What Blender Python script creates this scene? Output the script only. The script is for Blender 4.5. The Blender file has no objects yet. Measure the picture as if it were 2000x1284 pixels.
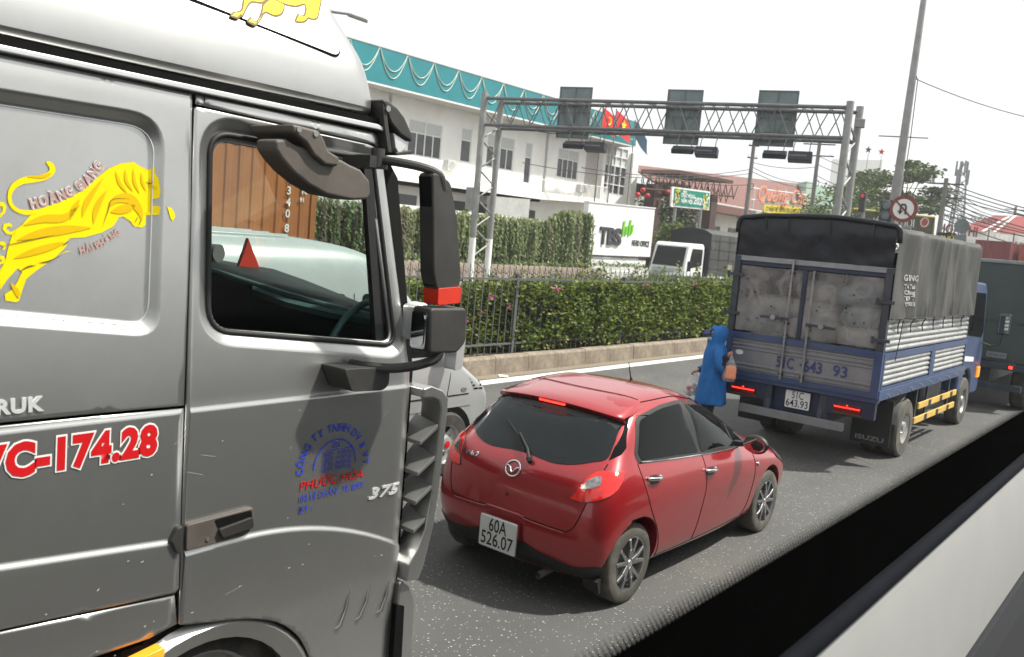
import bpy, bmesh, math, random
from math import radians, sin, cos, pi, sqrt, atan2
from mathutils import Vector, Matrix, geometry, noise
from mathutils.bvhtree import BVHTree

scene = bpy.context.scene
col = scene.collection
rnd = random.Random(7)

# ------------------------------------------------------------------ camera
cam_d = bpy.data.cameras.new("camera")
cam = bpy.data.objects.new("camera", cam_d)
col.objects.link(cam)
scene.camera = cam
cam_d.sensor_fit = 'HORIZONTAL'
cam_d.sensor_width = 36.0
cam_d.lens = 36.0 * 1700 / 2000
cam_d.clip_start = 0.05
cam_d.clip_end = 3000
PITCH, ROLL, YAW = radians(6.1477), radians(5.0033), radians(38.3872)
_d = Vector((-sin(YAW) * cos(PITCH), cos(YAW) * cos(PITCH), -sin(PITCH)))
_r = Vector((cos(YAW), sin(YAW), 0))
_u = _r.cross(_d)
_r2 = cos(ROLL) * _r + sin(ROLL) * _u
_u2 = -sin(ROLL) * _r + cos(ROLL) * _u
cam.matrix_world = Matrix(((_r2.x, _u2.x, -_d.x, 0), (_r2.y, _u2.y, -_d.y, 0), (_r2.z, _u2.z, -_d.z, 2.63), (0, 0, 0, 1)))
cam_d.dof.use_dof = True
cam_d.dof.focus_distance = 5.5
cam_d.dof.aperture_fstop = 4.5

# ------------------------------------------------------------------ light
SUN_EL, SUN_AZ = radians(56), radians(48)      # azimuth: from +Y (road ahead) towards +X
world = bpy.data.worlds.new("World")
scene.world = world
world.use_nodes = True
wn, wl = world.node_tree.nodes, world.node_tree.links
bg = wn["Background"]
sky = wn.new("ShaderNodeTexSky")
sky.sky_type = 'NISHITA'
sky.sun_disc = False
sky.sun_elevation = SUN_EL
sky.sun_rotation = SUN_AZ
sky.air_density = 1.0
sky.dust_density = 2.0
sky.ozone_density = 1.0
hs = wn.new("ShaderNodeHueSaturation")
hs.inputs["Saturation"].default_value = 0.12
wl.new(sky.outputs[0], hs.inputs["Color"])
hz = wn.new("ShaderNodeMix")               # thick bright haze over the whole sky
hz.data_type = 'RGBA'
hz.inputs[0].default_value = 0.75
hz.inputs[7].default_value = (6.6, 6.7, 6.75, 1)
wl.new(hs.outputs[0], hz.inputs[6])
wl.new(hz.outputs[2], bg.inputs[0])
bg.inputs[1].default_value = 0.078
sun_d = bpy.data.lights.new("sun", 'SUN')
sun = bpy.data.objects.new("sun", sun_d)
col.objects.link(sun)
sun_d.energy = 3.0
sun_d.angle = radians(2.2)
sun_d.color = (1.0, 0.95, 0.87)
_s = Vector((sin(SUN_AZ) * cos(SUN_EL), cos(SUN_AZ) * cos(SUN_EL), sin(SUN_EL)))
sun.rotation_euler = (-_s).to_track_quat('-Z', 'Y').to_euler()
vs = scene.view_settings
vs.view_transform = 'Standard'
vs.look = 'None'
vs.gamma = 1.0
vs.exposure = 1.25
vs.use_curve_mapping = False
scene.cycles.max_bounces = 8
scene.cycles.transparent_max_bounces = 24
scene.cycles.caustics_reflective = False
scene.cycles.caustics_refractive = False
scene.cycles.sample_clamp_indirect = 8.0
scene.cycles.use_denoising = True

# ------------------------------------------------------------------ materials
M = {}


def nodes_of(m):
    m.use_nodes = True
    return m.node_tree.nodes, m.node_tree.links


def mat(name, c, rough=.5, metal=0., var=.12, vscale=6., bump=0., bscale=30., coat=0., spec=.5, rvar=.0, c2=None, dirt=0., dirtc=(.16, .13, .10), dscale=2.5,
        emit=None, stretch=None, detail=4.):
    """procedural paint: colour with noise variation, optional second colour mottling, dirt patches, fine bump"""
    m = bpy.data.materials.new(name)
    n, l = nodes_of(m)
    b = n["Principled BSDF"]
    b.inputs["Metallic"].default_value = metal
    b.inputs["Roughness"].default_value = rough
    b.inputs["Specular IOR Level"].default_value = spec
    b.inputs["Coat Weight"].default_value = coat
    b.inputs["Coat Roughness"].default_value = .06
    tc = n.new("ShaderNodeTexCoord")
    mp = n.new("ShaderNodeMapping")
    l.new(tc.outputs["Object"], mp.inputs[0])
    if stretch:
        mp.inputs["Scale"].default_value = stretch
    t = n.new("ShaderNodeTexNoise")
    t.inputs["Scale"].default_value = vscale
    t.inputs["Detail"].default_value = detail
    t.inputs["Roughness"].default_value = .62
    l.new(mp.outputs[0], t.inputs[0])
    mix = n.new("ShaderNodeMix")
    mix.data_type = 'RGBA'
    ca = tuple(max(0, x * (1 - var)) for x in c)
    cb = tuple(x * (1 + var) for x in c) if c2 is None else c2
    mix.inputs[6].default_value = (*ca, 1)
    mix.inputs[7].default_value = (*cb, 1)
    rp = n.new("ShaderNodeMapRange")
    rp.inputs[1].default_value = .32
    rp.inputs[2].default_value = .68
    l.new(t.outputs[0], rp.inputs[0])
    l.new(rp.outputs[0], mix.inputs[0])
    out = mix.outputs[2]
    if dirt > 0:
        t2 = n.new("ShaderNodeTexNoise")
        t2.inputs["Scale"].default_value = dscale
        t2.inputs["Detail"].default_value = 8
        t2.inputs["Roughness"].default_value = .7
        l.new(mp.outputs[0], t2.inputs[0])
        r2 = n.new("ShaderNodeMapRange")
        r2.inputs[1].default_value = .48
        r2.inputs[2].default_value = .75
        r2.inputs[4].default_value = dirt
        l.new(t2.outputs[0], r2.inputs[0])
        m2 = n.new("ShaderNodeMix")
        m2.data_type = 'RGBA'
        m2.inputs[7].default_value = (*dirtc, 1)
        l.new(r2.outputs[0], m2.inputs[0])
        l.new(out, m2.inputs[6])
        out = m2.outputs[2]
        r3 = n.new("ShaderNodeMapRange")
        r3.inputs[3].default_value = rough
        r3.inputs[4].default_value = min(1, rough + .35)
        l.new(r2.outputs[0], r3.inputs[0])
        l.new(r3.outputs[0], b.inputs["Roughness"])
    elif rvar > 0:
        r3 = n.new("ShaderNodeMapRange")
        r3.inputs[3].default_value = max(.02, rough - rvar)
        r3.inputs[4].default_value = min(1, rough + rvar)
        l.new(rp.outputs[0], r3.inputs[0])
        l.new(r3.outputs[0], b.inputs["Roughness"])
    l.new(out, b.inputs["Base Color"])
    if bump > 0:
        t4 = n.new("ShaderNodeTexNoise")
        t4.inputs["Scale"].default_value = bscale
        t4.inputs["Detail"].default_value = 3
        l.new(mp.outputs[0], t4.inputs[0])
        bp = n.new("ShaderNodeBump")
        bp.inputs["Strength"].default_value = bump
        bp.inputs["Distance"].default_value = .01
        l.new(t4.outputs[0], bp.inputs["Height"])
        l.new(bp.outputs[0], b.inputs["Normal"])
    if emit:
        b.inputs["Emission Color"].default_value = (*emit[0], 1)
        b.inputs["Emission Strength"].default_value = emit[1]
    M[name] = m
    return m


def glass_mat(name, tint=(.75, .8, .78), refl=.06, rough=0.0, dark=0.0):
    """thin window glass: see-through with a little mirror"""
    m = bpy.data.materials.new(name)
    n, l = nodes_of(m)
    n.remove(n["Principled BSDF"])
    o = n["Material Output"]
    tr = n.new("ShaderNodeBsdfTransparent")
    tr.inputs[0].default_value = (*tint, 1)
    gl = n.new("ShaderNodeBsdfGlossy")
    gl.inputs["Roughness"].default_value = rough
    fr = n.new("ShaderNodeFresnel")
    fr.inputs[0].default_value = 1.45
    mp = n.new("ShaderNodeMath")
    mp.operation = 'MULTIPLY'
    mp.inputs[1].default_value = refl
    l.new(fr.outputs[0], mp.inputs[0])
    mx = n.new("ShaderNodeMixShader")
    l.new(mp.outputs[0], mx.inputs[0])
    l.new(tr.outputs[0], mx.inputs[1])
    l.new(gl.outputs[0], mx.inputs[2])
    l.new(mx.outputs[0], o.inputs[0])
    M[name] = m
    return m


# ------------------------------------------------------------------ mesh helpers
WORLDSET = set()


def link(o, parent=None):
    col.objects.link(o)
    if parent is not None:
        o.parent = parent
        if parent.name in WORLDSET:
            o.matrix_parent_inverse = parent.matrix_basis.inverted()
    return o


def tag(o, label=None, cat=None, group=None, kind=None):
    if label: o["label"] = label
    if cat: o["category"] = cat
    if group: o["group"] = group
    if kind: o["kind"] = kind
    return o


def thing(name, label, cat, loc=(0, 0, 0), rotz=0., group=None, local=True):
    o = bpy.data.objects.new(name, None)
    col.objects.link(o)
    o.empty_display_size = .2
    o.location = loc
    o.rotation_euler = (0, 0, rotz)
    tag(o, label, cat, group)
    if not local:
        o.matrix_basis = Matrix.Translation(loc)
        WORLDSET.add(o.name)
    return o


def copy_tree(o, parent=None):
    c = o.copy()
    col.objects.link(c)
    if parent is not None:
        c.parent = parent
    for ch in list(o.children):
        copy_tree(ch, c)
    return c


class MB:
    def __init__(s):
        s.v, s.f, s.m = [], [], []

    def add(s, vs_, fs, mi=0):
        k = len(s.v)
        s.v += [tuple(p) for p in vs_]
        s.f += [tuple(i + k for i in f) for f in fs]
        s.m += [mi] * len(fs)
        return s

    def box(s, x0, x1, y0, y1, z0, z1, mi=0):
        if x0 > x1: x0, x1 = x1, x0
        if y0 > y1: y0, y1 = y1, y0
        if z0 > z1: z0, z1 = z1, z0
        return s.add([(x0, y0, z0), (x1, y0, z0), (x1, y1, z0), (x0, y1, z0), (x0, y0, z1), (x1, y0, z1), (x1, y1, z1), (x0, y1, z1)],
                     [(0, 3, 2, 1), (4, 5, 6, 7), (0, 1, 5, 4), (1, 2, 6, 5), (2, 3, 7, 6), (3, 0, 4, 7)], mi)

    def obox(s, c, sx, sy, sz, R=None, mi=0):
        k = len(s.v)
        s.box(-sx / 2, sx / 2, -sy / 2, sy / 2, -sz / 2, sz / 2, mi)
        R = R or Matrix.Identity(3)
        for i in range(k, len(s.v)):
            s.v[i] = tuple(R @ Vector(s.v[i]) + Vector(c))
        return s

    def bar(s, a, b, w, h, up=(0, 0, 1), mi=0):
        a, b = Vector(a), Vector(b)
        d = (b - a)
        L = d.length
        d.normalize()
        u = Vector(up)
        if abs(u.dot(d)) > .98: u = Vector((1, 0, 0))
        r = d.cross(u).normalized()
        u = r.cross(d)
        R = Matrix((r, d, u)).transposed()
        return s.obox((a + b) / 2, w, L, h, R, mi)

    def tube(s, pts, r, n=8, mi=0, caps=True, closed=False):
        pts = [Vector(p) for p in pts]
        N = len(pts)
        rs = r if isinstance(r, (list, tuple)) else [r] * N
        prev = None
        rings = []
        for i, p in enumerate(pts):
            if closed:
                d = pts[(i + 1) % N] - pts[i - 1]
            else:
                d = pts[min(i + 1, N - 1)] - pts[max(i - 1, 0)]
            d.normalize()
            if prev is None:
                a = d.orthogonal().normalized()
            else:
                a = (prev - d * prev.dot(d))
                a = a.normalized() if a.length > 1e-6 else d.orthogonal().normalized()
            prev = a
            b = d.cross(a)
            rings.append([p + rs[i] * (cos(2 * pi * j / n) * a + sin(2 * pi * j / n) * b) for j in range(n)])
        vs_ = [q for R in rings for q in R]
        fs = []
        for i in range(N if closed else N - 1):
            i2 = (i + 1) % N
            for j in range(n):
                fs.append((i * n + j, i * n + (j + 1) % n, i2 * n + (j + 1) % n, i2 * n + j))
        if caps and not closed:
            fs.append(tuple(reversed(range(n))))
            fs.append(tuple((N - 1) * n + j for j in range(n)))
        return s.add(vs_, fs, mi)

    def cyl(s, a, b, r, n=16, mi=0, r2=None):
        return s.tube([a, b], [r, r if r2 is None else r2], n, mi)

    def prism(s, poly, axis, a, b, mi=0):
        """poly: 2-D outline in the two other axes (in x,y,z order), pushed from a to b along axis"""
        ar = sum(poly[i][0] * poly[(i + 1) % len(poly)][1] - poly[(i + 1) % len(poly)][0] * poly[i][1] for i in range(len(poly)))
        if ar < 0: poly = poly[::-1]
        n = len(poly)

        def P(p, t):
            return (t, p[0], p[1]) if axis == 'x' else (p[0], t, p[1]) if axis == 'y' else (p[0], p[1], t)
        if a > b: a, b = b, a
        vs_ = [P(p, a) for p in poly] + [P(p, b) for p in poly]
        flip = axis == 'y'
        fs = [tuple(reversed(range(n))), tuple(range(n, 2 * n))] + [(i, (i + 1) % n, n + (i + 1) % n, n + i) for i in range(n)]
        if flip: fs = [tuple(reversed(f)) for f in fs]
        return s.add(vs_, fs, mi)

    def lathe(s, prof, c, axis='x', n=32, mi=0, closed=False):
        """prof: (radius, offset along the axis)"""
        vs_ = []
        for r, h in prof:
            for j in range(n):
                a = 2 * pi * j / n
                if axis == 'x': p = (c[0] + h, c[1] + r * cos(a), c[2] + r * sin(a))
                elif axis == 'y': p = (c[0] + r * sin(a), c[1] + h, c[2] + r * cos(a))
                else: p = (c[0] + r * cos(a), c[1] + r * sin(a), c[2] + h)
                vs_.append(p)
        fs = []
        m = len(prof)
        for i in range(m if closed else m - 1):
            i2 = (i + 1) % m
            for j in range(n):
                fs.append((i * n + j, i * n + (j + 1) % n, i2 * n + (j + 1) % n, i2 * n + j))
        return s.add(vs_, fs, mi)

    def grid(s, rows, mi=0, closed=False):
        n = len(rows[0])
        vs_ = [p for r in rows for p in r]
        fs = []
        for i in range(len(rows) - 1):
            for j in range(n if closed else n - 1):
                fs.append((i * n + j, i * n + (j + 1) % n, (i + 1) * n + (j + 1) % n, (i + 1) * n + j))
        return s.add(vs_, fs, mi)

    def mesh(s, name):
        me = bpy.data.meshes.new(name)
        me.from_pydata(s.v, [], s.f)
        me.polygons.foreach_set("material_index", s.m)
        me.update()
        return me

    def build(s, name, mats, parent=None, smooth=None, bevel=0., seg=2, subsurf=0, recalc=True):
        me = s.mesh(name)
        if recalc:
            bm = bmesh.new()
            bm.from_mesh(me)
            bmesh.ops.recalc_face_normals(bm, faces=bm.faces)
            bm.to_mesh(me)
            bm.free()
        return finish(name, me, mats, parent, smooth, bevel, seg, subsurf)


def finish(name, me, mats, parent=None, smooth=None, bevel=0., seg=2, subsurf=0):
    if not isinstance(mats, (list, tuple)): mats = [mats]
    for m_ in mats:
        me.materials.append(M[m_] if isinstance(m_, str) else m_)
    o = bpy.data.objects.new(name, me)
    link(o, parent)
    if smooth is not None:
        me.polygons.foreach_set("use_smooth", [True] * len(me.polygons))
        if smooth < 180:
            me.set_sharp_from_angle(angle=radians(smooth))
    if bevel > 0:
        b = o.modifiers.new("bevel", 'BEVEL')
        b.width = bevel
        b.segments = seg
        b.limit_method = 'ANGLE'
        b.angle_limit = radians(35)
        if smooth is None:
            me.polygons.foreach_set("use_smooth", [True] * len(me.polygons))
            me.set_sharp_from_angle(angle=radians(30))
            b.harden_normals = True
    if subsurf:
        u = o.modifiers.new("sub", 'SUBSURF')
        u.levels = u.render_levels = subsurf
    return o


def evaluated_mesh(o):
    dg = bpy.context.evaluated_depsgraph_get()
    return bpy.data.meshes.new_from_object(o.evaluated_get(dg))


def catmull(P, n=6, closed=False):
    """smooth polyline through points"""
    P = [Vector(p) for p in P]
    N = len(P)
    out = []
    for i in range(N if closed else N - 1):
        p0 = P[i - 1] if (closed or i > 0) else P[i]
        p1, p2 = P[i], P[(i + 1) % N]
        p3 = P[(i + 2) % N] if (closed or i + 2 < N) else P[i + 1]
        for k in range(n):
            t = k / n
            out.append(.5 * ((2 * p1) + (p2 - p0) * t + (2 * p0 - 5 * p1 + 4 * p2 - p3) * t * t + (3 * p1 - p0 - 3 * p2 + p3) * t ** 3))
    if not closed: out.append(P[-1])
    return out


def round_poly(P, r, n=5):
    """2-D polygon with rounded corners; r a number or one per corner"""
    out = []
    N = len(P)
    for i in range(N):
        a, b, c_ = Vector(P[i - 1]), Vector(P[i]), Vector(P[(i + 1) % N])
        rr = r[i] if isinstance(r, (list, tuple)) else r
        d1, d2 = (a - b), (c_ - b)
        q = min(rr, d1.length * .48, d2.length * .48)
        if q <= 1e-6:
            out.append(tuple(b))
            continue
        p1, p2 = b + d1.normalized() * q, b + d2.normalized() * q
        for k in range(n + 1):
            t = k / n
            out.append(tuple((1 - t) ** 2 * p1 + 2 * t * (1 - t) * b + t * t * p2))
    return out


def sd_poly(p, poly):
    """signed distance to a polygon, negative inside"""
    x, y = p
    d = 1e9
    inside = False
    n = len(poly)
    for i in range(n):
        ax, ay = poly[i]
        bx, by = poly[(i + 1) % n]
        ex, ey = bx - ax, by - ay
        wx, wy = x - ax, y - ay
        L = ex * ex + ey * ey
        t = max(0, min(1, (wx * ex + wy * ey) / L)) if L > 0 else 0
        dx, dy = wx - ex * t, wy - ey * t
        d = min(d, dx * dx + dy * dy)
        if (ay > y) != (by > y) and x < (bx - ax) * (y - ay) / (by - ay) + ax:
            inside = not inside
    return -sqrt(d) if inside else sqrt(d)


def sstep(a, b, x):
    t = max(0, min(1, (x - a) / (b - a)))
    return t * t * (3 - 2 * t)


def fill2d(outline, holes=(), step=None, lines=()):
    """triangulated 2-D region: outline minus holes, inner grid points every step, feature lines kept as edges"""
    vs_, es = [], []
    for lp in [outline, *holes]:
        k = len(vs_)
        vs_ += [Vector((p[0], p[1])) for p in lp]
        es += [(k + i, k + (i + 1) % len(lp)) for i in range(len(lp))]
    cells = set()
    cs_ = .011
    for ln in lines:
        prev = None
        for p in ln:
            ok = sd_poly(p, outline) < -.003 and all(sd_poly(p, h) > .003 for h in holes)
            if ok:
                vs_.append(Vector(p))
                if prev is not None: es.append((prev, len(vs_) - 1))
                prev = len(vs_) - 1
                i, j = int(p[0] / cs_), int(p[1] / cs_)
                for di in (-1, 0, 1):
                    for dj in (-1, 0, 1): cells.add((i + di, j + dj))
            else:
                prev = None
    if step:
        x0, x1 = min(p[0] for p in outline), max(p[0] for p in outline)
        y0, y1 = min(p[1] for p in outline), max(p[1] for p in outline)
        nx, ny = int((x1 - x0) / step) + 1, int((y1 - y0) / step) + 1
        for i in range(nx + 1):
            for j in range(ny + 1):
                p = (x0 + i * step + .0007, y0 + (j + .5 * (i % 2)) * step + .0007)
                if (int(p[0] / cs_), int(p[1] / cs_)) in cells: continue
                if sd_poly(p, outline) < -step * .35 and all(sd_poly(p, h) > step * .35 for h in holes):
                    vs_.append(Vector(p))
    r = geometry.delaunay_2d_cdt(vs_, es, [], 1, 1e-5)
    V, F = r[0], []
    for f in r[2]:
        c_ = (sum(V[i][0] for i in f) / len(f), sum(V[i][1] for i in f) / len(f))
        if sd_poly(c_, outline) < 0 and all(sd_poly(c_, h) > 0 for h in holes): F.append(tuple(f))
    return V, F


def offset_poly(P, d):
    """outline moved inwards by d"""
    out = []
    n = len(P)
    a_ = sum(P[i][0] * P[(i + 1) % n][1] - P[(i + 1) % n][0] * P[i][1] for i in range(n))
    s_ = 1 if a_ > 0 else -1
    for i in range(n):
        t = Vector((P[(i + 1) % n][0] - P[i - 1][0], P[(i + 1) % n][1] - P[i - 1][1]))
        if t.length < 1e-9: continue
        t.normalize()
        out.append((P[i][0] - s_ * t.y * d, P[i][1] + s_ * t.x * d))
    return out


def spread(P, step, closed=True):
    """points along a polyline no farther apart than step"""
    out = []
    n = len(P)
    for i in range(n if closed else n - 1):
        a, b = Vector(P[i]), Vector(P[(i + 1) % n])
        k = max(1, int((b - a).length / step))
        out += [tuple(a.lerp(b, j / k)) for j in range(k)]
    return out


def skin_patch(name, outline, f3, mats, parent=None, holes=(), step=.05, thick=0., smooth=40, extra=()):
    """a filled 2-D outline carried into space by f3(u, v); thick > 0 gives it an edge"""
    V, F = fill2d(outline, holes, step, extra)
    me = bpy.data.meshes.new(name)
    me.from_pydata([f3(p[0], p[1]) for p in V], [], F)
    me.update()
    o = finish(name, me, mats, parent, smooth)
    if thick:
        s = o.modifiers.new("thick", 'SOLIDIFY')
        s.thickness = abs(thick)
        s.offset = -1 if thick > 0 else 1
    return o


_txt = [None]


def text_mesh(s, size=1., extrude=0., bold=0., align='CENTER', spacing=1., res=3, shear=0., width=None):
    """text as a flat mesh in its own x/y plane, baseline at 0"""
    cu = bpy.data.curves.new("t", 'FONT')
    cu.body = s
    cu.size = size
    cu.extrude = extrude
    cu.offset = bold
    cu.align_x = align
    cu.space_character = spacing
    cu.resolution_u = res
    cu.shear = shear
    cu.fill_mode = 'BOTH' if extrude else 'FRONT'
    ob = bpy.data.objects.new("t", cu)
    col.objects.link(ob)
    dg = bpy.context.evaluated_depsgraph_get()
    dg.update()
    me = bpy.data.meshes.new_from_object(ob.evaluated_get(dg))
    bpy.data.objects.remove(ob)
    bpy.data.curves.remove(cu)
    if width and len(me.vertices):
        if bold:
            m0 = text_mesh(s, size, 0., 0., align, spacing, res, shear)
            w0, w1 = min(v.co.x for v in m0.vertices), max(v.co.x for v in m0.vertices)
            bpy.data.meshes.remove(m0)
        else:
            w0, w1 = min(v.co.x for v in me.vertices), max(v.co.x for v in me.vertices)
        k = width / (w1 - w0)
        for v in me.vertices: v.co.x *= k
    return me


def lettering(name, s, size, origin, right, up, m, parent=None, extrude=0.002, bold=0., align='CENTER', spacing=1., off=.004, f3=None, shear=0., width=None, tags=None):
    """text standing on a plane (origin, right, up) pushed off its surface; f3 bends it onto a surface"""
    me = text_mesh(s, size, extrude, bold, align, spacing, shear=shear, width=width)
    r, u = Vector(right).normalized(), Vector(up).normalized()
    n = r.cross(u)
    for v in me.vertices:
        p = v.co.copy()
        if f3: v.co = f3(p)
        else: v.co = Vector(origin) + r * p.x + u * p.y + n * (p.z + off)
    me.materials.clear()
    o = finish(name, me, m, parent)
    if tags: tag(o, *tags)
    return o


def bvh_of(o):
    me = evaluated_mesh(o)
    b = BVHTree.FromPolygons([v.co.copy() for v in me.vertices], [tuple(p.vertices) for p in me.polygons])
    bpy.data.meshes.remove(me)
    return b


def leaf_cloud(pts, size, seed=1, up=.3, flat=.5, cup=.25):
    """many small bent leaves (two triangles folded along the rib) at points"""
    R = random.Random(seed)
    mb = MB()
    for p in pts:
        a = R.uniform(0, 2 * pi)
        d = Vector((cos(a), sin(a), R.uniform(-flat, flat) + up)).normalized()
        n = Vector((R.uniform(-1, 1), R.uniform(-1, 1), R.uniform(.2, 1.2)))
        s_ = d.cross(n).normalized()
        n = s_.cross(d)
        L = size * R.uniform(.7, 1.3)
        w = L * R.uniform(.3, .42)
        p = Vector(p)
        q = p + d * L
        c_ = p + d * L * .45
        mb.add([p, c_ + s_ * w + n * w * cup, q, c_ - s_ * w + n * w * cup], [(0, 1, 2), (0, 2, 3)])
    return mb
# ------------------------------------------------------------------ palette
mat('silver', (.50, .497, .488), .33, .88, var=.03, vscale=3, coat=.15, dirt=.20, dirtc=(.20, .19, .175), dscale=1.8)
mat('silver_matte', (.20, .198, .192), .55, .5, var=.1, dirt=.4, dirtc=(.10, .09, .08), dscale=6)
mat('badge_silver', (.66, .66, .66), .35, .3, var=.05)
mat('silver_light', (.62, .63, .63), .34, .5, var=.04, coat=.3, dirt=.15, dirtc=(.4, .39, .36))
mat('chrome', (.75, .75, .76), .14, 1., var=.05)
mat('black_plastic', (.028, .027, .026), .55, 0, var=.25, bump=.15, bscale=220, dirt=.25, dirtc=(.07, .063, .055), dscale=3)
mat('brown_plastic', (.085, .072, .062), .6, 0, var=.2, bump=.12, bscale=200, dirt=.4, dirtc=(.14, .12, .10), dscale=4)
mat('rubber', (.012, .012, .013), .6, 0, var=.2)
mat('gap_black', (.006, .006, .006), .9, 0, spec=.1)
mat('tyre', (.03, .028, .026), .8, 0, var=.3, dirt=.6, dirtc=(.13, .12, .10), dscale=5, bump=.2, bscale=60)
mat('tyre_dusty', (.075, .07, .058), .85, 0, var=.25, dirt=.7, dirtc=(.17, .155, .125), dscale=6, bump=.2, bscale=60)
mat('yellow_print', (.80, .62, .0), .45, 0, var=.05, spec=.2)
mat('yellow_dark_print', (.62, .40, .0), .45, 0, var=.05, spec=.2)
mat('brown_print', (.14, .08, .03), .5, 0, var=.1, spec=.2)
mat('white_print', (.8, .8, .78), .45, 0, var=.04, spec=.2)
mat('red_print', (.55, .012, .015), .4, 0, var=.08, spec=.2)
mat('blue_print', (.025, .055, .50), .45, 0, var=.1, spec=.2)
mat('pink_print', (.50, .30, .27), .45, .2, var=.15, vscale=40)
mat('dark_print', (.02, .02, .025), .5)
mat('black_print', (.012, .012, .012), .5)
mat('amber_lamp', (.9, .28, .02), .2, 0, var=.1, emit=((1, .35, .03), .35))
mat('red_plastic', (.55, .03, .012), .35, 0, var=.1, dirt=.2, dirtc=(.3, .05, .03))
mat('mirror_glass', (.55, .57, .57), .03, 1., var=.02)
mat('interior_dark', (.006, .009, .010), .6, 0, var=.2)
mat('interior_teal', (.055, .10, .105), .5, 0, var=.15)
mat('interior_grey', (.12, .12, .115), .6, 0, var=.15)
mat('steel', (.32, .32, .32), .45, .8, var=.15, dirt=.3, dirtc=(.18, .16, .14))
glass_mat('cab_glass', (.82, .91, .87), .2)
glass_mat('clear_glass', (.90, .95, .92), .25)
# ------------------------------------------------------------------ silver lorry cab beside the bus
truck = thing('lorry_cab', 'large silver-grey lorry cab with yellow tiger decals, close beside the bus', 'lorry', (-4.25, 1.9, 0), local=False)
XC = -4.25
WIN_OUT = round_poly([(1.905, 2.936), (2.775, 2.936), (2.955, 2.035), (1.915, 2.150)], [.10, .06, .09, .12], 6)
GLASS = round_poly([(1.928, 2.897), (2.722, 2.885), (2.925, 2.062), (1.940, 2.160)], [.08, .05, .075, .09], 6)
RECESS = round_poly([(.80, 2.945), (1.715, 2.95), (1.705, 2.135), (.80, 2.235)], [.08, .14, .10, .08], 6)
PANEL_IN = round_poly([(.83, 2.897), (1.683, 2.9), (1.672, 2.172), (.83, 2.262)], [.08, .10, .09, .08], 6)


def crease_z(y):
    """the lower swage: level behind the handle, an arc over the front of the door"""
    if y < 1.80: return 1.40 - (y - 1.15) * .085
    if y < 2.10: return 1.283 + (y - 1.80) * .03
    t = (y - 2.10) / 1.02
    return 1.292 - .30 * t * t


def cab_x(y, z):
    x = -3.0
    if z > 1.86: x -= .045 * (z - 1.86)
    if z > 3.0: x -= .10 * (z - 3.0)
    x -= .0075 * max(0, min(1, (z - 1.838) / .018))                       # belt ledge
    cz = crease_z(y)
    x += .0135 * max(0, min(1, (cz - z) / .021))
    x -= .03 * sstep(.95, .55, z)                            # tuck under
    d = sd_poly((y, z), WIN_OUT) if 1.75 < y < 3.1 and z > 1.9 else 1
    if d < .06: x -= .032 * max(0, min(1, (.050 - d) / .050))
    if y < 1.85 and z > 2.0:
        d = sd_poly((y, z), RECESS)
        if d < .05:
            x -= .034 * max(0, min(1, -d / .046))
    yf = 3.06 if z < 1.9 else 3.06 - (z - 1.9) * .235
    if y > yf - .10: x -= .10 * max(0, (y - yf + .10) / .15) ** 2.2     # turns round to the front
    return x


def cab3(off=0.):
    return lambda u, v: (cab_x(u, v) + off, u, v)


FEAT = []
for d_ in (-.004, .0, .012, .024, .036, .046, .052): FEAT.append(spread(offset_poly(RECESS, d_), .016) + [offset_poly(RECESS, d_)[0]])
for d_ in (.005, .0, -.012, -.025, -.038, -.050, -.056): FEAT.append(spread(offset_poly(WIN_OUT, d_), .016) + [offset_poly(WIN_OUT, d_)[0]])
YS_ = [.76 + i_ * .022 for i_ in range(110)]
for z_ in (1.833, 1.838, 1.846, 1.854, 1.859): FEAT.append([(y_, z_) for y_ in YS_])
for o_ in (.005, .0, -.010, -.020, -.026): FEAT.append([(y_, crease_z(y_) + o_) for y_ in YS_])
door_out = round_poly([(1.832, 3.003), (2.745, 2.975), (2.855, 2.935), (2.955, 2.70), (3.03, 2.40), (3.088, 2.03), (3.118, 1.82), (3.124, 1.50), (3.118, 1.05), (3.07, .60),
                       (3.04, .42), (2.60, .42), (2.520, .60), (2.45, .725), (2.31, .855), (2.12, .925), (1.95, .958), (1.824, .985)], [.01, .05, .08, .2, .2, .2, .1, .2, .2, .1, .0, .0, .05, .1, .1, .1, .05, .01], 4)
door = skin_patch('door', door_out, cab3(), ['silver', 'gap_black'], truck, holes=[GLASS], step=.021, thick=.022, smooth=38, extra=FEAT)
tag(door, 'grey front door with large side window and blue stamp')
skin_patch('upper_side_panel', [(.75, 3.052), (1.50, 3.050), (1.82, 3.046), (1.822, 2.60), (1.812, 1.868), (1.50, 1.873), (.75, 1.880)], cab3(), 'silver', truck, step=.022, thick=.022, smooth=38, extra=FEAT)
skin_patch('lower_side_panel', [(.75, 1.869), (1.50, 1.862), (1.811, 1.857), (1.814, 1.14), (1.80, 1.125), (1.45, 1.15), (.75, 1.205)], cab3(), 'silver', truck, step=.022, thick=.022, smooth=38, extra=FEAT)
skin_patch('lower_side_skirt', [(.75, 1.195), (1.45, 1.139), (1.80, 1.113), (1.815, .992), (1.70, .968), (1.49, .965), (1.30, .80), (.75, .80)], cab3(-.004), 'silver', truck, step=.03, thick=.022, smooth=50)
skin_patch('door_header', [(1.875, 3.046), (2.40, 3.040), (2.738, 3.036), (2.80, 3.015), (2.88, 2.955), (2.93, 2.87), (2.915, 2.865), (2.862, 2.945), (2.748, 2.986), (2.40, 2.998), (1.875, 3.014)], cab3(), 'silver', truck, step=.02, thick=.022)
skin_patch('door_header_corner', [(1.838, 3.047), (1.868, 3.046), (1.868, 3.014), (1.838, 3.015)], cab3(.001), 'silver', truck, step=.02, thick=.022)
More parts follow.
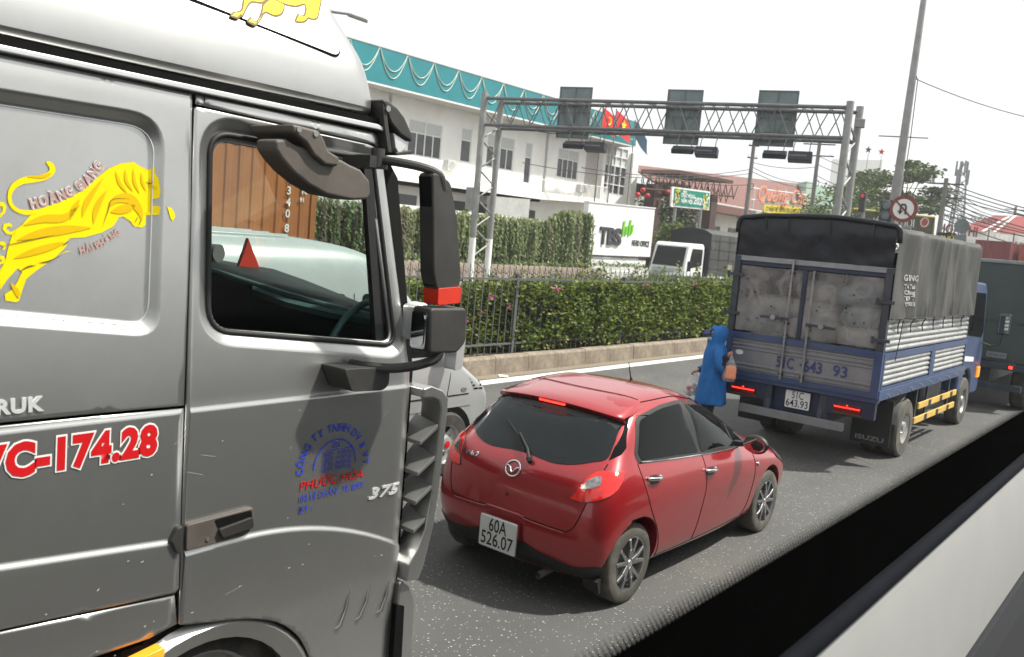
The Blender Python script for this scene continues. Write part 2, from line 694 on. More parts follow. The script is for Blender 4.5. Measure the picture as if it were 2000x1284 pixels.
# A-pillar strip ahead of the door
ap = [(2.80, 3.03), (2.885, 2.965), (2.945, 2.87), (2.975, 2.70), (3.046, 2.40), (3.103, 2.03), (3.130, 1.82), (3.137, 1.50), (3.131, 1.05), (3.083, .60), (3.05, .42),
      (3.14, .42), (3.17, .60), (3.20, 1.05), (3.21, 1.5), (3.20, 1.83), (3.17, 2.05), (3.11, 2.42), (3.035, 2.75), (2.99, 2.92), (2.93, 3.0), (2.86, 3.05)]
skin_patch('front_corner_panel', ap, cab3(-.004), 'silver', truck, step=.03, thick=.03)
# dark core added just behind the panel gaps to block light, with the window left open
core = skin_patch('dark_backing', [(.76, 3.08), (2.78, 3.07), (2.96, 2.85), (3.12, 1.9), (3.12, .45), (2.6, .45), (2.44, .72), (2.1, .90), (1.4, .9), (.76, .9)],
                  lambda u, v: (-3.085 - .045 * max(0, v - 1.86), u, v), 'gap_black', truck, holes=[GLASS], step=.2, thick=.02)
# seal and glass of the side window
gl3 = [Vector((cab_x(*p) - .002, p[0], p[1])) for p in WIN_OUT]
gi = [Vector((cab_x(*p) + .0, p[0], p[1])) for p in GLASS]
seal = MB()
seal.tube([(cab_x(p[0], p[1]) + .001, p[0], p[1]) for p in round_poly([(1.914, 2.922), (2.757, 2.918), (2.944, 2.045), (1.925, 2.150)], [.09, .055, .085, .10], 7)], .0125, 8, closed=True)
win = MB().grid([[tuple(p) for p in gl3], [tuple(p) for p in gi]], closed=True).build('window_surround', 'rubber', truck, smooth=60)
seal.build('window_seal', 'rubber', win, smooth=60)
skin_patch('side_window', GLASS, lambda u, v: (-3.062 - .045 * max(0, v - 1.86), u, v), 'cab_glass', truck, step=.2)
# the dark quarter-window post seen inside the glass
qp = MB()
qp.prism([(2.690, 2.905), (2.735, 2.905), (2.93, 2.06), (2.845, 2.06)], 'x', -3.105, -3.075)
qp.build('window_divider', 'rubber', truck)
# gutter strips under the roof cap
gt = MB()
gt.prism([(.75, 3.083), (2.738, 3.075), (2.80, 3.06), (2.80, 3.045), (2.738, 3.050), (.75, 3.062)], 'x', -3.11, -3.046)
gt.build('roof_gutter', 'silver_light', truck, bevel=.006)
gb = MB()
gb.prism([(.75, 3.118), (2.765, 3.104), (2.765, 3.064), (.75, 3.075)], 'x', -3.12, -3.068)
gb.build('gutter_black_strip', 'gap_black', truck)  # black strip between the roof cap and the pale gutter


# roof cap: rings of a rounded plan outline
def roof_ring(z, w, yf, cr, yb=.75):
    pts = []
    k = 9
    pts.append((XC + w, yb))
    for t in (.2, .4, .6, .8, .95): pts.append((XC + w + .012 * sin(pi * t), yb + (yf - cr - yb) * t))
    for i in range(k):
        a = pi / 2 * i / (k - 1)
        pts.append((XC + w - cr + cr * cos(a), yf - cr + cr * sin(a)))
    pts.append((XC, yf + .06))
    full = pts + [(2 * XC - x, y) for x, y in reversed(pts[:-1])]
    return [(x, y, z) for x, y in full]


RR = [(3.112, 1.165, 2.775, .14), (3.13, 1.195, 2.79, .15), (3.22, 1.187, 2.772, .15), (3.30, 1.172, 2.752, .15), (3.36, 1.150, 2.735, .15), (3.41, 1.120, 2.715, .15), (3.46, 1.085, 2.695, .15),
      (3.52, 1.05, 2.668, .15), (3.60, 1.012, 2.628, .16), (3.70, .965, 2.575, .17), (3.82, .89, 2.49, .20), (3.92, .79, 2.38, .22), (4.0, .6, 2.2, .25), (4.03, .3, 1.9, .2)]


def roof_wy(z):
    for a, b in zip(RR, RR[1:]):
        if a[0] <= z <= b[0]:
            t = (z - a[0]) / (b[0] - a[0])
            return tuple(a[i] + (b[i] - a[i]) * t for i in range(1, 4))
    return RR[-1][1:]


rc = MB()
rc.grid([roof_ring(*r) for r in RR])
top = roof_ring(*RR[-1])
rc.add(top, [tuple(range(len(top)))])
roof = rc.build('roof_cap', 'silver', truck, smooth=60, subsurf=1)
roof_b = bvh_of(roof)


def on_roof(y, z, off=.003):
    h = roof_b.ray_cast(Vector((-1.5, y, z)), Vector((-1, 0, 0)))
    return h[0] + h[1] * off * (1 if h[1].x > 0 else -1) if h[0] else Vector((-3.1, y, z))


# roof panel with the second animal: flat proud plate with dark gap round it
RP = round_poly([(1.20, 3.452), (1.666, 3.408), (1.808, 3.392), (2.520, 3.322), (2.548, 3.40), (2.552, 3.52), (2.545, 3.62), (2.50, 3.76), (1.20, 3.80)], [.02, .02, .02, .035, .05, .1, .1, .05, .02], 5)
skin_patch('roof_side_gap', RP, lambda u, v: on_roof(u, v, .004), 'gap_black', truck, step=.05)
cx_, cz_ = 1.95, 3.58
RP2 = [(p[0] + (.007 if p[0] < cx_ else -.007), p[1] + (.007 if p[1] < cz_ else -.007)) for p in RP]
skin_patch('roof_side_plate', RP2, lambda u, v: on_roof(u, v, .009), 'silver_light', truck, step=.05)


def flat_shape(name, outline, m, parent, f3, step=.03):
    return skin_patch(name, outline, f3, m, parent, step=step, smooth=None)


rprint = lambda o_: (lambda u, v: on_roof(u, v, o_))
legs = [
    [(2.094, 3.492), (2.046, 3.418), (2.019, 3.398), (1.997, 3.391), (1.981, 3.373), (1.981, 3.366), (2.007, 3.364), (2.021, 3.371), (2.03, 3.379), (2.043, 3.382), (2.068, 3.413), (2.108, 3.453), (2.163, 3.465), (2.209, 3.502), (2.226, 3.528)],
    [(2.163, 3.465), (2.141, 3.429), (2.106, 3.385), (2.088, 3.381), (2.078, 3.391), (2.058, 3.375), (2.055, 3.362), (2.085, 3.357), (2.103, 3.365), (2.128, 3.389), (2.162, 3.425), (2.195, 3.422), (2.222, 3.426), (2.258, 3.448), (2.285, 3.496), (2.232, 3.508), (2.209, 3.502)],
    [(2.229, 3.511), (2.279, 3.493), (2.348, 3.5), (2.4, 3.523), (2.379, 3.479), (2.36, 3.47), (2.348, 3.475), (2.331, 3.459), (2.31, 3.427), (2.353, 3.432), (2.382, 3.448), (2.399, 3.463), (2.412, 3.461), (2.437, 3.467), (2.461, 3.485), (2.492, 3.539), (2.507, 3.567), (2.505, 3.597), (2.345, 3.561)],
]
for L_ in legs:
    big = [tuple(Vector(p)) for p in catmull([(a, b, 0) for a, b in L_], 3, True)]
    big = [(p[0], p[1]) for p in big]
    cxx, czz = sum(p[0] for p in big) / len(big), sum(p[1] for p in big) / len(big)
    a_ = flat_shape('roof_decal', big, 'brown_print', truck, rprint(.0105))
    sm = []
    for i, p in enumerate(big):
        q, r_ = big[i - 1], big[(i + 1) % len(big)]
        t = Vector((r_[0] - q[0], r_[1] - q[1])).normalized()
        n_ = Vector((-t.y, t.x))
        if sd_poly((p[0] + n_.x * .004, p[1] + n_.y * .004), big) > 0: n_ = -n_
        sm.append((p[0] + n_.x * .0075, p[1] + n_.y * .0075))
    flat_shape('roof_decal', sm, 'yellow_print', truck, rprint(.0120))

# --- tiger decal on the sleeper panel (flat print)
tig = lambda o_: (lambda u, v: (cab_x(u, v) + o_, u, v))


tiger_body = [(1.167, 2.305), (1.181, 2.325), (1.194, 2.345), (1.223, 2.378), (1.236, 2.366), (1.223, 2.337), (1.208, 2.309), (1.183, 2.293), (1.185, 2.272), (1.216, 2.266), (1.227, 2.27), (1.238, 2.309), (1.25, 2.344), (1.281, 2.371), (1.32, 2.401), (1.349, 2.423), (1.377, 2.441), (1.396, 2.441), (1.377, 2.437), (1.345, 2.421), (1.369, 2.447), (1.379, 2.46), (1.379, 2.473), (1.391, 2.486), (1.44, 2.491), (1.5, 2.511), (1.54, 2.535), (1.562, 2.57), (1.575, 2.573), (1.603, 2.557), (1.617, 2.54), (1.646, 2.537), (1.66, 2.547), (1.662, 2.583), (1.701, 2.59), (1.702, 2.62), (1.68, 2.621), (1.675, 2.641), (1.699, 2.65), (1.702, 2.677), (1.696, 2.722), (1.685, 2.741), (1.687, 2.761), (1.678, 2.758), (1.668, 2.748), (1.633, 2.759), (1.609, 2.772), (1.605, 2.769), (1.564, 2.76), (1.519, 2.736), (1.476, 2.697), (1.434, 2.656), (1.4, 2.632), (1.351, 2.605), (1.28, 2.574), (1.253, 2.546), (1.234, 2.52), (1.211, 2.501), (1.202, 2.478), (1.19, 2.434), (1.185, 2.401), (1.166, 2.365)]
tail = [(1.276, 2.56), (1.241, 2.555), (1.211, 2.565), (1.194, 2.586), (1.19, 2.613), (1.197, 2.642), (1.218, 2.666), (1.248, 2.681), (1.287, 2.689), (1.312, 2.7), (1.32, 2.715), (1.309, 2.733), (1.318, 2.739), (1.334, 2.729), (1.339, 2.711), (1.33, 2.692), (1.307, 2.675), (1.275, 2.664), (1.237, 2.654), (1.212, 2.635), (1.202, 2.611), (1.207, 2.587), (1.226, 2.572), (1.256, 2.571), (1.284, 2.575)]


def cm2(P, n=3):
    return [(p.x, p.y) for p in catmull([(a, b, 0) for a, b in P], n, True)]


def ccw(P):
    a = sum(P[i][0] * P[(i + 1) % len(P)][1] - P[(i + 1) % len(P)][0] * P[i][1] for i in range(len(P)))
    return P if a > 0 else P[::-1]


T_ = lambda P: ccw(P)
flat_shape('tiger_decal', T_(tiger_body), 'yellow_print', truck, tig(.003), .02)
flat_shape('tiger_decal', T_(cm2(tail)), 'yellow_print', truck, tig(.0036), .02)
for sw in ([(1.166, 2.59), (1.179, 2.591), (1.187, 2.577), (1.183, 2.557), (1.166, 2.539), (1.166, 2.55), (1.175, 2.561), (1.176, 2.575), (1.166, 2.578)],
           [(1.211, 2.487), (1.188, 2.488), (1.175, 2.503), (1.179, 2.521), (1.196, 2.525), (1.205, 2.519), (1.201, 2.508), (1.198, 2.514), (1.188, 2.512), (1.188, 2.502), (1.2, 2.496), (1.218, 2.507)],
           [(1.166, 2.463), (1.181, 2.463), (1.188, 2.452), (1.183, 2.439), (1.174, 2.435), (1.179, 2.447), (1.166, 2.455)],
           [(1.166, 2.417), (1.179, 2.417), (1.185, 2.405), (1.181, 2.393), (1.166, 2.388), (1.166, 2.395), (1.175, 2.401), (1.166, 2.409)],
           [(1.725, 2.622), (1.743, 2.617), (1.756, 2.599), (1.758, 2.586), (1.748, 2.569), (1.739, 2.58)]):
    flat_shape('tiger_decal', ccw(sw), 'yellow_print', truck, tig(.003), None)
# darker bands of fur, thin brown creases
Rt = random.Random(3)
dk_ = MB()


def fur_band(pts, w, mb, off):
    P = catmull([(a, b, 0) for a, b in pts], 5)
    k = len(mb.v)
    n = len(P)
    for i, p in enumerate(P):
        t = (P[min(i + 1, n - 1)] - P[max(i - 1, 0)]).normalized()
        ww = w * sin(pi * max(.04, min(.96, i / (n - 1))))
        for sg in (-1, 1):
            u, v = p.x - t.y * ww * sg, p.y + t.x * ww * sg
            mb.v.append((cab_x(u, v) + off, u, v))
    for i in range(n - 1):
        mb.f.append((k + 2 * i, k + 2 * i + 1, k + 2 * i + 3, k + 2 * i + 2))
        mb.m.append(0)


for pts, w in (([(1.52, 2.60), (1.55, 2.632), (1.60, 2.637), (1.635, 2.60), (1.645, 2.565)], .018), ([(1.53, 2.585), (1.58, 2.60), (1.62, 2.615)], .016), ([(1.24, 2.52), (1.30, 2.545), (1.37, 2.555), (1.42, 2.60)], .014), ([(1.22, 2.47), (1.29, 2.495), (1.38, 2.515), (1.46, 2.525)], .016),
               ([(1.21, 2.41), (1.26, 2.43), (1.33, 2.455), (1.37, 2.47)], .012), ([(1.43, 2.56), (1.44, 2.60), (1.46, 2.64), (1.50, 2.70)], .010), ([(1.47, 2.54), (1.475, 2.58), (1.49, 2.62), (1.515, 2.66)], .010), ([(1.39, 2.55), (1.40, 2.585), (1.42, 2.62)], .009),
               ([(1.58, 2.74), (1.585, 2.70), (1.61, 2.665)], .006), ([(1.61, 2.745), (1.615, 2.70), (1.635, 2.66)], .006), ([(1.545, 2.73), (1.56, 2.69), (1.59, 2.655)], .006), ([(1.64, 2.735), (1.645, 2.70), (1.66, 2.67)], .005), ([(1.67, 2.72), (1.675, 2.695), (1.69, 2.68)], .004),
               ([(1.20, 2.33), (1.22, 2.30), (1.225, 2.28)], .008), ([(1.25, 2.68), (1.30, 2.686), (1.325, 2.70)], .006)):
    fur_band(pts, w, dk_, .0048)
tag(dk_.build('fur_marking', 'yellow_dark_print', truck), kind='stuff')
dk_ = MB()
for pts, w in (([(1.50, 2.53), (1.52, 2.59), (1.535, 2.63), (1.60, 2.638)], .0016), ([(1.36, 2.425), (1.32, 2.405), (1.285, 2.398)], .0022), ([(1.23, 2.37), (1.255, 2.385), (1.28, 2.39)], .0022), ([(1.16, 2.445), (1.25, 2.47), (1.34, 2.495)], .0014), ([(1.365, 2.46), (1.385, 2.475)], .002),
               ([(1.655, 2.705), (1.67, 2.70), (1.682, 2.706)], .0016), ([(1.62, 2.555), (1.63, 2.575)], .0014), ([(1.634, 2.545), (1.644, 2.568)], .0014)):
    fur_band(pts, w, dk_, .0055)
tag(dk_.build('fur_crease', 'brown_print', truck), kind='stuff')
MB().tube([(cab_x(*p) + .0015, *p) for p in PANEL_IN], .0028, 6, closed=True).build('panel_edge_line', 'silver_light', truck, smooth=60)


def arc_text(s, size, path, m, bold=0., name='lettering', off=.004, extrude=.0):
    """single letters set along a curve of (y, z) points on the cab side"""
    P = catmull([(a, b, 0) for a, b in path], 12)
    L = [0]
    for a, b in zip(P, P[1:]): L.append(L[-1] + (b - a).length)
    n = len(s)
    ws = []
    for ch in s:
        if ch == ' ':
            ws.append(size * .32)
            continue
        me = text_mesh(ch, size, 0, bold, 'LEFT')
        ws.append((max(v.co.x for v in me.vertices) - min(v.co.x for v in me.vertices)) + size * .08)
        bpy.data.meshes.remove(me)
    tot = sum(ws)
    k = L[-1] / tot
    s0 = 0
    out = MB()
    for ch, w in zip(s, ws):
        mid = (s0 + w / 2) * k
        s0 += w
        if ch == ' ': continue
        i = max(j for j in range(len(L)) if L[j] <= mid)
        i = min(i, len(P) - 2)
        t = (mid - L[i]) / max(1e-9, L[i + 1] - L[i])
        p = P[i].lerp(P[i + 1], t)
        d = (P[i + 1] - P[i]).normalized()
        u_ = Vector((-d.y, d.x, 0))
        me = text_mesh(ch, size, 0, bold, 'LEFT')
        x0, x1 = min(v.co.x for v in me.vertices), max(v.co.x for v in me.vertices)
        vs_ = []
        for v in me.vertices:
            q = p + d * ((v.co.x - (x0 + x1) / 2) * min(k, 1.15)) + u_ * v.co.y
            vs_.append((cab_x(q.x, q.y) + off, q.x, q.y))
        out.add(vs_, [tuple(f.vertices) for f in me.polygons])
        bpy.data.meshes.remove(me)
    return out.build(name, m, truck)


def side_text(s, size, y, z, m, bold=0., slope=0., width=None, off=.004, shear=0., name='lettering', align='LEFT', extrude=0., spacing=1.):
    f = lambda p: Vector((cab_x(y + p.x, z + p.y + slope * p.x) + off + p.z, y + p.x, z + p.y + slope * p.x))
    return lettering(name, s, size, (0, 0, 0), (0, 1, 0), (0, 0, 1), m, truck, extrude, bold, align, spacing, 0, f, shear, width)


hg = [(1.262, 2.575), (1.331, 2.599), (1.405, 2.637), (1.459, 2.682), (1.504, 2.745)]
arc_text('HOÀNG GIANG', .046, hg, 'white_print', .0030, off=.0045)
arc_text('HOÀNG GIANG', .046, hg, 'pink_print', .0012, off=.0058)
hp = [(1.425, 2.431), (1.488, 2.454), (1.57, 2.511)]
arc_text('HẢI PHÒNG', .034, hp, 'pink_print', .0012, off=.0052)
# registration: white halo, red figures
side_text('7C-174.28', .150, 1.105, 1.694, 'white_print', .0150, .012, .585, off=.003, spacing=1.1)
side_text('7C-174.28', .150, 1.105, 1.694, 'red_print', .0085, .012, .585, off=.0045, spacing=1.1)
side_text('SINOTRUK', .066, .92, 1.905, 'badge_silver', .003, .0, .365, off=.003, extrude=.003, spacing=1.1)
side_text('375', .072, 2.79, 1.312, 'badge_silver', .0026, .0, .195, off=.003, shear=.3, extrude=.002, spacing=1.1)
# blue company stamp
arc_text('CÔNG TY TNHH DV & VT', .052, [(2.392, 1.497), (2.405, 1.575), (2.455, 1.642), (2.53, 1.672), (2.62, 1.668), (2.695, 1.615), (2.735, 1.545), (2.742, 1.49)], 'blue_print', .0006)
arcl = MB()
pts_ = [(2.575 + .125 * cos(a), 1.512 + .128 * sin(a)) for a in [pi - pi * k / 24 for k in range(25)]]
arcl.grid([[(cab_x(*p) + .004, *p) for p in pts_], [(cab_x(*p) + .004, 2.575 + (p[0] - 2.575) * .955, 1.512 + (p[1] - 1.512) * .955) for p in pts_]])
arcl.box(-2.998, -2.996, 2.525, 2.675, 1.590, 1.593)
arcl.build('stamp_arc', 'blue_print', truck)
side_text('2N', .040, 2.572, 1.600, 'blue_print', .0, align='CENTER')
for k_, (s_, z_) in enumerate((('KLBT:   9.300 kg', 1.566), ('KLCP: 14.570 kg', 1.542), ('KLTB: 24.000 kg', 1.518), ('KLRT: 38.570 kg', 1.494))):
    side_text(s_, .026, 2.500, z_, 'blue_print', .0, width=.170)
side_text('PHƯỚC HÒA', .056, 2.380, 1.432, 'red_print', .0005, .0, .365, shear=.1)
side_text('102 LÊ DUẨN . TP. BMT', .042, 2.375, 1.378, 'blue_print', .0, .005, .375)
side_text('ĐT :', .042, 2.383, 1.325, 'blue_print', .0)

# --- door handle
hd = MB()
hd.prism(round_poly([(1.832, 1.395), (2.138, 1.407), (2.145, 1.318), (2.10, 1.292), (1.832, 1.288)], .015, 3), 'x', -3.02, -2.978)
h_o = hd.build('handle_bezel', 'brown_plastic', truck, bevel=.005)
MB().prism(round_poly([(1.95, 1.392), (2.125, 1.398), (2.13, 1.335), (1.98, 1.332)], .012, 3), 'x', -2.985, -2.9765).build('handle_recess', 'gap_black', h_o)
MB().prism(round_poly([(1.965, 1.352), (2.125, 1.372), (2.132, 1.325), (1.985, 1.312)], .012, 3), 'x', -2.985, -2.962).build('handle_lever', 'black_plastic', h_o, bevel=.005)
MB().cyl((-2.985, 1.925, 1.318), (-2.974, 1.925, 1.318), .0085, 14).build('keyhole', 'steel', h_o, smooth=30)
MB().prism([(1.765, 1.345), (1.790, 1.392), (1.812, 1.400), (1.812, 1.283), (1.790, 1.292)], 'x', -3.02, -2.972).build('handle_cap', 'black_plastic', truck, bevel=.006)
# pressed ribs low on the door
for (a, b) in (((2.712, .892), (2.675, .715)), ((2.842, .878), (2.800, .722)), ((2.968, .868), (2.938, .715))):
    rb = MB()
    rb.tube([(cab_x(a[0], a[1]) - .004, a[0], a[1]), (cab_x(a[0] - .005, (a[1] + b[1]) / 2) + .006, (a[0] + b[0]) / 2 + .006, (a[1] + b[1]) / 2), (cab_x(*b) + .005, *b), (cab_x(b[0] - .03, b[1] - .015) - .004, b[0] - .03, b[1] - .014)], [.005, .010, .012, .005], 10)
    rb.build('door_rib', 'silver', truck, smooth=60)
# --- kerb mirror (small convex visor mirror over the window)
km = MB()
kp = [(2.012, 2.905), (2.016, 2.868), (2.045, 2.838), (2.10, 2.795), (2.18, 2.752), (2.27, 2.722), (2.40, 2.712), (2.488, 2.722), (2.502, 2.745), (2.495, 2.80), (2.44, 2.842), (2.38, 2.855), (2.34, 2.868), (2.10, 2.90), (2.06, 2.915)]
km.prism(kp, 'x', -2.93, -2.80)
kmo = km.build('kerb_mirror_shell', 'brown_plastic', truck, bevel=.022, seg=4)
bk = MB()
bk.prism([(2.065, 2.972), (2.195, 2.965), (2.225, 2.93), (2.245, 2.895), (2.305, 2.875), (2.298, 2.838), (2.235, 2.838), (2.175, 2.868), (2.135, 2.91), (2.07, 2.94)], 'x', -3.06, -2.775)
bko = bk.build('kerb_mirror_bracket', 'brown_plastic', truck, bevel=.012, seg=3)
for q in ((2.095, 2.955), (2.175, 2.95)):
    MB().cyl((-2.782, q[0], q[1]), (-2.770, q[0], q[1]), .011, 12).build('bolt', 'steel', bko, smooth=30)
# --- main mirrors on their arm
ar = MB()
ar.tube(catmull([(-3.02, 2.60, 2.905), (-2.93, 2.62, 2.905), (-2.82, 2.66, 2.898), (-2.74, 2.74, 2.885), (-2.70, 2.80, 2.86), (-2.70, 2.83, 2.80)], 5), .020, 10)
ar.build('mirror_arm', 'black_plastic', truck, smooth=35)
ar = MB()
ar.tube(catmull([(-2.99, 2.62, 1.985), (-2.90, 2.64, 1.985), (-2.80, 2.72, 1.988), (-2.73, 2.83, 2.015), (-2.70, 2.89, 2.06), (-2.70, 2.89, 2.2)], 5), .022, 10)
ar.build('mirror_arm', 'black_plastic', truck, smooth=35)
ar = MB()
ar.cyl((-2.90, 2.615, 2.87), (-2.90, 2.615, 2.95), .030, 14)
ar.box(-3.06, -2.88, 2.555, 2.66, 2.865, 2.915)
ar.build('mirror_bracket', 'black_plastic', truck, smooth=35)
fb = MB()
fb.prism(round_poly([(2.465, 1.992), (2.735, 1.985), (2.735, 1.90), (2.70, 1.878), (2.515, 1.888)], .02, 3), 'x', -3.02, -2.85)
fb.build('mirror_foot', 'black_plastic', truck, bevel=.015, seg=3)
mh = MB()
mh.prism(round_poly([(2.745, 2.872), (2.865, 2.838), (2.925, 2.68), (2.985, 2.415), (2.975, 2.365), (2.835, 2.345), (2.80, 2.42)], .03, 4), 'x', -2.775, -2.685)
mho = mh.build('mirror_housing', 'black_plastic', truck, bevel=.02, seg=3)
mgl = MB()
mgl.add([(-2.768, 2.742, 2.848), (-2.694, 2.742, 2.848), (-2.694, 2.822, 2.37), (-2.768, 2.822, 2.37)], [(0, 1, 2, 3)])
mgl.build('mirror_glass', 'mirror_glass', mho)
MB().prism(round_poly([(2.832, 2.362), (2.985, 2.372), (2.985, 2.295), (2.835, 2.285)], .012, 3), 'x', -2.775, -2.680).build('marker_lamp', 'red_plastic', mho, bevel=.008)
ml = MB()
ml.prism(round_poly([(2.785, 2.275), (3.03, 2.272), (3.045, 2.11), (2.99, 2.062), (2.80, 2.068)], .025, 4), 'x', -2.79, -2.675)
mlo = ml.build('wide_angle_housing', 'black_plastic', truck, bevel=.014, seg=3)
mg2 = MB()
P8 = round_poly([(-2.782, 2.255), (-2.690, 2.255), (-2.690, 2.085), (-2.782, 2.085)], .02, 4)
mg2.prism(P8, 'y', 2.779, 2.784)
mg2.build('wide_angle_frame', 'chrome', mlo)
P9 = round_poly([(-2.774, 2.243), (-2.698, 2.243), (-2.698, 2.10), (-2.774, 2.10)], .02, 4)
MB().prism(P9, 'y', 2.774, 2.7785).build('wide_angle_glass', 'mirror_glass', mlo)
# grip block at the pillar foot
MB().prism(round_poly([(2.985, 2.245), (3.055, 2.265), (3.085, 2.24), (3.095, 2.09), (3.07, 2.065), (2.985, 2.08)], .015, 3), 'x', -3.06, -2.965).build('pillar_block', 'silver_light', truck, bevel=.012, seg=3)
# --- sun visor end with lamps
vz = MB()
vz.prism([(2.735, 3.185), (2.765, 3.19), (2.835, 3.165), (2.885, 3.13), (2.945, 3.055), (2.945, 3.02), (2.865, 3.045), (2.80, 3.09)], 'x', -5.45, -3.03)
vzo = vz.build('sun_visor', 'black_plastic', truck, bevel=.012)
MB().prism([(2.835, 3.05), (2.94, 3.018), (2.915, 2.985), (2.88, 2.955), (2.85, 2.985)], 'x', -3.12, -3.045).build('corner_lamp', 'amber_lamp' if False else 'silver_light', vzo, bevel=.006)
MB().prism([(2.852, 2.962), (2.955, 2.985), (2.965, 2.968), (2.86, 2.948)], 'x', -3.3, -3.04).build('visor_foot', 'black_plastic', vzo, bevel=.004)
MB().prism([(2.742, 3.18), (2.765, 3.07), (2.80, 2.955), (2.825, 2.955), (2.79, 3.08), (2.765, 3.185)], 'x', -3.2, -3.035).build('visor_bracket', 'black_plastic', vzo, bevel=.005)
MB().cyl((-3.04, 2.775, 3.15), (-3.026, 2.775, 3.15), .014, 14).build('bolt', 'steel', vzo, smooth=30)
# --- air deflector at the front corner
df = MB()
P = [(3.075, 1.835), (3.13, 1.845), (3.215, 1.815), (3.262, 1.770), (3.262, 1.70), (3.245, 1.30), (3.225, 1.10), (3.175, .90), (3.145, .835), (3.055, .845), (3.06, .93), (3.12, 1.00), (3.165, 1.10), (3.195, 1.30), (3.212, 1.72), (3.195, 1.765), (3.15, 1.785), (3.075, 1.79)]
df.prism(P, 'x', -3.10, -2.955)
dfo = df.build('air_deflector', 'silver', truck, bevel=.008, seg=3)
for zt in (1.62, 1.46, 1.31, 1.16):
    MB().add([(-2.962, 3.205, zt + .02), (-3.12, 3.20, zt + .05), (-3.12, 3.09, zt - .055), (-2.975, 3.098, zt - .060), (-2.962, 3.205, zt - .005), (-3.12, 3.20, zt + .03), (-3.12, 3.09, zt - .075), (-2.975, 3.098, zt - .080)],
             [(0, 1, 2, 3), (7, 6, 5, 4), (0, 3, 7, 4), (1, 0, 4, 5), (2, 1, 5, 6), (3, 2, 6, 7)]).build('deflector_slat', 'silver_matte', dfo, bevel=.003)
# bumper end and lower corner
bp_ = MB()
bp_.prism(round_poly([(3.045, .845), (3.115, .80), (3.165, .70), (3.175, .30), (2.66, .30), (2.66, .40), (3.04, .41)], .03, 4), 'x', -5.5, -2.99)
bpo = bp_.build('bumper', 'silver', truck, bevel=.02, seg=3)
MB().prism(round_poly([(3.03, .72), (3.085, .70), (3.095, .40), (3.03, .40)], .012, 3), 'x', -3.02, -2.986).build('bumper_recess', 'gap_black', bpo)
MB().prism([(2.56, .42), (2.66, .42), (2.66, .30), (2.56, .30)], 'x', -3.4, -3.02).build('step_edge', 'black_plastic', truck, bevel=.01)
# wheel arch liner, flared mudguard, wheel
mg = MB()
arc_ = [(1.98 + .58 * cos(a), .40 + .56 * sin(a)) for a in [pi * k / 20 for k in range(21)]]
mg.grid([[(-3.035, p[0], p[1]) for p in arc_], [(-3.00, 1.98 + (p[0] - 1.98) * .93, .40 + (p[1] - .40) * .93) for p in arc_], [(-3.03, 1.98 + (p[0] - 1.98) * .80, .40 + (p[1] - .40) * .80) for p in arc_], [(-3.45, 1.98 + (p[0] - 1.98) * .80, .40 + (p[1] - .40) * .80) for p in arc_]])
mg.build('mudguard', 'silver', truck, smooth=50)
MB().prism(round_poly([(1.60, .90), (1.755, .925), (1.755, .885), (1.60, .86)], .012, 3), 'x', -3.02, -2.965).build('side_marker_lamp', 'amber_lamp', truck, bevel=.008)


def make_wheel(parent, c, R_, w, rim_r, tyre_m, rim_m, side=1, name='wheel', dish=.05):
    """lorry style wheel: tyre torus + dished rim; side +1 = outer face towards +x"""
    t = MB()
    h = w / 2 * side
    t.lathe([(rim_r * .98, -h), (rim_r * 1.05, -h * 1.0), (R_ * .93, -h * .98), (R_, -h * .72), (R_, h * .72), (R_ * .93, h * .98), (rim_r * 1.05, h), (rim_r * .98, h)], c, 'x', 40)
    to = t.build(name, tyre_m, parent, smooth=35)
    r = MB()
    r.lathe([(rim_r * 1.0, h * .96), (rim_r * .93, h * .9), (rim_r * .88, h * .9 - dish * side), (rim_r * .45, h * .9 - dish * 1.3 * side), (rim_r * .35, h * .95), (rim_r * .12, h * 1.0), (.001, h * 1.0)], c, 'x', 40)
    r.build('rim', rim_m, to, smooth=35)
    for k in range(8):
        a = 2 * pi * k / 8
        y, z = c[1] + rim_r * .55 * cos(a), c[2] + rim_r * .55 * sin(a)
        MB().cyl((c[0] + h * .75 - dish * 1.0 * side, y, z), (c[0] + h * .9 - dish * .6 * side, y, z), rim_r * .05, 8).build('wheel_nut', 'steel', to)
    return to


make_wheel(truck, (-3.22, 1.98, .50), .50, .30, .29, 'tyre', 'steel')
# cab shell: floor, back wall, far side with its window, front wall and windscreen posts, ceiling
sh = MB()
sh.box(-5.45, -3.12, .76, 3.05, .95, 1.05)
sh.box(-5.45, -3.10, .76, .80, 1.05, 3.08)
sh.box(-5.45, -3.10, .80, 2.70, 3.05, 3.10)
sh.box(-5.50, -5.44, .80, 1.85, .98, 3.08)
sh.box(-5.50, -5.44, 1.85, 3.05, .6, 2.06)
sh.box(-5.50, -5.44, 1.85, 2.75, 2.92, 3.08)
sh.box(-5.45, -3.12, 2.98, 3.08, .6, 1.95)
sh.build('cab_shell', 'interior_grey', truck)
fp = MB()
fp.bar((-5.44, 3.06, 1.9), (-5.40, 2.74, 3.06), .10, .07)
fp.bar((-3.13, 3.06, 1.9), (-3.15, 2.74, 3.06), .07, .07)
fp.bar((-5.4, 2.74, 3.05), (-3.15, 2.74, 3.05), .1, .08)
fp.build('windscreen_frame', 'interior_dark', truck)
MB().add([(-5.40, 3.06, 1.93), (-3.14, 3.06, 1.93), (-3.16, 2.745, 3.03), (-5.38, 2.745, 3.03)], [(0, 1, 2, 3)]).build('windscreen', 'clear_glass', truck)
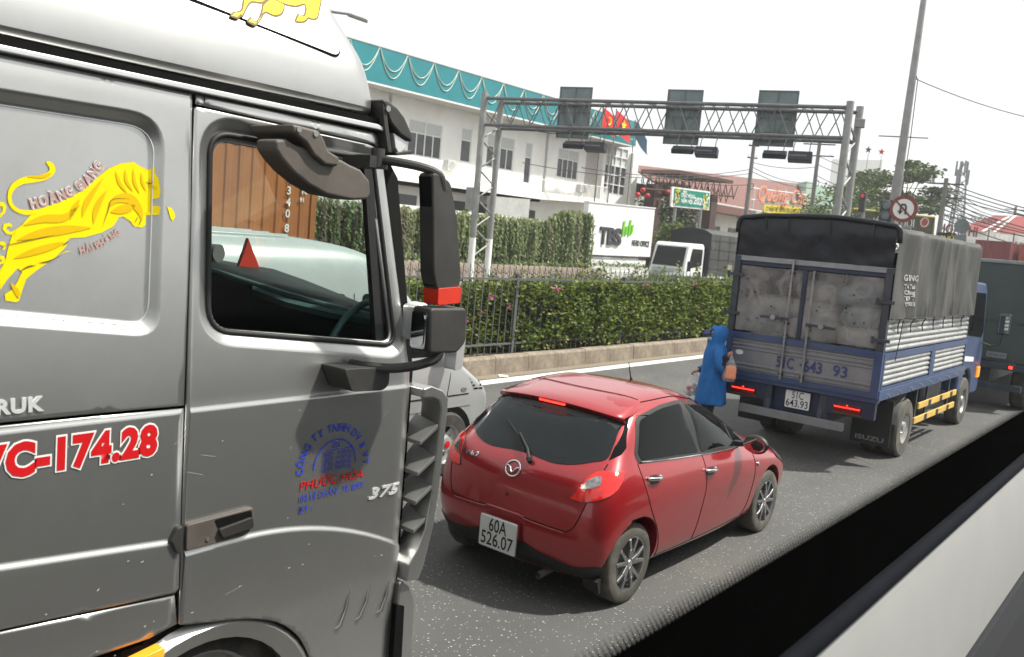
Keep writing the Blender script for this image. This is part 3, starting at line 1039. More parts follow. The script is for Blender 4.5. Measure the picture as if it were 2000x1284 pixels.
# dashboard, seat, details inside
ds = MB()
rear_e = [(-3.14, 3.00), (-3.22, 2.93), (-3.38, 2.82), (-3.60, 2.72), (-3.90, 2.64), (-4.20, 2.61), (-5.40, 2.61)]
zt_ = [2.185, 2.195, 2.22, 2.255, 2.30, 2.335, 2.345]
ds.grid([[(x, 3.05, z - .02) for (x, y), z in zip(rear_e, zt_)], [(x, y + .04, z) for (x, y), z in zip(rear_e, zt_)], [(x, y, z - .03) for (x, y), z in zip(rear_e, zt_)], [(x, y + .03, z - .12) for (x, y), z in zip(rear_e, zt_)], [(x, y + .06, 1.2) for x, y in rear_e]])
dso = ds.build('dashboard', 'interior_dark', truck, smooth=60)
MB().tube([(x, y - .004, z - .025) for (x, y), z in zip(rear_e, zt_)], .016, 8).build('dashboard_lip', 'interior_teal', dso, smooth=60)
rl2 = [(-3.20, 2.93, 2.155), (-3.36, 2.80, 2.17), (-3.56, 2.68, 2.20), (-3.74, 2.60, 2.245)]
MB().grid([[(x, y, z + .018) for x, y, z in rl2], [(x + .02, y - .015, z) for x, y, z in rl2], [(x, y, z - .03) for x, y, z in rl2]]).build('instrument_ledge', 'interior_teal', dso, smooth=60)
MB().tube(catmull([(-3.20, 2.62, 1.86), (-3.215, 2.66, 2.0), (-3.235, 2.76, 2.135), (-3.25, 2.88, 2.215), (-3.26, 2.98, 2.235), (-3.27, 3.04, 2.225)], 6), .017, 10).build('grab_rail', 'interior_teal', dso, smooth=60)
MB().prism([(2.80, 2.27), (2.98, 2.27), (2.87, 2.485)], 'x', -4.22, -4.19).build('warning_triangle', 'red_plastic', dso, bevel=.006)
MB().tube([(-4.62, 2.66, 2.385), (-4.30, 2.76, 2.385)], .05, 18).build('rolled_mat', 'interior_grey', dso, smooth=30)
st_ = MB()
st_.prism([(1.00, 1.05), (1.60, 1.05), (1.60, 1.55), (1.22, 1.60), (1.10, 2.42), (.94, 2.42)], 'x', -3.85, -3.30)
st_.build('seat', 'interior_dark', truck, bevel=.05, seg=3)
st2 = MB()
st2.prism([(1.00, 1.05), (1.60, 1.05), (1.60, 1.55), (1.22, 1.60), (1.10, 2.42), (.94, 2.42)], 'x', -5.25, -4.70)
st2.build('seat', 'interior_dark', truck, bevel=.05, seg=3)
ch = MB()
ch.box(-4.75, -4.60, -4.5, 2.9, .62, .85)
ch.box(-3.90, -3.75, -4.5, 2.9, .62, .85)
ch.box(-4.60, -3.90, -.5, -.3, .66, .82)
ch.build('chassis_rail', 'black_plastic', truck)
make_wheel(truck, (-5.28, 1.98, .50), .50, .30, .29, 'tyre', 'steel', side=-1)
for yy in (-2.2, -3.5):
    make_wheel(truck, (-3.22, yy, .50), .50, .34, .29, 'tyre', 'steel')
    make_wheel(truck, (-5.28, yy, .50), .50, .34, .29, 'tyre', 'steel', side=-1)

# small stone chips and scratches in the paint
Rq = random.Random(44)
chp = MB()
for k in range(46):
    u, v = Rq.uniform(1.18, 3.0), Rq.uniform(.75, 1.80) if Rq.random() < .8 else Rq.uniform(2.0, 2.95)
    if 2.34 < u < 2.78 and 1.3 < v < 1.72: continue
    if v > 1.9 and u > 1.72: continue
    L_ = Rq.uniform(.003, .007) if k % 6 else Rq.uniform(.03, .07)
    w = Rq.uniform(.0016, .003) if k % 6 else .0008
    a = Rq.uniform(-.6, .9)
    q = []
    for du, dv in ((-L_, -w), (L_, -w * .6), (L_ * .8, w), (-L_ * .9, w * .7)):
        uu, vv = u + du * cos(a) - dv * sin(a), v + du * sin(a) + dv * cos(a)
        q.append((cab_x(uu, vv) + .0016, uu, vv))
    chp.add(q, [(0, 1, 2, 3)])
tag(chp.build('paint_chip', 'badge_silver', truck), kind='stuff')
# ------------------------------------------------------------------ ground, road, median
def asphalt_mat():
    m = bpy.data.materials.new('asphalt')
    n, l = nodes_of(m)
    b = n["Principled BSDF"]
    b.inputs["Roughness"].default_value = .82
    b.inputs["Specular IOR Level"].default_value = .35
    tc = n.new("ShaderNodeTexCoord")

    def noise_(scale, detail=5, rough=.6, stretch=None):
        mp = n.new("ShaderNodeMapping")
        if stretch: mp.inputs["Scale"].default_value = stretch
        l.new(tc.outputs["Object"], mp.inputs[0])
        t = n.new("ShaderNodeTexNoise")
        t.inputs["Scale"].default_value = scale
        t.inputs["Detail"].default_value = detail
        t.inputs["Roughness"].default_value = rough
        l.new(mp.outputs[0], t.inputs[0])
        return t.outputs[0]

    def ramp(x, a, b_, lo=0., hi=1.):
        r = n.new("ShaderNodeMapRange")
        r.inputs[1].default_value = a
        r.inputs[2].default_value = b_
        r.inputs[3].default_value = lo
        r.inputs[4].default_value = hi
        l.new(x, r.inputs[0])
        return r.outputs[0]

    def mixc(f, a, c_):
        x = n.new("ShaderNodeMix")
        x.data_type = 'RGBA'
        l.new(f, x.inputs[0])
        for i, q in ((6, a), (7, c_)):
            if isinstance(q, tuple): x.inputs[i].default_value = (*q, 1)
            else: l.new(q, x.inputs[i])
        return x.outputs[2]
    base = mixc(ramp(noise_(.35, 6), .35, .65), (.088, .088, .085), (.125, .124, .118))
    base = mixc(ramp(noise_(.9, 4, .6, (1, .12, 1)), .45, .75, 0, .45), base, (.062, .062, .062))    # tyre-polished tracks
    base = mixc(ramp(noise_(130, 2), .3, .7, 0, .55), base, (.055, .055, .055))               # fine aggregate
    base = mixc(ramp(noise_(.55, 7, .7), .58, .72, 0, .35), base, (.17, .15, .12))               # dust

    def chips(scale, thr, dens_scale, d0, d1, stretch):
        mp = n.new("ShaderNodeMapping")
        mp.inputs["Scale"].default_value = stretch
        mp.inputs["Rotation"].default_value = (0, 0, scale)
        l.new(tc.outputs["Object"], mp.inputs[0])
        v = n.new("ShaderNodeTexVoronoi")
        v.inputs["Scale"].default_value = scale
        l.new(mp.outputs[0], v.inputs["Vector"])
        near = ramp(v.outputs["Distance"], thr, thr * .7)
        sp = n.new("ShaderNodeSeparateColor")
        l.new(v.outputs["Color"], sp.inputs[0])
        gate = n.new("ShaderNodeMath")
        gate.operation = 'LESS_THAN'
        l.new(sp.outputs[0], gate.inputs[0])
        l.new(ramp(noise_(dens_scale, 3), .35, .65, d0, d1), gate.inputs[1])
        k = n.new("ShaderNodeMath")
        k.operation = 'MULTIPLY'
        l.new(near, k.inputs[0])
        l.new(gate.outputs[0], k.inputs[1])
        return k.outputs[0]
    c1 = chips(24, .24, .8, .04, .34, (1, 2.1, 1))
    c2 = chips(34, .25, 1.3, .05, .32, (2.0, 1, 1))
    base = mixc(c1, base, (.46, .45, .42))
    base = mixc(c2, base, (.36, .35, .325))
    base = mixc(ramp(noise_(.8, 5, .65), .62, .70, 0, .6), base, (.045, .045, .045))     # oil and damp stains
    l.new(base, b.inputs["Base Color"])
    bp = n.new("ShaderNodeBump")
    bp.inputs["Strength"].default_value = .5
    bp.inputs["Distance"].default_value = .006
    l.new(noise_(140, 2), bp.inputs["Height"])
    l.new(bp.outputs[0], b.inputs["Normal"])
    M['asphalt'] = m


asphalt_mat()
mat('earth', (.20, .16, .115), .95, var=.3, vscale=3, bump=.4, bscale=40, c2=(.26, .21, .15))
mat('dust', (.27, .225, .165), .95, var=.2, vscale=4, c2=(.20, .17, .13), bump=.3, bscale=60, dirt=.5, dirtc=(.13, .115, .095), dscale=1.3)
mat('line_paint', (.62, .62, .59), .7, var=.1, vscale=5, dirt=.55, dirtc=(.30, .27, .22), dscale=3)
mat('kerb_concrete', (.25, .20, .15), .9, var=.25, vscale=5, c2=(.33, .28, .22), bump=.6, bscale=40, dirt=.85, dirtc=(.10, .08, .06), dscale=1.5)
mat('pavement', (.33, .31, .28), .9, var=.12, vscale=3, dirt=.4)
mat('fence_paint', (.13, .135, .135), .5, .3, var=.2, vscale=20, dirt=.4, dirtc=(.16, .13, .11))
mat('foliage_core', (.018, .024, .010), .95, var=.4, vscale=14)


def leaf_mat(name, a, b_, c_, trans=.35, rough=.5, bright=.12):
    m = bpy.data.materials.new(name)
    n, l = nodes_of(m)
    p = n["Principled BSDF"]
    p.inputs["Roughness"].default_value = rough
    p.inputs["Specular IOR Level"].default_value = .45
    ge = n.new("ShaderNodeNewGeometry")
    cr = n.new("ShaderNodeValToRGB")
    cr.color_ramp.elements[0].color = (*a, 1)
    cr.color_ramp.elements[1].color = (*c_, 1)
    e = cr.color_ramp.elements.new(.55)
    e.color = (*b_, 1)
    l.new(ge.outputs["Random Per Island"], cr.inputs[0])
    l.new(cr.outputs[0], p.inputs["Base Color"])
    t = n.new("ShaderNodeBsdfTranslucent")
    l.new(cr.outputs[0], t.inputs[0])
    mx = n.new("ShaderNodeMixShader")
    mx.inputs[0].default_value = trans
    l.new(p.outputs[0], mx.inputs[1])
    l.new(t.outputs[0], mx.inputs[2])
    l.new(mx.outputs[0], n["Material Output"].inputs[0])
    M[name] = m


leaf_mat('hedge_leaf', (.034, .070, .014), (.13, .19, .032), (.33, .36, .075), trans=.42)
leaf_mat('vine_leaf', (.05, .09, .024), (.14, .195, .05), (.27, .31, .095), trans=.4)
leaf_mat('bush_leaf', (.035, .065, .014), (.07, .12, .02), (.15, .21, .04))
leaf_mat('tree_leaf', (.030, .052, .018), (.07, .105, .034), (.13, .17, .055))
leaf_mat('dry_vine', (.10, .07, .045), (.16, .11, .07), (.10, .11, .05))
leaf_mat('pink_petal', (.48, .10, .22), (.6, .16, .30), (.7, .28, .40))

g = MB()
g.add([(-600, -120, 0), (600, -120, 0), (600, 1500, 0), (-600, 1500, 0)], [(0, 1, 2, 3)])
tag(g.build('road', 'asphalt'), kind='structure')
g = MB()
g.add([(-9.87, -60, .004), (-9.56, -60, .004), (-9.56, 300, .004), (-9.87, 300, .004)], [(0, 1, 2, 3)])
tag(g.build('road_marking', 'line_paint'), kind='structure')
# dust lying between the edge line and the kerb, ragged border
ds_ = MB()
rows = []
yy = -30.
while yy < 90:
    xe = -9.93 + .05 * noise.noise((yy * .7, 0, 0)) + .035 * noise.noise((yy * 3.1, 4, 0))
    rows.append([(-10.24, yy, .004), (-10.1, yy, .0045), (xe, yy, .004)])
    yy += .25
ds_.grid(rows)
tag(ds_.build('kerbside_dust', 'dust'), kind='structure')

med = MB()
med.box(-11.55, -10.43, -30, 120, -.05, .30)
mo = med.build('median_soil', 'earth')
tag(mo, kind='structure')
km_ = MB()
km_.prism([(-.12, -.02), (.10, -.02), (.085, .30), (.05, .335), (-.12, .335)], 'y', -.4985, .4985)
kerb = thing('median_kerb', 'dusty concrete kerb below the hedge and iron fence', 'kerb', (-10.3, 12, 0), local=False)
kme = km_.mesh('kerb_stone')
kme.materials.append(M['kerb_concrete'])
Rk = random.Random(5)
for i in range(38):
    o = bpy.data.objects.new('kerb_stone', kme)
    link(o, kerb)
    o.location = (-10.30 + Rk.uniform(-.006, .006), 2.0 + i * 1.0, Rk.uniform(-.008, .006))
    o.rotation_euler = (Rk.uniform(-.005, .005), Rk.uniform(-.02, .02), Rk.uniform(-.006, .006))
    bv = o.modifiers.new('bevel', 'BEVEL')
    bv.width = .012
    bv.segments = 2
# litter
lt = MB()
lt.add([(-9.98, 12.35, .012), (-9.86, 12.47, .02), (-9.98, 12.60, .012), (-10.09, 12.45, .03)], [(0, 1, 2, 3)])
tag(lt.build('paper_scrap', 'white_print'), 'small white paper scrap lying in the dust by the kerb', 'litter')

# ------------------------------------------------------------------ iron fence on the median
fence = thing('iron_fence', 'grey iron median fence with curled spear tops in front of the hedge', 'fence', (-10.5, 14, .33), local=False)
rl = MB()
rl.box(-10.53, -10.47, 5.0, 40.0, 1.755, 1.795)
rl.build('top_rail', 'fence_paint', fence)
rl = MB()
rl.box(-10.525, -10.475, 5.0, 40.0, .50, .535)
rl.build('bottom_rail', 'fence_paint', fence)
bar = MB()
bar.box(-.009, .009, -.009, .009, -.05, 1.78)
bar.add([(-.016, 0, 1.98), (0, -.016, 1.98), (.016, 0, 1.98), (0, .016, 1.98), (0, 0, 2.08), (0, 0, 1.93)], [(0, 1, 4), (1, 2, 4), (2, 3, 4), (3, 0, 4), (1, 0, 5), (2, 1, 5), (3, 2, 5), (0, 3, 5)])
bar.box(-.007, .007, -.007, .007, 1.795, 1.94)
for sgn in (-1, 1):
    bar.tube([(0, sgn * (.012 + .05 * sin(pi * t)), 1.80 + .16 * t) if t < .8 else (0, sgn * (.012 + .05 * sin(pi * t) + (t - .8) * .22), 1.80 + .16 * t) for t in [k / 6 for k in range(7)]], .006, 5)
bme = bar.mesh('bar')
bme.materials.append(M['fence_paint'])
k = 0
yb = 7.9
while yb < 31:
    o = bpy.data.objects.new('bar', bme)
    link(o, fence)
    o.location = (-10.5, yb, .33 - .33)
    yb += .19
    k += 1
pst = MB()
pst.box(-.035, .035, -.035, .035, .30, 1.85)
pst.box(-.045, .045, -.045, .045, 1.85, 1.88)
pme = pst.mesh('post')
pme.materials.append(M['fence_paint'])
for yb in (5.3, 9.3, 13.28, 17.25, 21.2, 25.2, 29.2, 33.2, 37.2):
    o = bpy.data.objects.new('post', pme)
    link(o, fence)
    o.location = (-10.5, yb, 0)

# ------------------------------------------------------------------ hedge behind and through the fence
hedge = thing('hedge', 'dense leafy green hedge with a few pink flowers on the median', 'hedge', (-11.0, 15, .33), local=False)


def hedge_top(y):
    t = 1.62 + .10 * sstep(12.5, 16, y) + .16 * sstep(16.5, 21, y)
    return t + .10 * noise.noise((y * .9, 3.3, 0)) + .09 * noise.noise((y * 2.7, 1.1, 0))


def hedge_front(y, z):
    return -10.62 + .24 * sstep(12.6, 14.4, y) + .09 * noise.noise((y * 1.3, z * 1.6, 7)) + .07 * noise.noise((y * 3.4, z * 3.6, 2)) + .04 * sstep(.5, 1.1, z)


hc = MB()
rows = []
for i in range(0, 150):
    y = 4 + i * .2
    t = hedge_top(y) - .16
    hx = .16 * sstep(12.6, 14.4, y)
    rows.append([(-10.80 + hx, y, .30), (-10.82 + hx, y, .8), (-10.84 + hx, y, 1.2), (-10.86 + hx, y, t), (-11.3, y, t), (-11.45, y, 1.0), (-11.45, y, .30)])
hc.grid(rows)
hc.build('hedge_dark_core', 'foliage_core', hedge)  # solid dark core added inside the leaves to stop see-through
Rh = random.Random(11)
pts = []
for i in range(40000):
    y = Rh.uniform(8.5, 29) if Rh.random() < .92 else Rh.uniform(4.5, 33)
    T = hedge_top(y)
    if Rh.random() < .72:
        z = .36 + (T - .36) * Rh.random() ** .92
        x = hedge_front(y, z) - abs(Rh.gauss(0, .10))
        if z < .55 and Rh.random() < .45: continue
    else:
        x = Rh.uniform(-11.5, -10.55)
        z = T - abs(Rh.gauss(0, .07))
    if noise.noise((y * 1.1, z * 1.4, 13)) < -.42 and Rh.random() < .7: continue
    pts.append((x, y, z))
for i in range(90):        # shoots that stick out over the rail
    y = Rh.uniform(11, 28)
    T = hedge_top(y)
    h = Rh.uniform(.08, .34) * (1.3 if y > 16 else .7)
    x = Rh.uniform(-11.2, -10.5)
    for q in range(int(h / .018)):
        pts.append((x + Rh.gauss(0, .025), y + Rh.gauss(0, .03), T + q * .018))
leaf_cloud(pts, .082, 5, up=.15, flat=.7).build('hedge_leaf', 'hedge_leaf', hedge, recalc=False)
for (y, z) in ((12.55, 1.42), (13.1, 1.22), (14.3, 1.58), (14.42, 1.60), (11.95, .98), (12.3, 1.10), (20.6, 1.74), (23.2, 1.86), (11.75, .80), (18.0, 1.72)):
    fp_ = [(hedge_front(y, z) + .03 + Rh.gauss(0, .02), y + Rh.gauss(0, .035), z + Rh.gauss(0, .03)) for q in range(12)]
    leaf_cloud(fp_, .05, int(y * 100), up=.3).build('flower', 'pink_petal', hedge, recalc=False)
# ------------------------------------------------------------------ the bus the picture is taken from: left side wall and window
mat('bus_panel', (.31, .315, .305), .55, 0, var=.03, vscale=4, bump=.06, bscale=300)
mat('frit', (.002, .002, .002), 1., 0, spec=0.)
mat('bus_rubber', (.006, .007, .010), .8, 0, var=.2, spec=.05)
mat('seat_cloth', (.012, .014, .018), .9, 0, var=.3, vscale=60)
mat('bus_paint', (.045, .06, .055), .35, 0, coat=.3)  # dark tone chosen so the lower lorry cab reflects darker
m_ = bpy.data.materials.new('bus_glass')
n_, l_ = nodes_of(m_)
n_.remove(n_["Principled BSDF"])
t_ = n_.new("ShaderNodeBsdfTransparent")
t_.inputs[0].default_value = (.96, .975, .965, 1)
l_.new(t_.outputs[0], n_["Material Output"].inputs[0])
M['bus_glass'] = m_
bus = thing('bus', 'interior wall and window ledge of the bus at the lower right', 'bus', (-.5, 3, 0), local=False)
# light grey wall lining, sloping a little
pl = MB()
pl.prism([(-.560, 1.822), (-.540, 1.815), (-.520, 1.70), (-.508, 1.265), (-.56, 1.25)], 'y', -1.5, 9)
pl.build('side_panel', 'bus_panel', bus, bevel=.008, seg=3)
pl = MB()
pl.prism([(-.565, 1.250), (-.490, 1.262), (-.470, 1.15), (-.470, .60), (-.565, .60)], 'y', -1.5, 9)
pl.build('lower_panel', 'seat_cloth', bus)
gk = MB()
gk.tube([(-.548, -1.5, 1.846), (-.548, 9, 1.832)], .026, 12)
gk.build('window_gasket', 'bus_rubber', bus, smooth=60)
fr_ = MB()
fr_.prism([(-1.5, 1.83), (9, 1.81), (9, 2.052), (-1.5, 2.092)], 'x', -.556, -.553)
fr_.build('black_border', 'frit', bus)
dt = MB()
y = .75
while y < 5.0:
    z0 = 2.092 - (y + 1.5) * .0038
    for k in range(5):
        r = .0050 * (1 - k / 6)
        zz = z0 + .003 + k * .0072
        yy = y + (.006 if k % 2 else 0)
        dt.add([(-.5545, yy - r, zz), (-.5545, yy, zz - r * 1.5), (-.5545, yy + r, zz), (-.5545, yy, zz + r * 1.5)], [(0, 1, 2, 3)])
    y += .0125
tag(dt.build('border_dots', 'frit', bus), kind='stuff')
pn = MB()
pn.add([(-.5575, -1.5, 1.82), (-.5575, 9, 1.80), (-.5575, 9, 3.2), (-.5575, -1.5, 3.2)], [(0, 1, 2, 3)])
pn.build('window_pane', 'bus_glass', bus)
ob = MB()
ob.box(-.62, -.57, -1.5, 9, .35, 1.82)
ob.build('outer_skin', 'bus_paint', bus, bevel=.01)

rf = MB()  # unseen bus shell from here, added to darken reflections in cab and hatchback
rf.prism([(-.60, 3.12), (-.55, 3.20), (-.3, 3.27), (1.7, 3.27), (1.95, 3.20), (2.0, 3.12), (1.9, 3.10), (-.5, 3.10)], 'y', -5, 1.45)
rf.build('roof', 'bus_paint', bus)
rw = MB()
rw.box(1.94, 2.0, -5, 9, .35, 1.75)
rw.build('far_wall', 'bus_panel', bus)
fl_ = MB()
fl_.box(-.56, 1.94, -5, 9, .30, .62)
fl_.build('floor', 'seat_cloth', bus)
for yy in (-4.2, -1.9):
    MB().box(-.60, -.555, yy - .06, yy + .06, 1.83, 3.12).build('window_post', 'bus_rubber', bus)
# ------------------------------------------------------------------ red hatchback
mat('car_red', (.34, .010, .015), .28, .35, var=.05, vscale=2, coat=1., dirt=.10, dirtc=(.30, .14, .11), dscale=1.2)
mat('car_black', (.012, .012, .012), .5, 0, var=.2, dirt=.25, dirtc=(.06, .05, .045))
mat('well_black', (.006, .006, .006), .9, 0, spec=.1)
mat('tint_glass', (.005, .0055, .006), .04, 0, var=.1, spec=.10)
mat('tint_rear', (.012, .015, .017), .05, 0, var=.1, spec=.24)
mat('lamp_red', (.62, .010, .008), .10, 0, var=.35, vscale=26, coat=.6, emit=((1, .02, .01), .04))
mat('lamp_clear', (.26, .255, .255), .2, .6, var=.45, vscale=45, coat=1.)
mat('brake_led', (.8, .02, .02), .3, 0, emit=((1, .03, .02), 2.2))
mat('alloy', (.30, .30, .305), .33, .85, var=.12, dirt=.35, dirtc=(.13, .12, .10))
mat('plate_white', (.74, .75, .74), .45, 0, var=.05, dirt=.15, dirtc=(.4, .38, .34))
car = thing('red_hatchback', 'red five-door hatchback with white number plate, just ahead of the silver lorry', 'car', (-3.84, 5.49, 0), 0.)


def car_ring(z3, yr, yf, wr, wm, wf, cr, cf, bow_r=.10, bow_f=.18):
    """half outline rear centre -> front centre; z3 = height at rear, middle and front"""
    zr, zm, zf = z3
    L = yf - yr
    P = [(0, yr), (wr * .45, yr + bow_r * .18), (wr * .78, yr + bow_r * .62), (wr * .95, yr + bow_r + cr * .35), (wr, yr + bow_r + cr), (wm * .998, yr + L * .38), (wm, yr + L * .52), (wm * .995, yr + L * .66),
         (wf, yf - bow_f - cf), (wf * .93, yf - bow_f - cf * .30), (wf * .74, yf - bow_f * .62), (wf * .40, yf - bow_f * .16), (0, yf)]
    out = []
    for i, (x, y) in enumerate(P):
        t = (y - yr) / L
        z = zr + (zm - zr) * min(1, t * 2) if t < .5 else zm + (zf - zm) * (t - .5) * 2
        out.append((x, y, z))
    return out


CR = [
    car_ring((.20, .19, .20), -.40, 3.02, .66, .70, .64, .10, .15),
    car_ring((.25, .215, .23), -.50, 3.16, .755, .775, .70, .10, .15),
    car_ring((.40, .32, .36), -.555, 3.25, .805, .805, .765, .12, .15),
    car_ring((.52, .46, .50), -.565, 3.26, .825, .820, .785, .12, .16),
    car_ring((.62, .58, .60), -.552, 3.235, .838, .835, .795, .14, .18),
    car_ring((.74, .70, .69), -.535, 3.14, .842, .8475, .795, .16, .22),
    car_ring((.86, .82, .76), -.515, 3.00, .832, .842, .775, .18, .30),
    car_ring((.97, .90, .835), -.46, 2.80, .805, .822, .745, .18, .30),
    car_ring((1.04, .965, .905), -.385, 2.50, .770, .792, .70, .16, .25),
    car_ring((1.10, 1.04, .975), -.32, 2.29, .735, .757, .665, .15, .20),
    car_ring((1.21, 1.18, 1.14), -.21, 1.98, .690, .707, .63, .15, .20),
    car_ring((1.33, 1.325, 1.28), -.07, 1.66, .635, .650, .59, .15, .20),
    car_ring((1.410, 1.424, 1.385), .06, 1.42, .570, .592, .54, .14, .20),
    car_ring((1.455, 1.482, 1.445), .20, 1.22, .46, .48, .43, .12, .18),
    car_ring((1.472, 1.503, 1.470), .36, 1.00, .22, .24, .22, .08, .10),
]
cb = MB()
rows = []
for h in CR:
    rows.append([(x, y, z) for x, y, z in h] + [(-x, y, z) for x, y, z in reversed(h[1:-1])])
cb.grid(rows, closed=True)
n_ = len(rows[0])
N_ = len(rows)
# close roof and floor with strips across
half = len(CR[0])
for base, flip in (((N_ - 1) * n_, False), (0, True)):
    for i in range(half - 1):
        a, b = base + i, base + i + 1
        a2, b2 = base + (n_ - i) % n_, base + (n_ - i - 1) % n_
        f = [a, b, b2, a2]
        f = list(dict.fromkeys(f))
        if len(f) >= 3: cb.f.append(tuple(f if not flip else f[::-1])); cb.m.append(0)
cbody = cb.build('body', ['car_red', 'well_black'], car, smooth=180, subsurf=2)
car_bvh = bvh_of(cbody)
# wheel openings cut from the closed body
cut = MB()
for y in (0, 2.49):
    cut.lathe([(.001, -1), (.352, -1), (.352, -.50), (.001, -.50)], (0, y, .315), 'x', 40)
    cut.lathe([(.001, .50), (.352, .50), (.352, 1), (.001, 1)], (0, y, .315), 'x', 40)
cutter = cut.build('cutter', 'well_black')
cutter.location = car.location
bpy.context.view_layer.update()
bo = cbody.modifiers.new('arches', 'BOOLEAN')
bo.object = cutter
bo.operation = 'DIFFERENCE'
bo.solver = 'EXACT'
me2 = evaluated_mesh(cbody)
cbody.modifiers.clear()
cbody.data = me2
bpy.data.objects.remove(cutter)
me2.materials.clear()
for q in ('car_red', 'well_black', 'car_black'): me2.materials.append(M[q])
mi = []
for p in me2.polygons:
    c_ = p.center
    w = 0
    for y in (0, 2.49):
        if sqrt((c_.y - y) ** 2 + (c_.z - .315) ** 2) < .349 and abs(c_.x) < .842 and (abs(p.normal.x) > .9 and abs(c_.x) < .6 or abs(sqrt((c_.y - y) ** 2 + (c_.z - .315) ** 2) - .352) < .012): w = 1
    if w == 0 and c_.z < .215: w = 2
    mi.append(w)
me2.polygons.foreach_set('material_index', mi)
me2.polygons.foreach_set('use_smooth', [True] * len(me2.polygons))
me2.set_sharp_from_angle(angle=radians(45))


def car_side(y, z, off=.004, s=1):
    h = car_bvh.ray_cast(Vector((s * 1.6, y, z)), Vector((-s, 0, 0)))
    return h[0] + h[1] * off * (1 if h[1].x * s > 0 else -1) if h[0] else Vector((s * .7, y, z))


def car_rear(x, z, off=.004):
    h = car_bvh.ray_cast(Vector((x, -1.6, z)), Vector((0, 1, 0)))
    return h[0] + h[1] * off * (1 if h[1].y < 0 else -1) if h[0] else Vector((x, -.2, z))


def car_top(x, y, off=.004):
    h = car_bvh.ray_cast(Vector((x, y, 2.5)), Vector((0, 0, -1)))
    return h[0] + h[1] * off * (1 if h[1].z > 0 else -1) if h[0] else Vector((x, y, .8))


def car_wrap(u, z, off=.004):
    """wraps round the tail: |u| < .55 straight across, beyond that turning round the corner to the flank"""
    s_ = 1 if u >= 0 else -1
    if abs(u) <= .55:
        return car_rear(u, z, off)
    a = (abs(u) - .55) / .35
    d = Vector((s_ * sin(a), -cos(a), 0))
    h = car_bvh.ray_cast(Vector((s_ * .55, -.25, z)) + d * 1.5, -d)
    if not h[0]: return Vector((s_ * .7, -.3, z))
    return h[0] + h[1] * off * (1 if h[1].dot(d) > 0 else -1)


def seam(name, pts, f, r=.0032, parent=None, m='well_black'):
    P = [f(p[0], p[1], .0005) for p in pts]
    return MB().tube(P, r, 6).build(name, m, parent or car, smooth=60)


def dense(pts, n=8):
    return [(p.x, p.y) for p in catmull([(a, b, 0) for a, b in pts], n)]


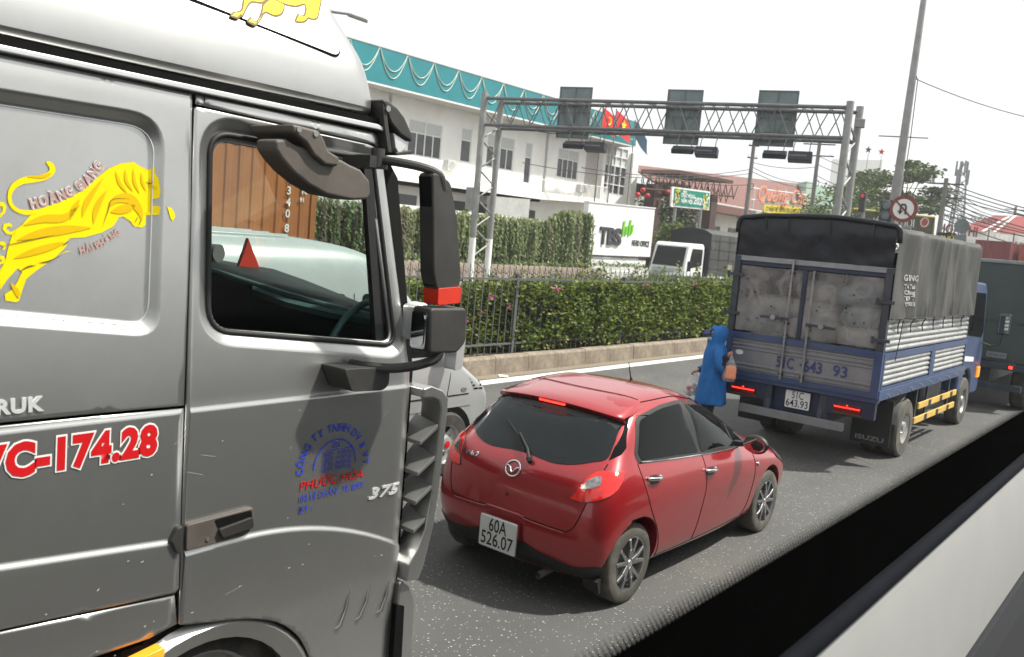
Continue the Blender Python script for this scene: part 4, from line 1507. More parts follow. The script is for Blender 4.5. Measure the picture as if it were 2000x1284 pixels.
# glass: side windows (with black frames), rear screen, windscreen
WREAR = round_poly([(.06, 1.105), (.20, 1.325), (.54, 1.378), (.85, 1.385), (.94, 1.005), (.08, 1.06)], [.02, .05, .10, .02, .02, .02], 5)
WFRONT = round_poly([(1.0, 1.0), (.945, 1.372), (1.365, 1.308), (1.60, 1.212), (1.70, 1.135), (1.70, .95)], [.02, .02, .10, .10, .02, .02], 5)
QUART = round_poly([(1.745, .947), (1.745, 1.10), (1.90, 1.01), (1.99, .94)], .012, 3)
FRAME = round_poly([(.015, 1.105), (.165, 1.345), (.54, 1.402), (.85, 1.412), (1.38, 1.337), (1.63, 1.237), (1.92, 1.04), (2.10, .925), (1.75, .925), (.95, .98), (.03, 1.042)], [.03, .06, .1, .08, .15, .1, .1, .02, .05, .1, .03], 5)
for s in (1, -1):
    skin_patch('window_frame', FRAME, lambda u, v: car_side(u, v, .003, s), 'car_black', car, step=.05)
    skin_patch('rear_door_window', WREAR, lambda u, v: car_side(u, v, .006, s), 'tint_glass', car, step=.05, smooth=80)
    skin_patch('front_door_window', WFRONT, lambda u, v: car_side(u, v, .006, s), 'tint_glass', car, step=.05, smooth=80)
    skin_patch('quarter_window', QUART, lambda u, v: car_side(u, v, .006, s), 'tint_glass', car, step=.05, smooth=80)
    f = lambda u, v, o_: car_side(u, v, o_, s)
    seam('door_seam', dense([(.02, 1.05), (.03, .96), (.08, .82), (.16, .68), (.31, .50), (.38, .36), (.40, .26)]), f)
    seam('door_seam', dense([(1.0, .975), (1.03, .75), (1.02, .5), (.98, .27)]), f)
    seam('door_seam', dense([(2.02, .92), (2.05, .80), (2.06, .60), (2.02, .38), (1.95, .28)]), f)
    seam('sill_seam', dense([(.40, .265), (.83, .262), (1.86, .275)]), f)
    MB().tube([car_side(u, v, .007, s) for u, v in dense([(.05, 1.052), (.40, 1.022), (.90, .988), (1.40, .955), (1.95, .928)], 5)], .006, 6).build('belt_trim', 'chrome', car, smooth=60)
    for (hy, hz_) in ((.19, .925), (1.10, .85)):
        a = car_side(hy - .085, hz_ + .005, .02, s)
        b = car_side(hy + .085, hz_ - .005, .02, s)
        md = (a + b) / 2 + Vector((s * .022, 0, 0))
        h_ = MB().tube(catmull([a - Vector((s * .025, 0, 0)), a, md, b, b - Vector((s * .025, 0, 0))], 5), .0135, 10).build('door_handle', 'chrome', car, smooth=60)
        cup = round_poly([(hy - .07, hz_ + .025), (hy + .06, hz_ + .02), (hy + .06, hz_ - .045), (hy - .07, hz_ - .04)], .03, 4)
        skin_patch('handle_cup', cup, lambda u, v: car_side(u, v, .002, s), 'lamp_red' if False else 'car_black', h_, step=.03)
    # wing mirror
    mm = MB()
    rows = []
    for k in range(9):
        t = k / 8
        r_ = sqrt(max(.0, 1 - (2 * t - 1) ** 2 * .96))
        x = s * (.825 + .23 * t)
        rows.append([(x, 1.74 - .03 * t +   .088 * r_ * cos(a) * (1 if cos(a) > 0 else .55), 1.0 + .085 * r_ * sin(a)) for a in [2 * pi * j / 14 for j in range(14)]])
    mm.grid(rows, closed=True)
    mr = mm.build('wing_mirror', 'car_black' if s > 0 else 'car_red', car, smooth=60)
    mgl_ = MB()
    mgl_.add([(s * (.825 + .23 * (.5 + .44 * cos(a))), 1.682, 1.0 + .07 * sin(a)) for a in [2 * pi * j / 16 for j in range(16)]], [tuple(range(16))])
    mgl_.build('mirror_glass', 'mirror_glass', mr)
    MB().prism([(s * .74, .94), (s * .86, .965), (s * .86, 1.0), (s * .72, .985)], 'y', 1.72, 1.80).build('mirror_stalk', 'car_black', mr)
    # side repeater
    c_ = car_side(2.12, .735, .004, s)
    MB().lathe([(.001, .012), (.016, .010), (.022, 0)], (0, 0, 0), 'x', 14)
    rp_ = MB().lathe([(.001, .012 * s), (.016, .010 * s), (.022, -.002 * s)], tuple(c_), 'x', 14).build('side_repeater', 'lamp_clear', car, smooth=60)
    # tail lamp wraps the corner
    tl_o = round_poly([(.52, .815), (.575, .90), (.655, .975), (.80, 1.008), (1.0, 1.022), (1.25, 1.012), (1.13, .95), (1.0, .885), (.85, .838), (.66, .808)], [.02, .05, .05, .05, .05, .01, .05, .06, .06, .05], 4)
    tl = skin_patch('tail_lamp', tl_o, lambda u, v: car_wrap(s * u, v, .008), 'lamp_red', car, step=.03, smooth=80)
    MB().tube([car_wrap(s * u, v, .003) for u, v in tl_o], .005, 6, closed=True).build('lamp_gasket', 'car_black', tl, smooth=60)
    cl_o = round_poly([(.605, .892), (.665, .950), (.80, .980), (.90, .985), (.87, .935), (.75, .905)], [.02, .03, .03, .02, .02, .03], 4)
    skin_patch('tail_lamp_clear', cl_o, lambda u, v: car_wrap(s * u, v, .013), 'lamp_clear', tl, step=.03, smooth=80)
    # headlamp
    hl = round_poly([(2.62, .80), (2.80, .775), (3.00, .70), (3.02, .62), (2.86, .64), (2.68, .71)], .03, 4)
    skin_patch('headlamp', hl, lambda u, v: car_side(u, v, .008, s), 'lamp_clear', car, step=.04, smooth=80)
rs = round_poly([(-.645, 1.085), (-.565, 1.352), (.565, 1.352), (.645, 1.085), (.40, 1.01), (-.40, 1.01)], [.04, .03, .03, .04, .2, .2], 6)
rso = skin_patch('rear_screen', rs, lambda u, v: car_rear(u, v, .005), 'tint_rear', car, step=.05, smooth=80)
rsi = round_poly([(-.535, 1.10), (-.485, 1.33), (.485, 1.33), (.535, 1.10), (.33, 1.04), (-.33, 1.04)], [.08, .04, .04, .08, .15, .15], 6)
skin_patch('screen_heated_area', rsi, lambda u, v: car_rear(u, v, .0065), 'tint_rear', rso, step=.06, smooth=80)
for s in (1, -1):
    qo = round_poly([(s * .650, 1.083), (s * .692, 1.12), (s * .622, 1.352), (s * .572, 1.352)], .01, 3)
    skin_patch('screen_side_wing', qo if s < 0 else qo, lambda u, v: car_rear(u, v, .006), 'tint_glass', rso, step=.05, smooth=80)
ws = round_poly([(-.66, 1.02), (-.52, 1.36), (.52, 1.36), (.66, 1.02), (.0, .99)], .06, 5)


def car_front(x, z, off):
    h = car_bvh.ray_cast(Vector((x, 4.5, z)), Vector((0, -1, 0)))
    return h[0] + h[1] * off * (1 if h[1].y > 0 else -1) if h[0] else Vector((x, 2, z))


skin_patch('windscreen', ws, lambda u, v: car_front(u, v, .005), 'tint_glass', car, step=.05, smooth=80)
# roof spoiler over the screen with high brake lamp
sp = MB()
rows = []
for k in range(13):
    x = -.60 + 1.2 * k / 12
    e = (x / .60)
    yb = -.075 + .10 * e * e
    zt = 1.408 - .052 * e * e
    y1 = .30 + .10 * e * e
    rows.append([tuple(car_top(x * .93, y1, -.002)), tuple(car_top(x * .955, y1 - .04, .003)), (x, yb + .11, zt + .024 - .012 * e * e), (x, yb + .02, zt), (x, yb, zt - .012), (x, yb + .012, zt - .042), (x, yb + .06, zt - .050)])
sp.grid(rows)
for kk in (0, -1):
    pass
spo = sp.build('spoiler', 'car_red', car, smooth=60)
sd_ = spo.modifiers.new('thick', 'SOLIDIFY')
sd_.thickness = .004
und = MB()
rows = []
for k in range(13):
    x = -.585 + 1.17 * k / 12
    e = x / .60
    yb = -.065 + .10 * e * e
    zt = 1.408 - .052 * e * e
    q = car_rear(x * .97, zt - .10, .002)
    rows.append([(x, yb + .016, zt - .046), (x, (yb + .016 + q.y) / 2, zt - .066), tuple(q)])
und.grid(rows)
und.build('spoiler_underside', 'car_black', spo, smooth=60)
bl = MB()
for k in range(14):
    x = -.115 + .23 * k / 13
    bl.box(x - .006, x + .006, -.072, -.055, 1.368, 1.382)
tag(bl.build('high_brake_lamp', 'brake_led', spo), kind='stuff')
# roof seams, aerial
for s in (1, -1):
    MB().tube([car_top(s * x, y, .001) for x, y in dense([(.53, .36), (.545, .6), (.54, .95), (.50, 1.28)], 6)], .0045, 6).build('roof_seam', 'well_black', car, smooth=60)
MB().tube([car_top(x, .30 + .10 * (x / .6) ** 2, .001) for x in [-.5 + k * .05 for k in range(21)]], .0035, 6).build('spoiler_seam', 'well_black', car, smooth=60)
an = MB()
an.tube([car_top(.0, 1.10, .0), car_top(.0, 1.10, .0) + Vector((0, -.02, .03)), car_top(.0, 1.10, .0) + Vector((0, -.075, .16))], [.014, .006, .0035], 8)
an.build('aerial', 'car_black', car, smooth=60)
# tailgate outline and lower lip
tg = [(-.66, 1.06), (-.66, .95), (-.64, .80), (-.60, .66), (-.56, .60), (-.50, .585), (-.20, .600), (-.16, .612), (-.12, .600), (.12, .600), (.16, .612), (.20, .600), (.50, .585), (.56, .60), (.60, .66), (.64, .80), (.66, .95), (.66, 1.06)]
MB().tube([car_rear(x, z, .0005) for x, z in dense(tg, 5)], .0042, 6).build('tailgate_seam', 'well_black', car, smooth=60)
tgl = [(-.52, .570), (-.20, .586), (-.15, .602), (.15, .602), (.20, .586), (.52, .570)]
MB().tube([car_rear(x, z, -.004) for x, z in dense(tgl, 6)], .012, 8).build('tailgate_lip', 'car_red', car, smooth=60)
# black lower bumper valance, plate, exhaust, badge, lettering, wiper
val = round_poly([(-.97, .375), (-.86, .385), (-.62, .33), (-.30, .385), (-.22, .42), (.22, .42), (.30, .385), (.62, .33), (.86, .365), (.97, .35), (.97, .24), (.7, .235), (-.7, .235), (-.97, .24)], [.03, .05, .06, .05, .05, .05, .05, .06, .05, .03, .03, .1, .1, .03], 4)
skin_patch('rear_valance', val, lambda u, v: car_wrap(u, v, .005), 'car_black', car, step=.05, smooth=80)
pl_ = MB()
pl_.prism(round_poly([(-.17, .315), (.17, .315), (.17, .545), (-.17, .545)], .012, 3), 'y', -.607, -.597)
plo = pl_.build('number_plate', 'plate_white', car)
MB().prism(round_poly([(-.177, .308), (.177, .308), (.177, .552), (-.177, .552)], .014, 3), 'y', -.597, -.575).build('plate_frame', 'chrome', plo)
lettering('plate_lettering', '60A', .140, (0, -.607, .442), (1, 0, 0), (0, 0, 1), 'black_print', plo, .0, .0012, off=.002, width=.165)
lettering('plate_lettering', '526.07', .140, (0, -.607, .335), (1, 0, 0), (0, 0, 1), 'black_print', plo, .0, .0012, off=.002, width=.300)
MB().tube([(.34, -.35, .215), (.34, -.52, .20)], .026, 14, caps=False).build('exhaust', 'steel', car, smooth=40)
bd = MB()
c0 = car_rear(0, .91, .006)
bd.tube([car_rear(.066 * cos(a), .91 + .053 * sin(a), .006) for a in [2 * pi * k / 28 for k in range(28)]], .0075, 8, closed=True)
bdo = bd.build('badge_ring', 'chrome', car, smooth=60)
wg = MB()
wg.tube([car_rear(x, z, .006) for x, z in dense([(-.058, .923), (-.03, .917), (0, .885), (.03, .917), (.058, .923)], 5)], .0065, 8)
wg.build('badge_wing', 'chrome', bdo, smooth=60)
lettering('model_lettering', 'mazda', .050, (0, 0, 0), (1, 0, 0), (0, 0, 1), 'chrome', car, .001, .001, 'LEFT', f3=lambda p: car_rear(-.55 + p.x, .915 + p.y - p.x * .06, .005 + p.z), width=.135)
lettering('model_lettering', '2', .064, (0, 0, 0), (1, 0, 0), (0, 0, 1), 'chrome', car, .001, .0015, 'LEFT', f3=lambda p: car_rear(-.405 + p.x, .902 + p.y, .005 + p.z), shear=.3)
wp = MB()
wp.tube([car_rear(.115, .985, .03), car_rear(.05, 1.04, .03), car_rear(-.10, 1.12, .028)], [.017, .012, .009], 8)
wpo = wp.build('rear_wiper_arm', 'rubber', car, smooth=60)
MB().tube([car_rear(.03, 1.03, .016), car_rear(-.10, 1.105, .016), car_rear(-.29, 1.18, .014)], .006, 6).build('wiper_blade', 'rubber', wpo, smooth=60)
MB().cyl(car_rear(.115, .985, -.005), car_rear(.115, .985, .04), .022, 14).build('wiper_pivot', 'rubber', wpo, smooth=40)
MB().cyl(car_rear(.0, .725, -.002), car_rear(.0, .725, .006), .013, 14).build('tailgate_lock', 'car_black', car, smooth=40)
# fuel-side rear mud flaps
for s in (1,):
    MB().prism([(-.37, .24), (-.335, .15), (-.32, .15), (-.32, .26)], 'x', s * .62, s * .75).build('mud_flap', 'car_black', car)


def alloy_wheel(parent, c, side, tyre_m):
    t = MB()
    h = .0925 * side
    R_, r0 = .302, .205
    t.lathe([(r0, -h), (r0 * 1.06, -h), (R_ * .94, -h * .98), (R_, -h * .70), (R_, h * .70), (R_ * .975, h * .88), (R_ * .93, h * .98), (r0 * 1.06, h), (r0, h * .96), (r0 * .97, h * .5)], c, 'x', 48)
    to = t.build('wheel', tyre_m, parent, smooth=40)
    rm = MB()
    rm.lathe([(r0 * 1.005, h * .97), (r0 * .95, h * .95), (r0 * .93, h * .6), (r0 * .90, -h * .3), (.001, -h * .3)], c, 'x', 48)
    rm.build('rim_barrel', 'alloy', to, smooth=40)
    for k in range(10):
        a = 2 * pi * (k // 2) / 5 + (.16 if k % 2 else -.16) + .2
        a2 = 2 * pi * (k // 2) / 5 + (.28 if k % 2 else -.28) + .2
        p0 = Vector((c[0] + h * .80, c[1] + .035 * cos(a), c[2] + .035 * sin(a)))
        p1 = Vector((c[0] + h * .90, c[1] + r0 * .55 * cos((a + a2) / 2), c[2] + r0 * .55 * sin((a + a2) / 2)))
        p2 = Vector((c[0] + h * .88, c[1] + r0 * .95 * cos(a2), c[2] + r0 * .95 * sin(a2)))
        sk = MB()
        sk.bar(p0, p1, .034, .024, up=(side, 0, 0))
        sk.bar(p1, p2, .027, .024, up=(side, 0, 0))
        sk.build('spoke', 'alloy', to, bevel=.004)
    MB().lathe([(.001, h * .98), (.026, h * .97), (.034, h * .85), (.05, h * .75), (.055, h * .5)], c, 'x', 20).build('hub_cap', 'chrome', to, smooth=40)
    return to


for y in (0, 2.49):
    for s in (1, -1):
        alloy_wheel(car, (s * .70, y, .302), s, 'tyre_dusty')
MB().tube([(-.6, 0, .30), (.6, 0, .30)], .04, 8).build('rear_axle', 'well_black', car)
# things on the parcel shelf seen dimly through the rear screen
# ------------------------------------------------------------------ blue canvas-topped lorry
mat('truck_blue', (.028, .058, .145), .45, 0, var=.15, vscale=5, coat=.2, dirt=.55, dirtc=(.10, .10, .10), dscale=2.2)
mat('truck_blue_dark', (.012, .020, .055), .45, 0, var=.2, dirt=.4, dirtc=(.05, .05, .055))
mat('frame_dark', (.035, .045, .06), .5, .2, var=.2, dirt=.5, dirtc=(.10, .09, .08), dscale=4)
mat('tarp_grey', (.044, .044, .0425), .7, 0, var=.12, vscale=3, bump=.2, bscale=25, dirt=.3, dirtc=(.22, .21, .19), dscale=1.2)
mat('tarp_dark', (.010, .012, .018), .35, 0, var=.3, vscale=3, bump=.3, bscale=12, spec=.35)
mat('worn_steel', (.25, .24, .235), .36, .9, var=.10, vscale=2.0, bump=.10, bscale=4, rvar=.06)
mat('alu_slat', (.52, .52, .51), .38, .75, var=.12, vscale=8, dirt=.45, dirtc=(.20, .18, .15), dscale=3)
mat('alu_grey', (.25, .26, .275), .45, .5, var=.1, vscale=6, dirt=.3, dirtc=(.2, .2, .2))
mat('guard_yellow', (.62, .40, .08), .6, 0, var=.15, vscale=10, dirt=.5, dirtc=(.25, .2, .14))
mat('lamp_dark_red', (.16, .008, .008), .25, 0, var=.25, vscale=30)
mat('rust', (.10, .05, .03), .9, 0, var=.3)
mat('faded_blue_print', (.035, .05, .16), .6, 0, var=.3, vscale=25)
m_ = bpy.data.materials.new('cloudy_sheet')          # scuffed translucent plastic door panels
n_, l_ = nodes_of(m_)
p_ = n_["Principled BSDF"]
p_.inputs["Base Color"].default_value = (.34, .325, .315, 1)
p_.inputs["Roughness"].default_value = .28
t_ = n_.new("ShaderNodeBsdfTransparent")
t_.inputs[0].default_value = (.86, .88, .88, 1)
z_ = n_.new("ShaderNodeTexNoise")
z_.inputs["Scale"].default_value = 2.6
z_.inputs["Detail"].default_value = 6
r_ = n_.new("ShaderNodeMapRange")
r_.inputs[1].default_value, r_.inputs[2].default_value, r_.inputs[3].default_value, r_.inputs[4].default_value = .35, .65, .30, .68
x_ = n_.new("ShaderNodeMixShader")
l_.new(z_.outputs[0], r_.inputs[0])
l_.new(r_.outputs[0], x_.inputs[0])
l_.new(t_.outputs[0], x_.inputs[1])
l_.new(p_.outputs[0], x_.inputs[2])
l_.new(x_.outputs[0], n_["Material Output"].inputs[0])
M['cloudy_sheet'] = m_
mat('sack_white', (.62, .60, .56), .8, 0, var=.15, vscale=5, bump=.4, bscale=12, c2=(.5, .47, .43))
mat('sack_teal', (.22, .30, .30), .8, 0, var=.15, vscale=5, bump=.4, bscale=12)
bt = thing('canvas_truck', 'blue lorry with grey canvas cover and dented cloudy plastic rear doors, ahead of the red hatchback', 'lorry', (-4.09, 13.7, 0), local=False)
X0, X1, Y0, Y1 = -5.13, -3.05, 11.30, 16.10      # load bed
# --- tail: posts, beams, two cloudy plastic doors, tailgate
for x in (X0 + .03, X1 - .05):
    p = MB()
    p.box(x - .045, x + .045, Y0 - .02, Y0 + .07, 1.58, 2.62)
    p.build('corner_post', 'frame_dark', bt, bevel=.006)
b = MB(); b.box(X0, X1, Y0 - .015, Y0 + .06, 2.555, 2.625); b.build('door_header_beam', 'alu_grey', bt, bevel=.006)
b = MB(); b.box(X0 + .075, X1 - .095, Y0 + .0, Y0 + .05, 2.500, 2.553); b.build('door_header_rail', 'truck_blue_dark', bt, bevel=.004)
XM = -4.15


def dent_door(x0, x1, name):
    rows = []
    nx, nz = 26, 26
    for j in range(nz + 1):
        z = 1.605 + .885 * j / nz
        row = []
        for i in range(nx + 1):
            x = x0 + (x1 - x0) * i / nx
            e = min(1, 6 * min(i / nx, 1 - i / nx)) * min(1, 6 * min(j / nz, 1 - j / nz))
            row.append((x, Y0 + .012 + e * (.010 * noise.noise((x * 2.2, z * 2.2, 5)) + .003 * noise.noise((x * 6, z * 6, 1))), z))
        rows.append(row)
    d = MB().grid(rows).build(name, 'cloudy_sheet', bt, smooth=180)
    for q in range(11):
        x, z = rnd.uniform(x0 + .08, x1 - .08), rnd.uniform(1.68, 2.42)
        MB().cyl((x, Y0 - .012, z), (x, Y0 + .003, z), rnd.uniform(.006, .011), 8).build('rivet_hole', 'gap_black', d)
    return d


dl = dent_door(X0 + .085, XM - .03, 'rear_door')
dr = dent_door(XM + .03, X1 - .105, 'rear_door')
for d_, x in ((dl, XM - .028), (dr, XM + .028)):
    pass
b = MB(); b.box(XM - .028, XM + .028, Y0 - .008, Y0 + .05, 1.585, 2.50); b.build('door_mullion', 'truck_blue_dark', bt, bevel=.004)
for x, top_ in ((XM - .16, 2.62), (XM + .13, 2.50)):
    r_ = MB().tube([(x, Y0 - .045, 1.03), (x, Y0 - .045, top_)], .016, 10).build('lock_rod', 'steel', bt, smooth=50)
    for z in (1.10, 1.62, 1.78, 2.45):
        MB().box(x - .03, x + .03, Y0 - .055, Y0 - .005, z - .02, z + .02).build('rod_bracket', 'frame_dark', r_, bevel=.004)
    zc = 1.84 if x < XM else 1.80
    sx = -1 if x < XM else 1
    h = MB()
    h.bar((x - sx * .02, Y0 - .07, zc), (x + sx * .36, Y0 - .07, zc - .01), .03, .035)
    ho = h.build('lock_handle', 'frame_dark', r_, bevel=.005)
    MB().cyl((x + sx * .18, Y0 - .09, zc), (x + sx * .18, Y0 - .0, zc), .035, 10).build('lock_hasp', 'steel', ho)
for x, zs in ((X0 + .02, (2.36, 1.83)), (X1 - .06, (2.20, 1.72))):
    for z in zs:
        hg_ = MB()
        hg_.box(x - .10, x + .12, Y0 - .05, Y0 - .02, z - .022, z + .022)
        hg_.cyl((x - .09, Y0 - .035, z - .045), (x - .09, Y0 - .035, z + .045), .020, 10)
        hg_.build('door_hinge', 'frame_dark', bt, bevel=.003)
# tailgate: blue frame round pressed aluminium
tgf = MB()
tgf.box(X0, X1 + .0, Y0 - .03, Y0 + .03, 1.500, 1.580)
tgf.box(X0, X1, Y0 - .03, Y0 + .03, .985, 1.055)
tgf.box(X0, X0 + .085, Y0 - .0295, Y0 + .03, 1.055, 1.500)
tgf.box(X1 - .10, X1, Y0 - .0295, Y0 + .03, 1.055, 1.500)
tgo = tgf.build('tailgate_frame', 'truck_blue', bt)
prof = [(1.058, 0)]
for zc in (1.095, 1.145, 1.365, 1.415, 1.47):
    prof += [(zc - .018, 0), (zc - .008, -.016), (zc + .008, -.016), (zc + .018, 0)]
prof.append((1.498, 0))
MB().grid([[(x, Y0 - .005 + d_, z) for z, d_ in prof] for x in (X0 + .086, X1 - .101)]).build('tailgate_sheet', 'alu_grey', bt, smooth=25)
for s_, x in (('51C', -4.275), ('·', -4.06), ('643', -3.90), ('93', -3.545)):
    lettering('tailgate_lettering', s_, .205, (x, Y0 - .012, 1.185), (1, 0, 0), (0, 0, 1), 'faded_blue_print', tgo, 0, .004, off=.004, width=None if s_ == '·' else (.235 if len(s_) == 3 else .175))
ov = MB()
ov.add([(-4.93 + .055 * cos(a), Y0 - .009, 1.30 + .034 * sin(a)) for a in [2 * pi * k / 24 for k in range(24)]], [tuple(range(24))])
ov.build('maker_oval', 'white_print', tgo)
# lower tail: light boards, chassis, plate, bumper
for x0, x1 in ((X0 + .02, -4.50), (-3.68, X1 - .02)):
    lb = MB()
    lb.box(x0, x1, Y0 + .01, Y0 + .10, .70, .982)
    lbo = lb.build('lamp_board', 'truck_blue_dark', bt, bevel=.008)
    xa, xb = (x0 + .12, x0 + .47) if x0 < -4.5 else (x0 + .10, x0 + .45)
    q = MB()
    q.box(xa, xb, Y0 - .012, Y0 + .008, .745, .845)
    qo = q.build('tail_lamp', 'lamp_dark_red', lbo, bevel=.006)
    leds = MB()
    for k in range(12):
        xx = xa + .025 + (xb - xa - .05) * k / 11
        leds.box(xx - .008, xx + .008, Y0 - .018, Y0 - .012, .800, .816)
    leds.box((xa + xb) / 2 - .008, (xa + xb) / 2 + .008, Y0 - .018, Y0 - .012, .83, .845)
    tag(leds.build('lamp_leds', 'brake_led', qo), kind='stuff')
    MB().box(xa - .01, xb + .01, Y0 - .013, Y0 + .004, .72, .742).build('reflector', 'rust', qo)
cs = MB()
cs.box(-4.52, -4.42, Y0 + .02, 17.2, .55, .98)
cs.box(-3.76, -3.66, Y0 + .02, 17.2, .55, .98)
cs.build('chassis', 'frame_dark', bt)
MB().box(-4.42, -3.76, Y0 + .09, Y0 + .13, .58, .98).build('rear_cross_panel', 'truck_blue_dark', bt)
MB().box(X0, X1, Y0 - .01, Y0 + .10, .925, .983).build('tail_sill', 'truck_blue', bt, bevel=.006)
np_ = MB()
np_.prism(round_poly([(-4.235, .665), (-3.905, .665), (-3.905, .895), (-4.235, .895)], .012, 3), 'y', Y0 + .045, Y0 + .055)
npo = np_.build('number_plate', 'plate_white', bt)
lettering('plate_lettering', '51C', .135, (-4.07, Y0 + .045, .795), (1, 0, 0), (0, 0, 1), 'black_print', npo, 0, .001, off=.002, width=.155)
lettering('plate_lettering', '643.93', .135, (-4.07, Y0 + .045, .685), (1, 0, 0), (0, 0, 1), 'black_print', npo, 0, .001, off=.002, width=.295)
bm_ = MB()
bm_.box(-4.82, -3.42, Y0 - .06, Y0 + .02, .50, .605)
bm_.build('rear_bumper', 'alu_grey', bt, bevel=.006)
for x in (-4.45, -3.75):
    MB().bar((x, Y0 + .0, .56), (x, Y0 + .08, .95), .06, .03, up=(0, 1, 0)).build('bumper_hanger', 'frame_dark', bt)
fl2 = MB(); fl2.box(-3.52, -3.02, 11.95, 11.965, .28, .90); fl2.build('mud_flap', 'rubber', bt)
fl2 = MB(); fl2.box(-5.13, -4.66, 11.95, 11.965, .28, .90); fl2.build('mud_flap', 'rubber', bt)
lettering('flap_lettering', 'ISUZU', .085, (-3.27, 11.95, .33), (1, 0, 0), (0, 0, 1), 'alu_grey', bt, 0, .002, off=.003, width=.36)
# --- bed floor, bottom rail with rope hooks
MB().box(X0 + .02, X1 - .02, Y0 + .03, Y1, .985, 1.05).build('bed_floor', 'frame_dark', bt)
for x in (X0 - .012, X1 - .028):
    r_ = MB(); r_.box(x, x + .04, Y0, Y1 + .02, .955, 1.085)
    ro = r_.build('bottom_rail', 'truck_blue', bt, bevel=.005)
    if x > -4:
        for k in range(9):
            y = Y0 + .28 + k * .54
            hk = MB()
            hk.tube([(x + .04, y, 1.03), (x + .075, y, 1.03), (x + .085, y + .01, 1.0), (x + .075, y + .02, .975)], .008, 6)
            hk.build('rope_hook', 'steel', ro)
# side boards: pressed slats in blue frames
sx = X1 - .012
for (ya, yb) in ((Y0 + .06, 13.80), (13.92, Y1 - .03)):
    fr = MB()
    fr.box(sx - .03, sx + .012, ya, yb, 1.475, 1.555)
    fr.box(sx - .03, sx + .012, ya, yb, 1.088, 1.115)
    fr.box(sx - .03, sx + .0115, ya, ya + .06, 1.115, 1.475)
    fr.box(sx - .03, sx + .0115, yb - .06, yb, 1.115, 1.475)
    fo = fr.build('side_board_frame', 'truck_blue', bt)
    for z in (1.135, 1.205, 1.275, 1.345, 1.415):
        sl = MB()
        rows = []
        for k in range(22):
            y = ya + .062 + (yb - ya - .124) * k / 21
            w = .004 * noise.noise((y * 2.3, z * 9, 3))
            rows.append([(sx - .022, y, z - .012), (sx - .004 + w, y, z + .0), (sx + .002 + w, y, z + .022), (sx - .002 + w, y, z + .036), (sx - .022, y, z + .054)])
        sl.grid(rows).build('slat', 'alu_slat', fo, smooth=60)
MB().box(sx - .035, sx + .014, 13.805, 13.915, 1.07, 1.56).build('side_stake', 'truck_blue', bt, bevel=.005)
for z in (1.57, 1.645, 1.72, 1.795, 1.87, 1.945):
    sl = MB()
    rows = []
    for k in range(40):
        y = Y0 + .10 + (Y1 - Y0 - .14) * k / 39
        w = .006 * noise.noise((y * 1.7, z * 9, 8))
        rows.append([(sx - .03, y, z - .008), (sx - .010 + w, y, z + .004), (sx - .002 + w, y, z + .026), (sx - .008 + w, y, z + .044), (sx - .03, y, z + .064)])
    sl.grid(rows).build('slat', 'alu_slat', bt, smooth=60)
MB().box(X0 - .002, X0 + .03, Y0 + .07, Y1, 1.086, 2.02).build('left_side_board', 'alu_slat', bt)
MB().box(X0, X1 - .03, Y1 - .06, Y1, 1.05, 2.9).build('bed_headboard', 'frame_dark', bt)
# --- canvas: one sheet over bows from board to board, folds hanging down the side
bows = [Y0 + .02, 12.5, 13.7, 14.9, Y1]


def tarp_pt(u, y):
    """u: -1 left hem .. 0 ridge .. 1 right hem"""
    s_ = 1 if u >= 0 else -1
    a = abs(u)
    hw = (X1 - X0) / 2 + .02
    xc = (X0 + X1) / 2
    zt, zs, zb = 3.20, 3.03, 1.985
    flat = .44
    if a < flat:
        t = a / flat
        x = hw * .93 * t
        z = zt - .06 * t * t
    elif a < .56:
        t = (a - flat) / .12
        ang = t * pi / 2
        x = hw * .93 + hw * .07 * sin(ang)
        z = zt - .06 - .12 * (1 - cos(ang))
    else:
        t = (a - .56) / .44
        x = hw
        z = (zt - .18) + (zb - (zt - .18)) * t
    d = min(abs(y - q) for q in bows)
    sag = min(1, d / .35)
    if a < .5: z -= .045 * sag + .01 * noise.noise((y * 2, u * 6, 0))
    if a >= .44:
        t = max(0, (a - .5) / .5)
        fold = noise.noise((y * 1.5 + .5 * sin(a * 5), a * 1.1, 3)) * .10 + noise.noise((y * 3.6 + a * 1.6, a * 1.2, 9)) * .045 + noise.noise((y * 9 + a * 2, a * 2, 4)) * .008
        sharp = abs(noise.noise((y * 2.1 + .4 * a, a * .9, 21)))
        x += (fold + .075 * (1 - sharp) ** 7) * (.30 + t) * sag ** .5 * .75
        x -= .035 * sag * sin(pi * t)
        if t > .8:
            x += .03 * noise.noise((y * 14, 2, 2)) * (t - .8) * 5 - .015 * (t - .8) * 5
    return (xc + s_ * x, y, z)


us = [-1 + 2 * i / 90 for i in range(91)]
ys = [Y0 - .02 + (Y1 + .05 - Y0) * k / 150 for k in range(151)]
tp = MB().grid([[tarp_pt(u, y) for u in us] for y in ys]).build('canvas_cover', 'tarp_grey', bt, smooth=180)
# canvas front/back closures
bk_ = MB()
rows = []
for j in range(13):
    t = j / 12
    rows.append([(x, Y0 - .012 - .035 * sin(pi * t) * (.6 + noise.noise((x * 3, t * 2, 4))) - .02 * noise.noise((x * 7 + t * 2, t * 3, 8)), (1 - t) * 2.63 + t * (tarp_pt((x - (X0 + X1) / 2) / ((X1 - X0) / 2) * .46, Y0)[2] + .0)) for x in [X0 + .02 + (X1 - X0 - .04) * i / 40 for i in range(41)]])
bk_.grid(rows).build('canvas_rear_flap', 'tarp_dark', bt, smooth=180)
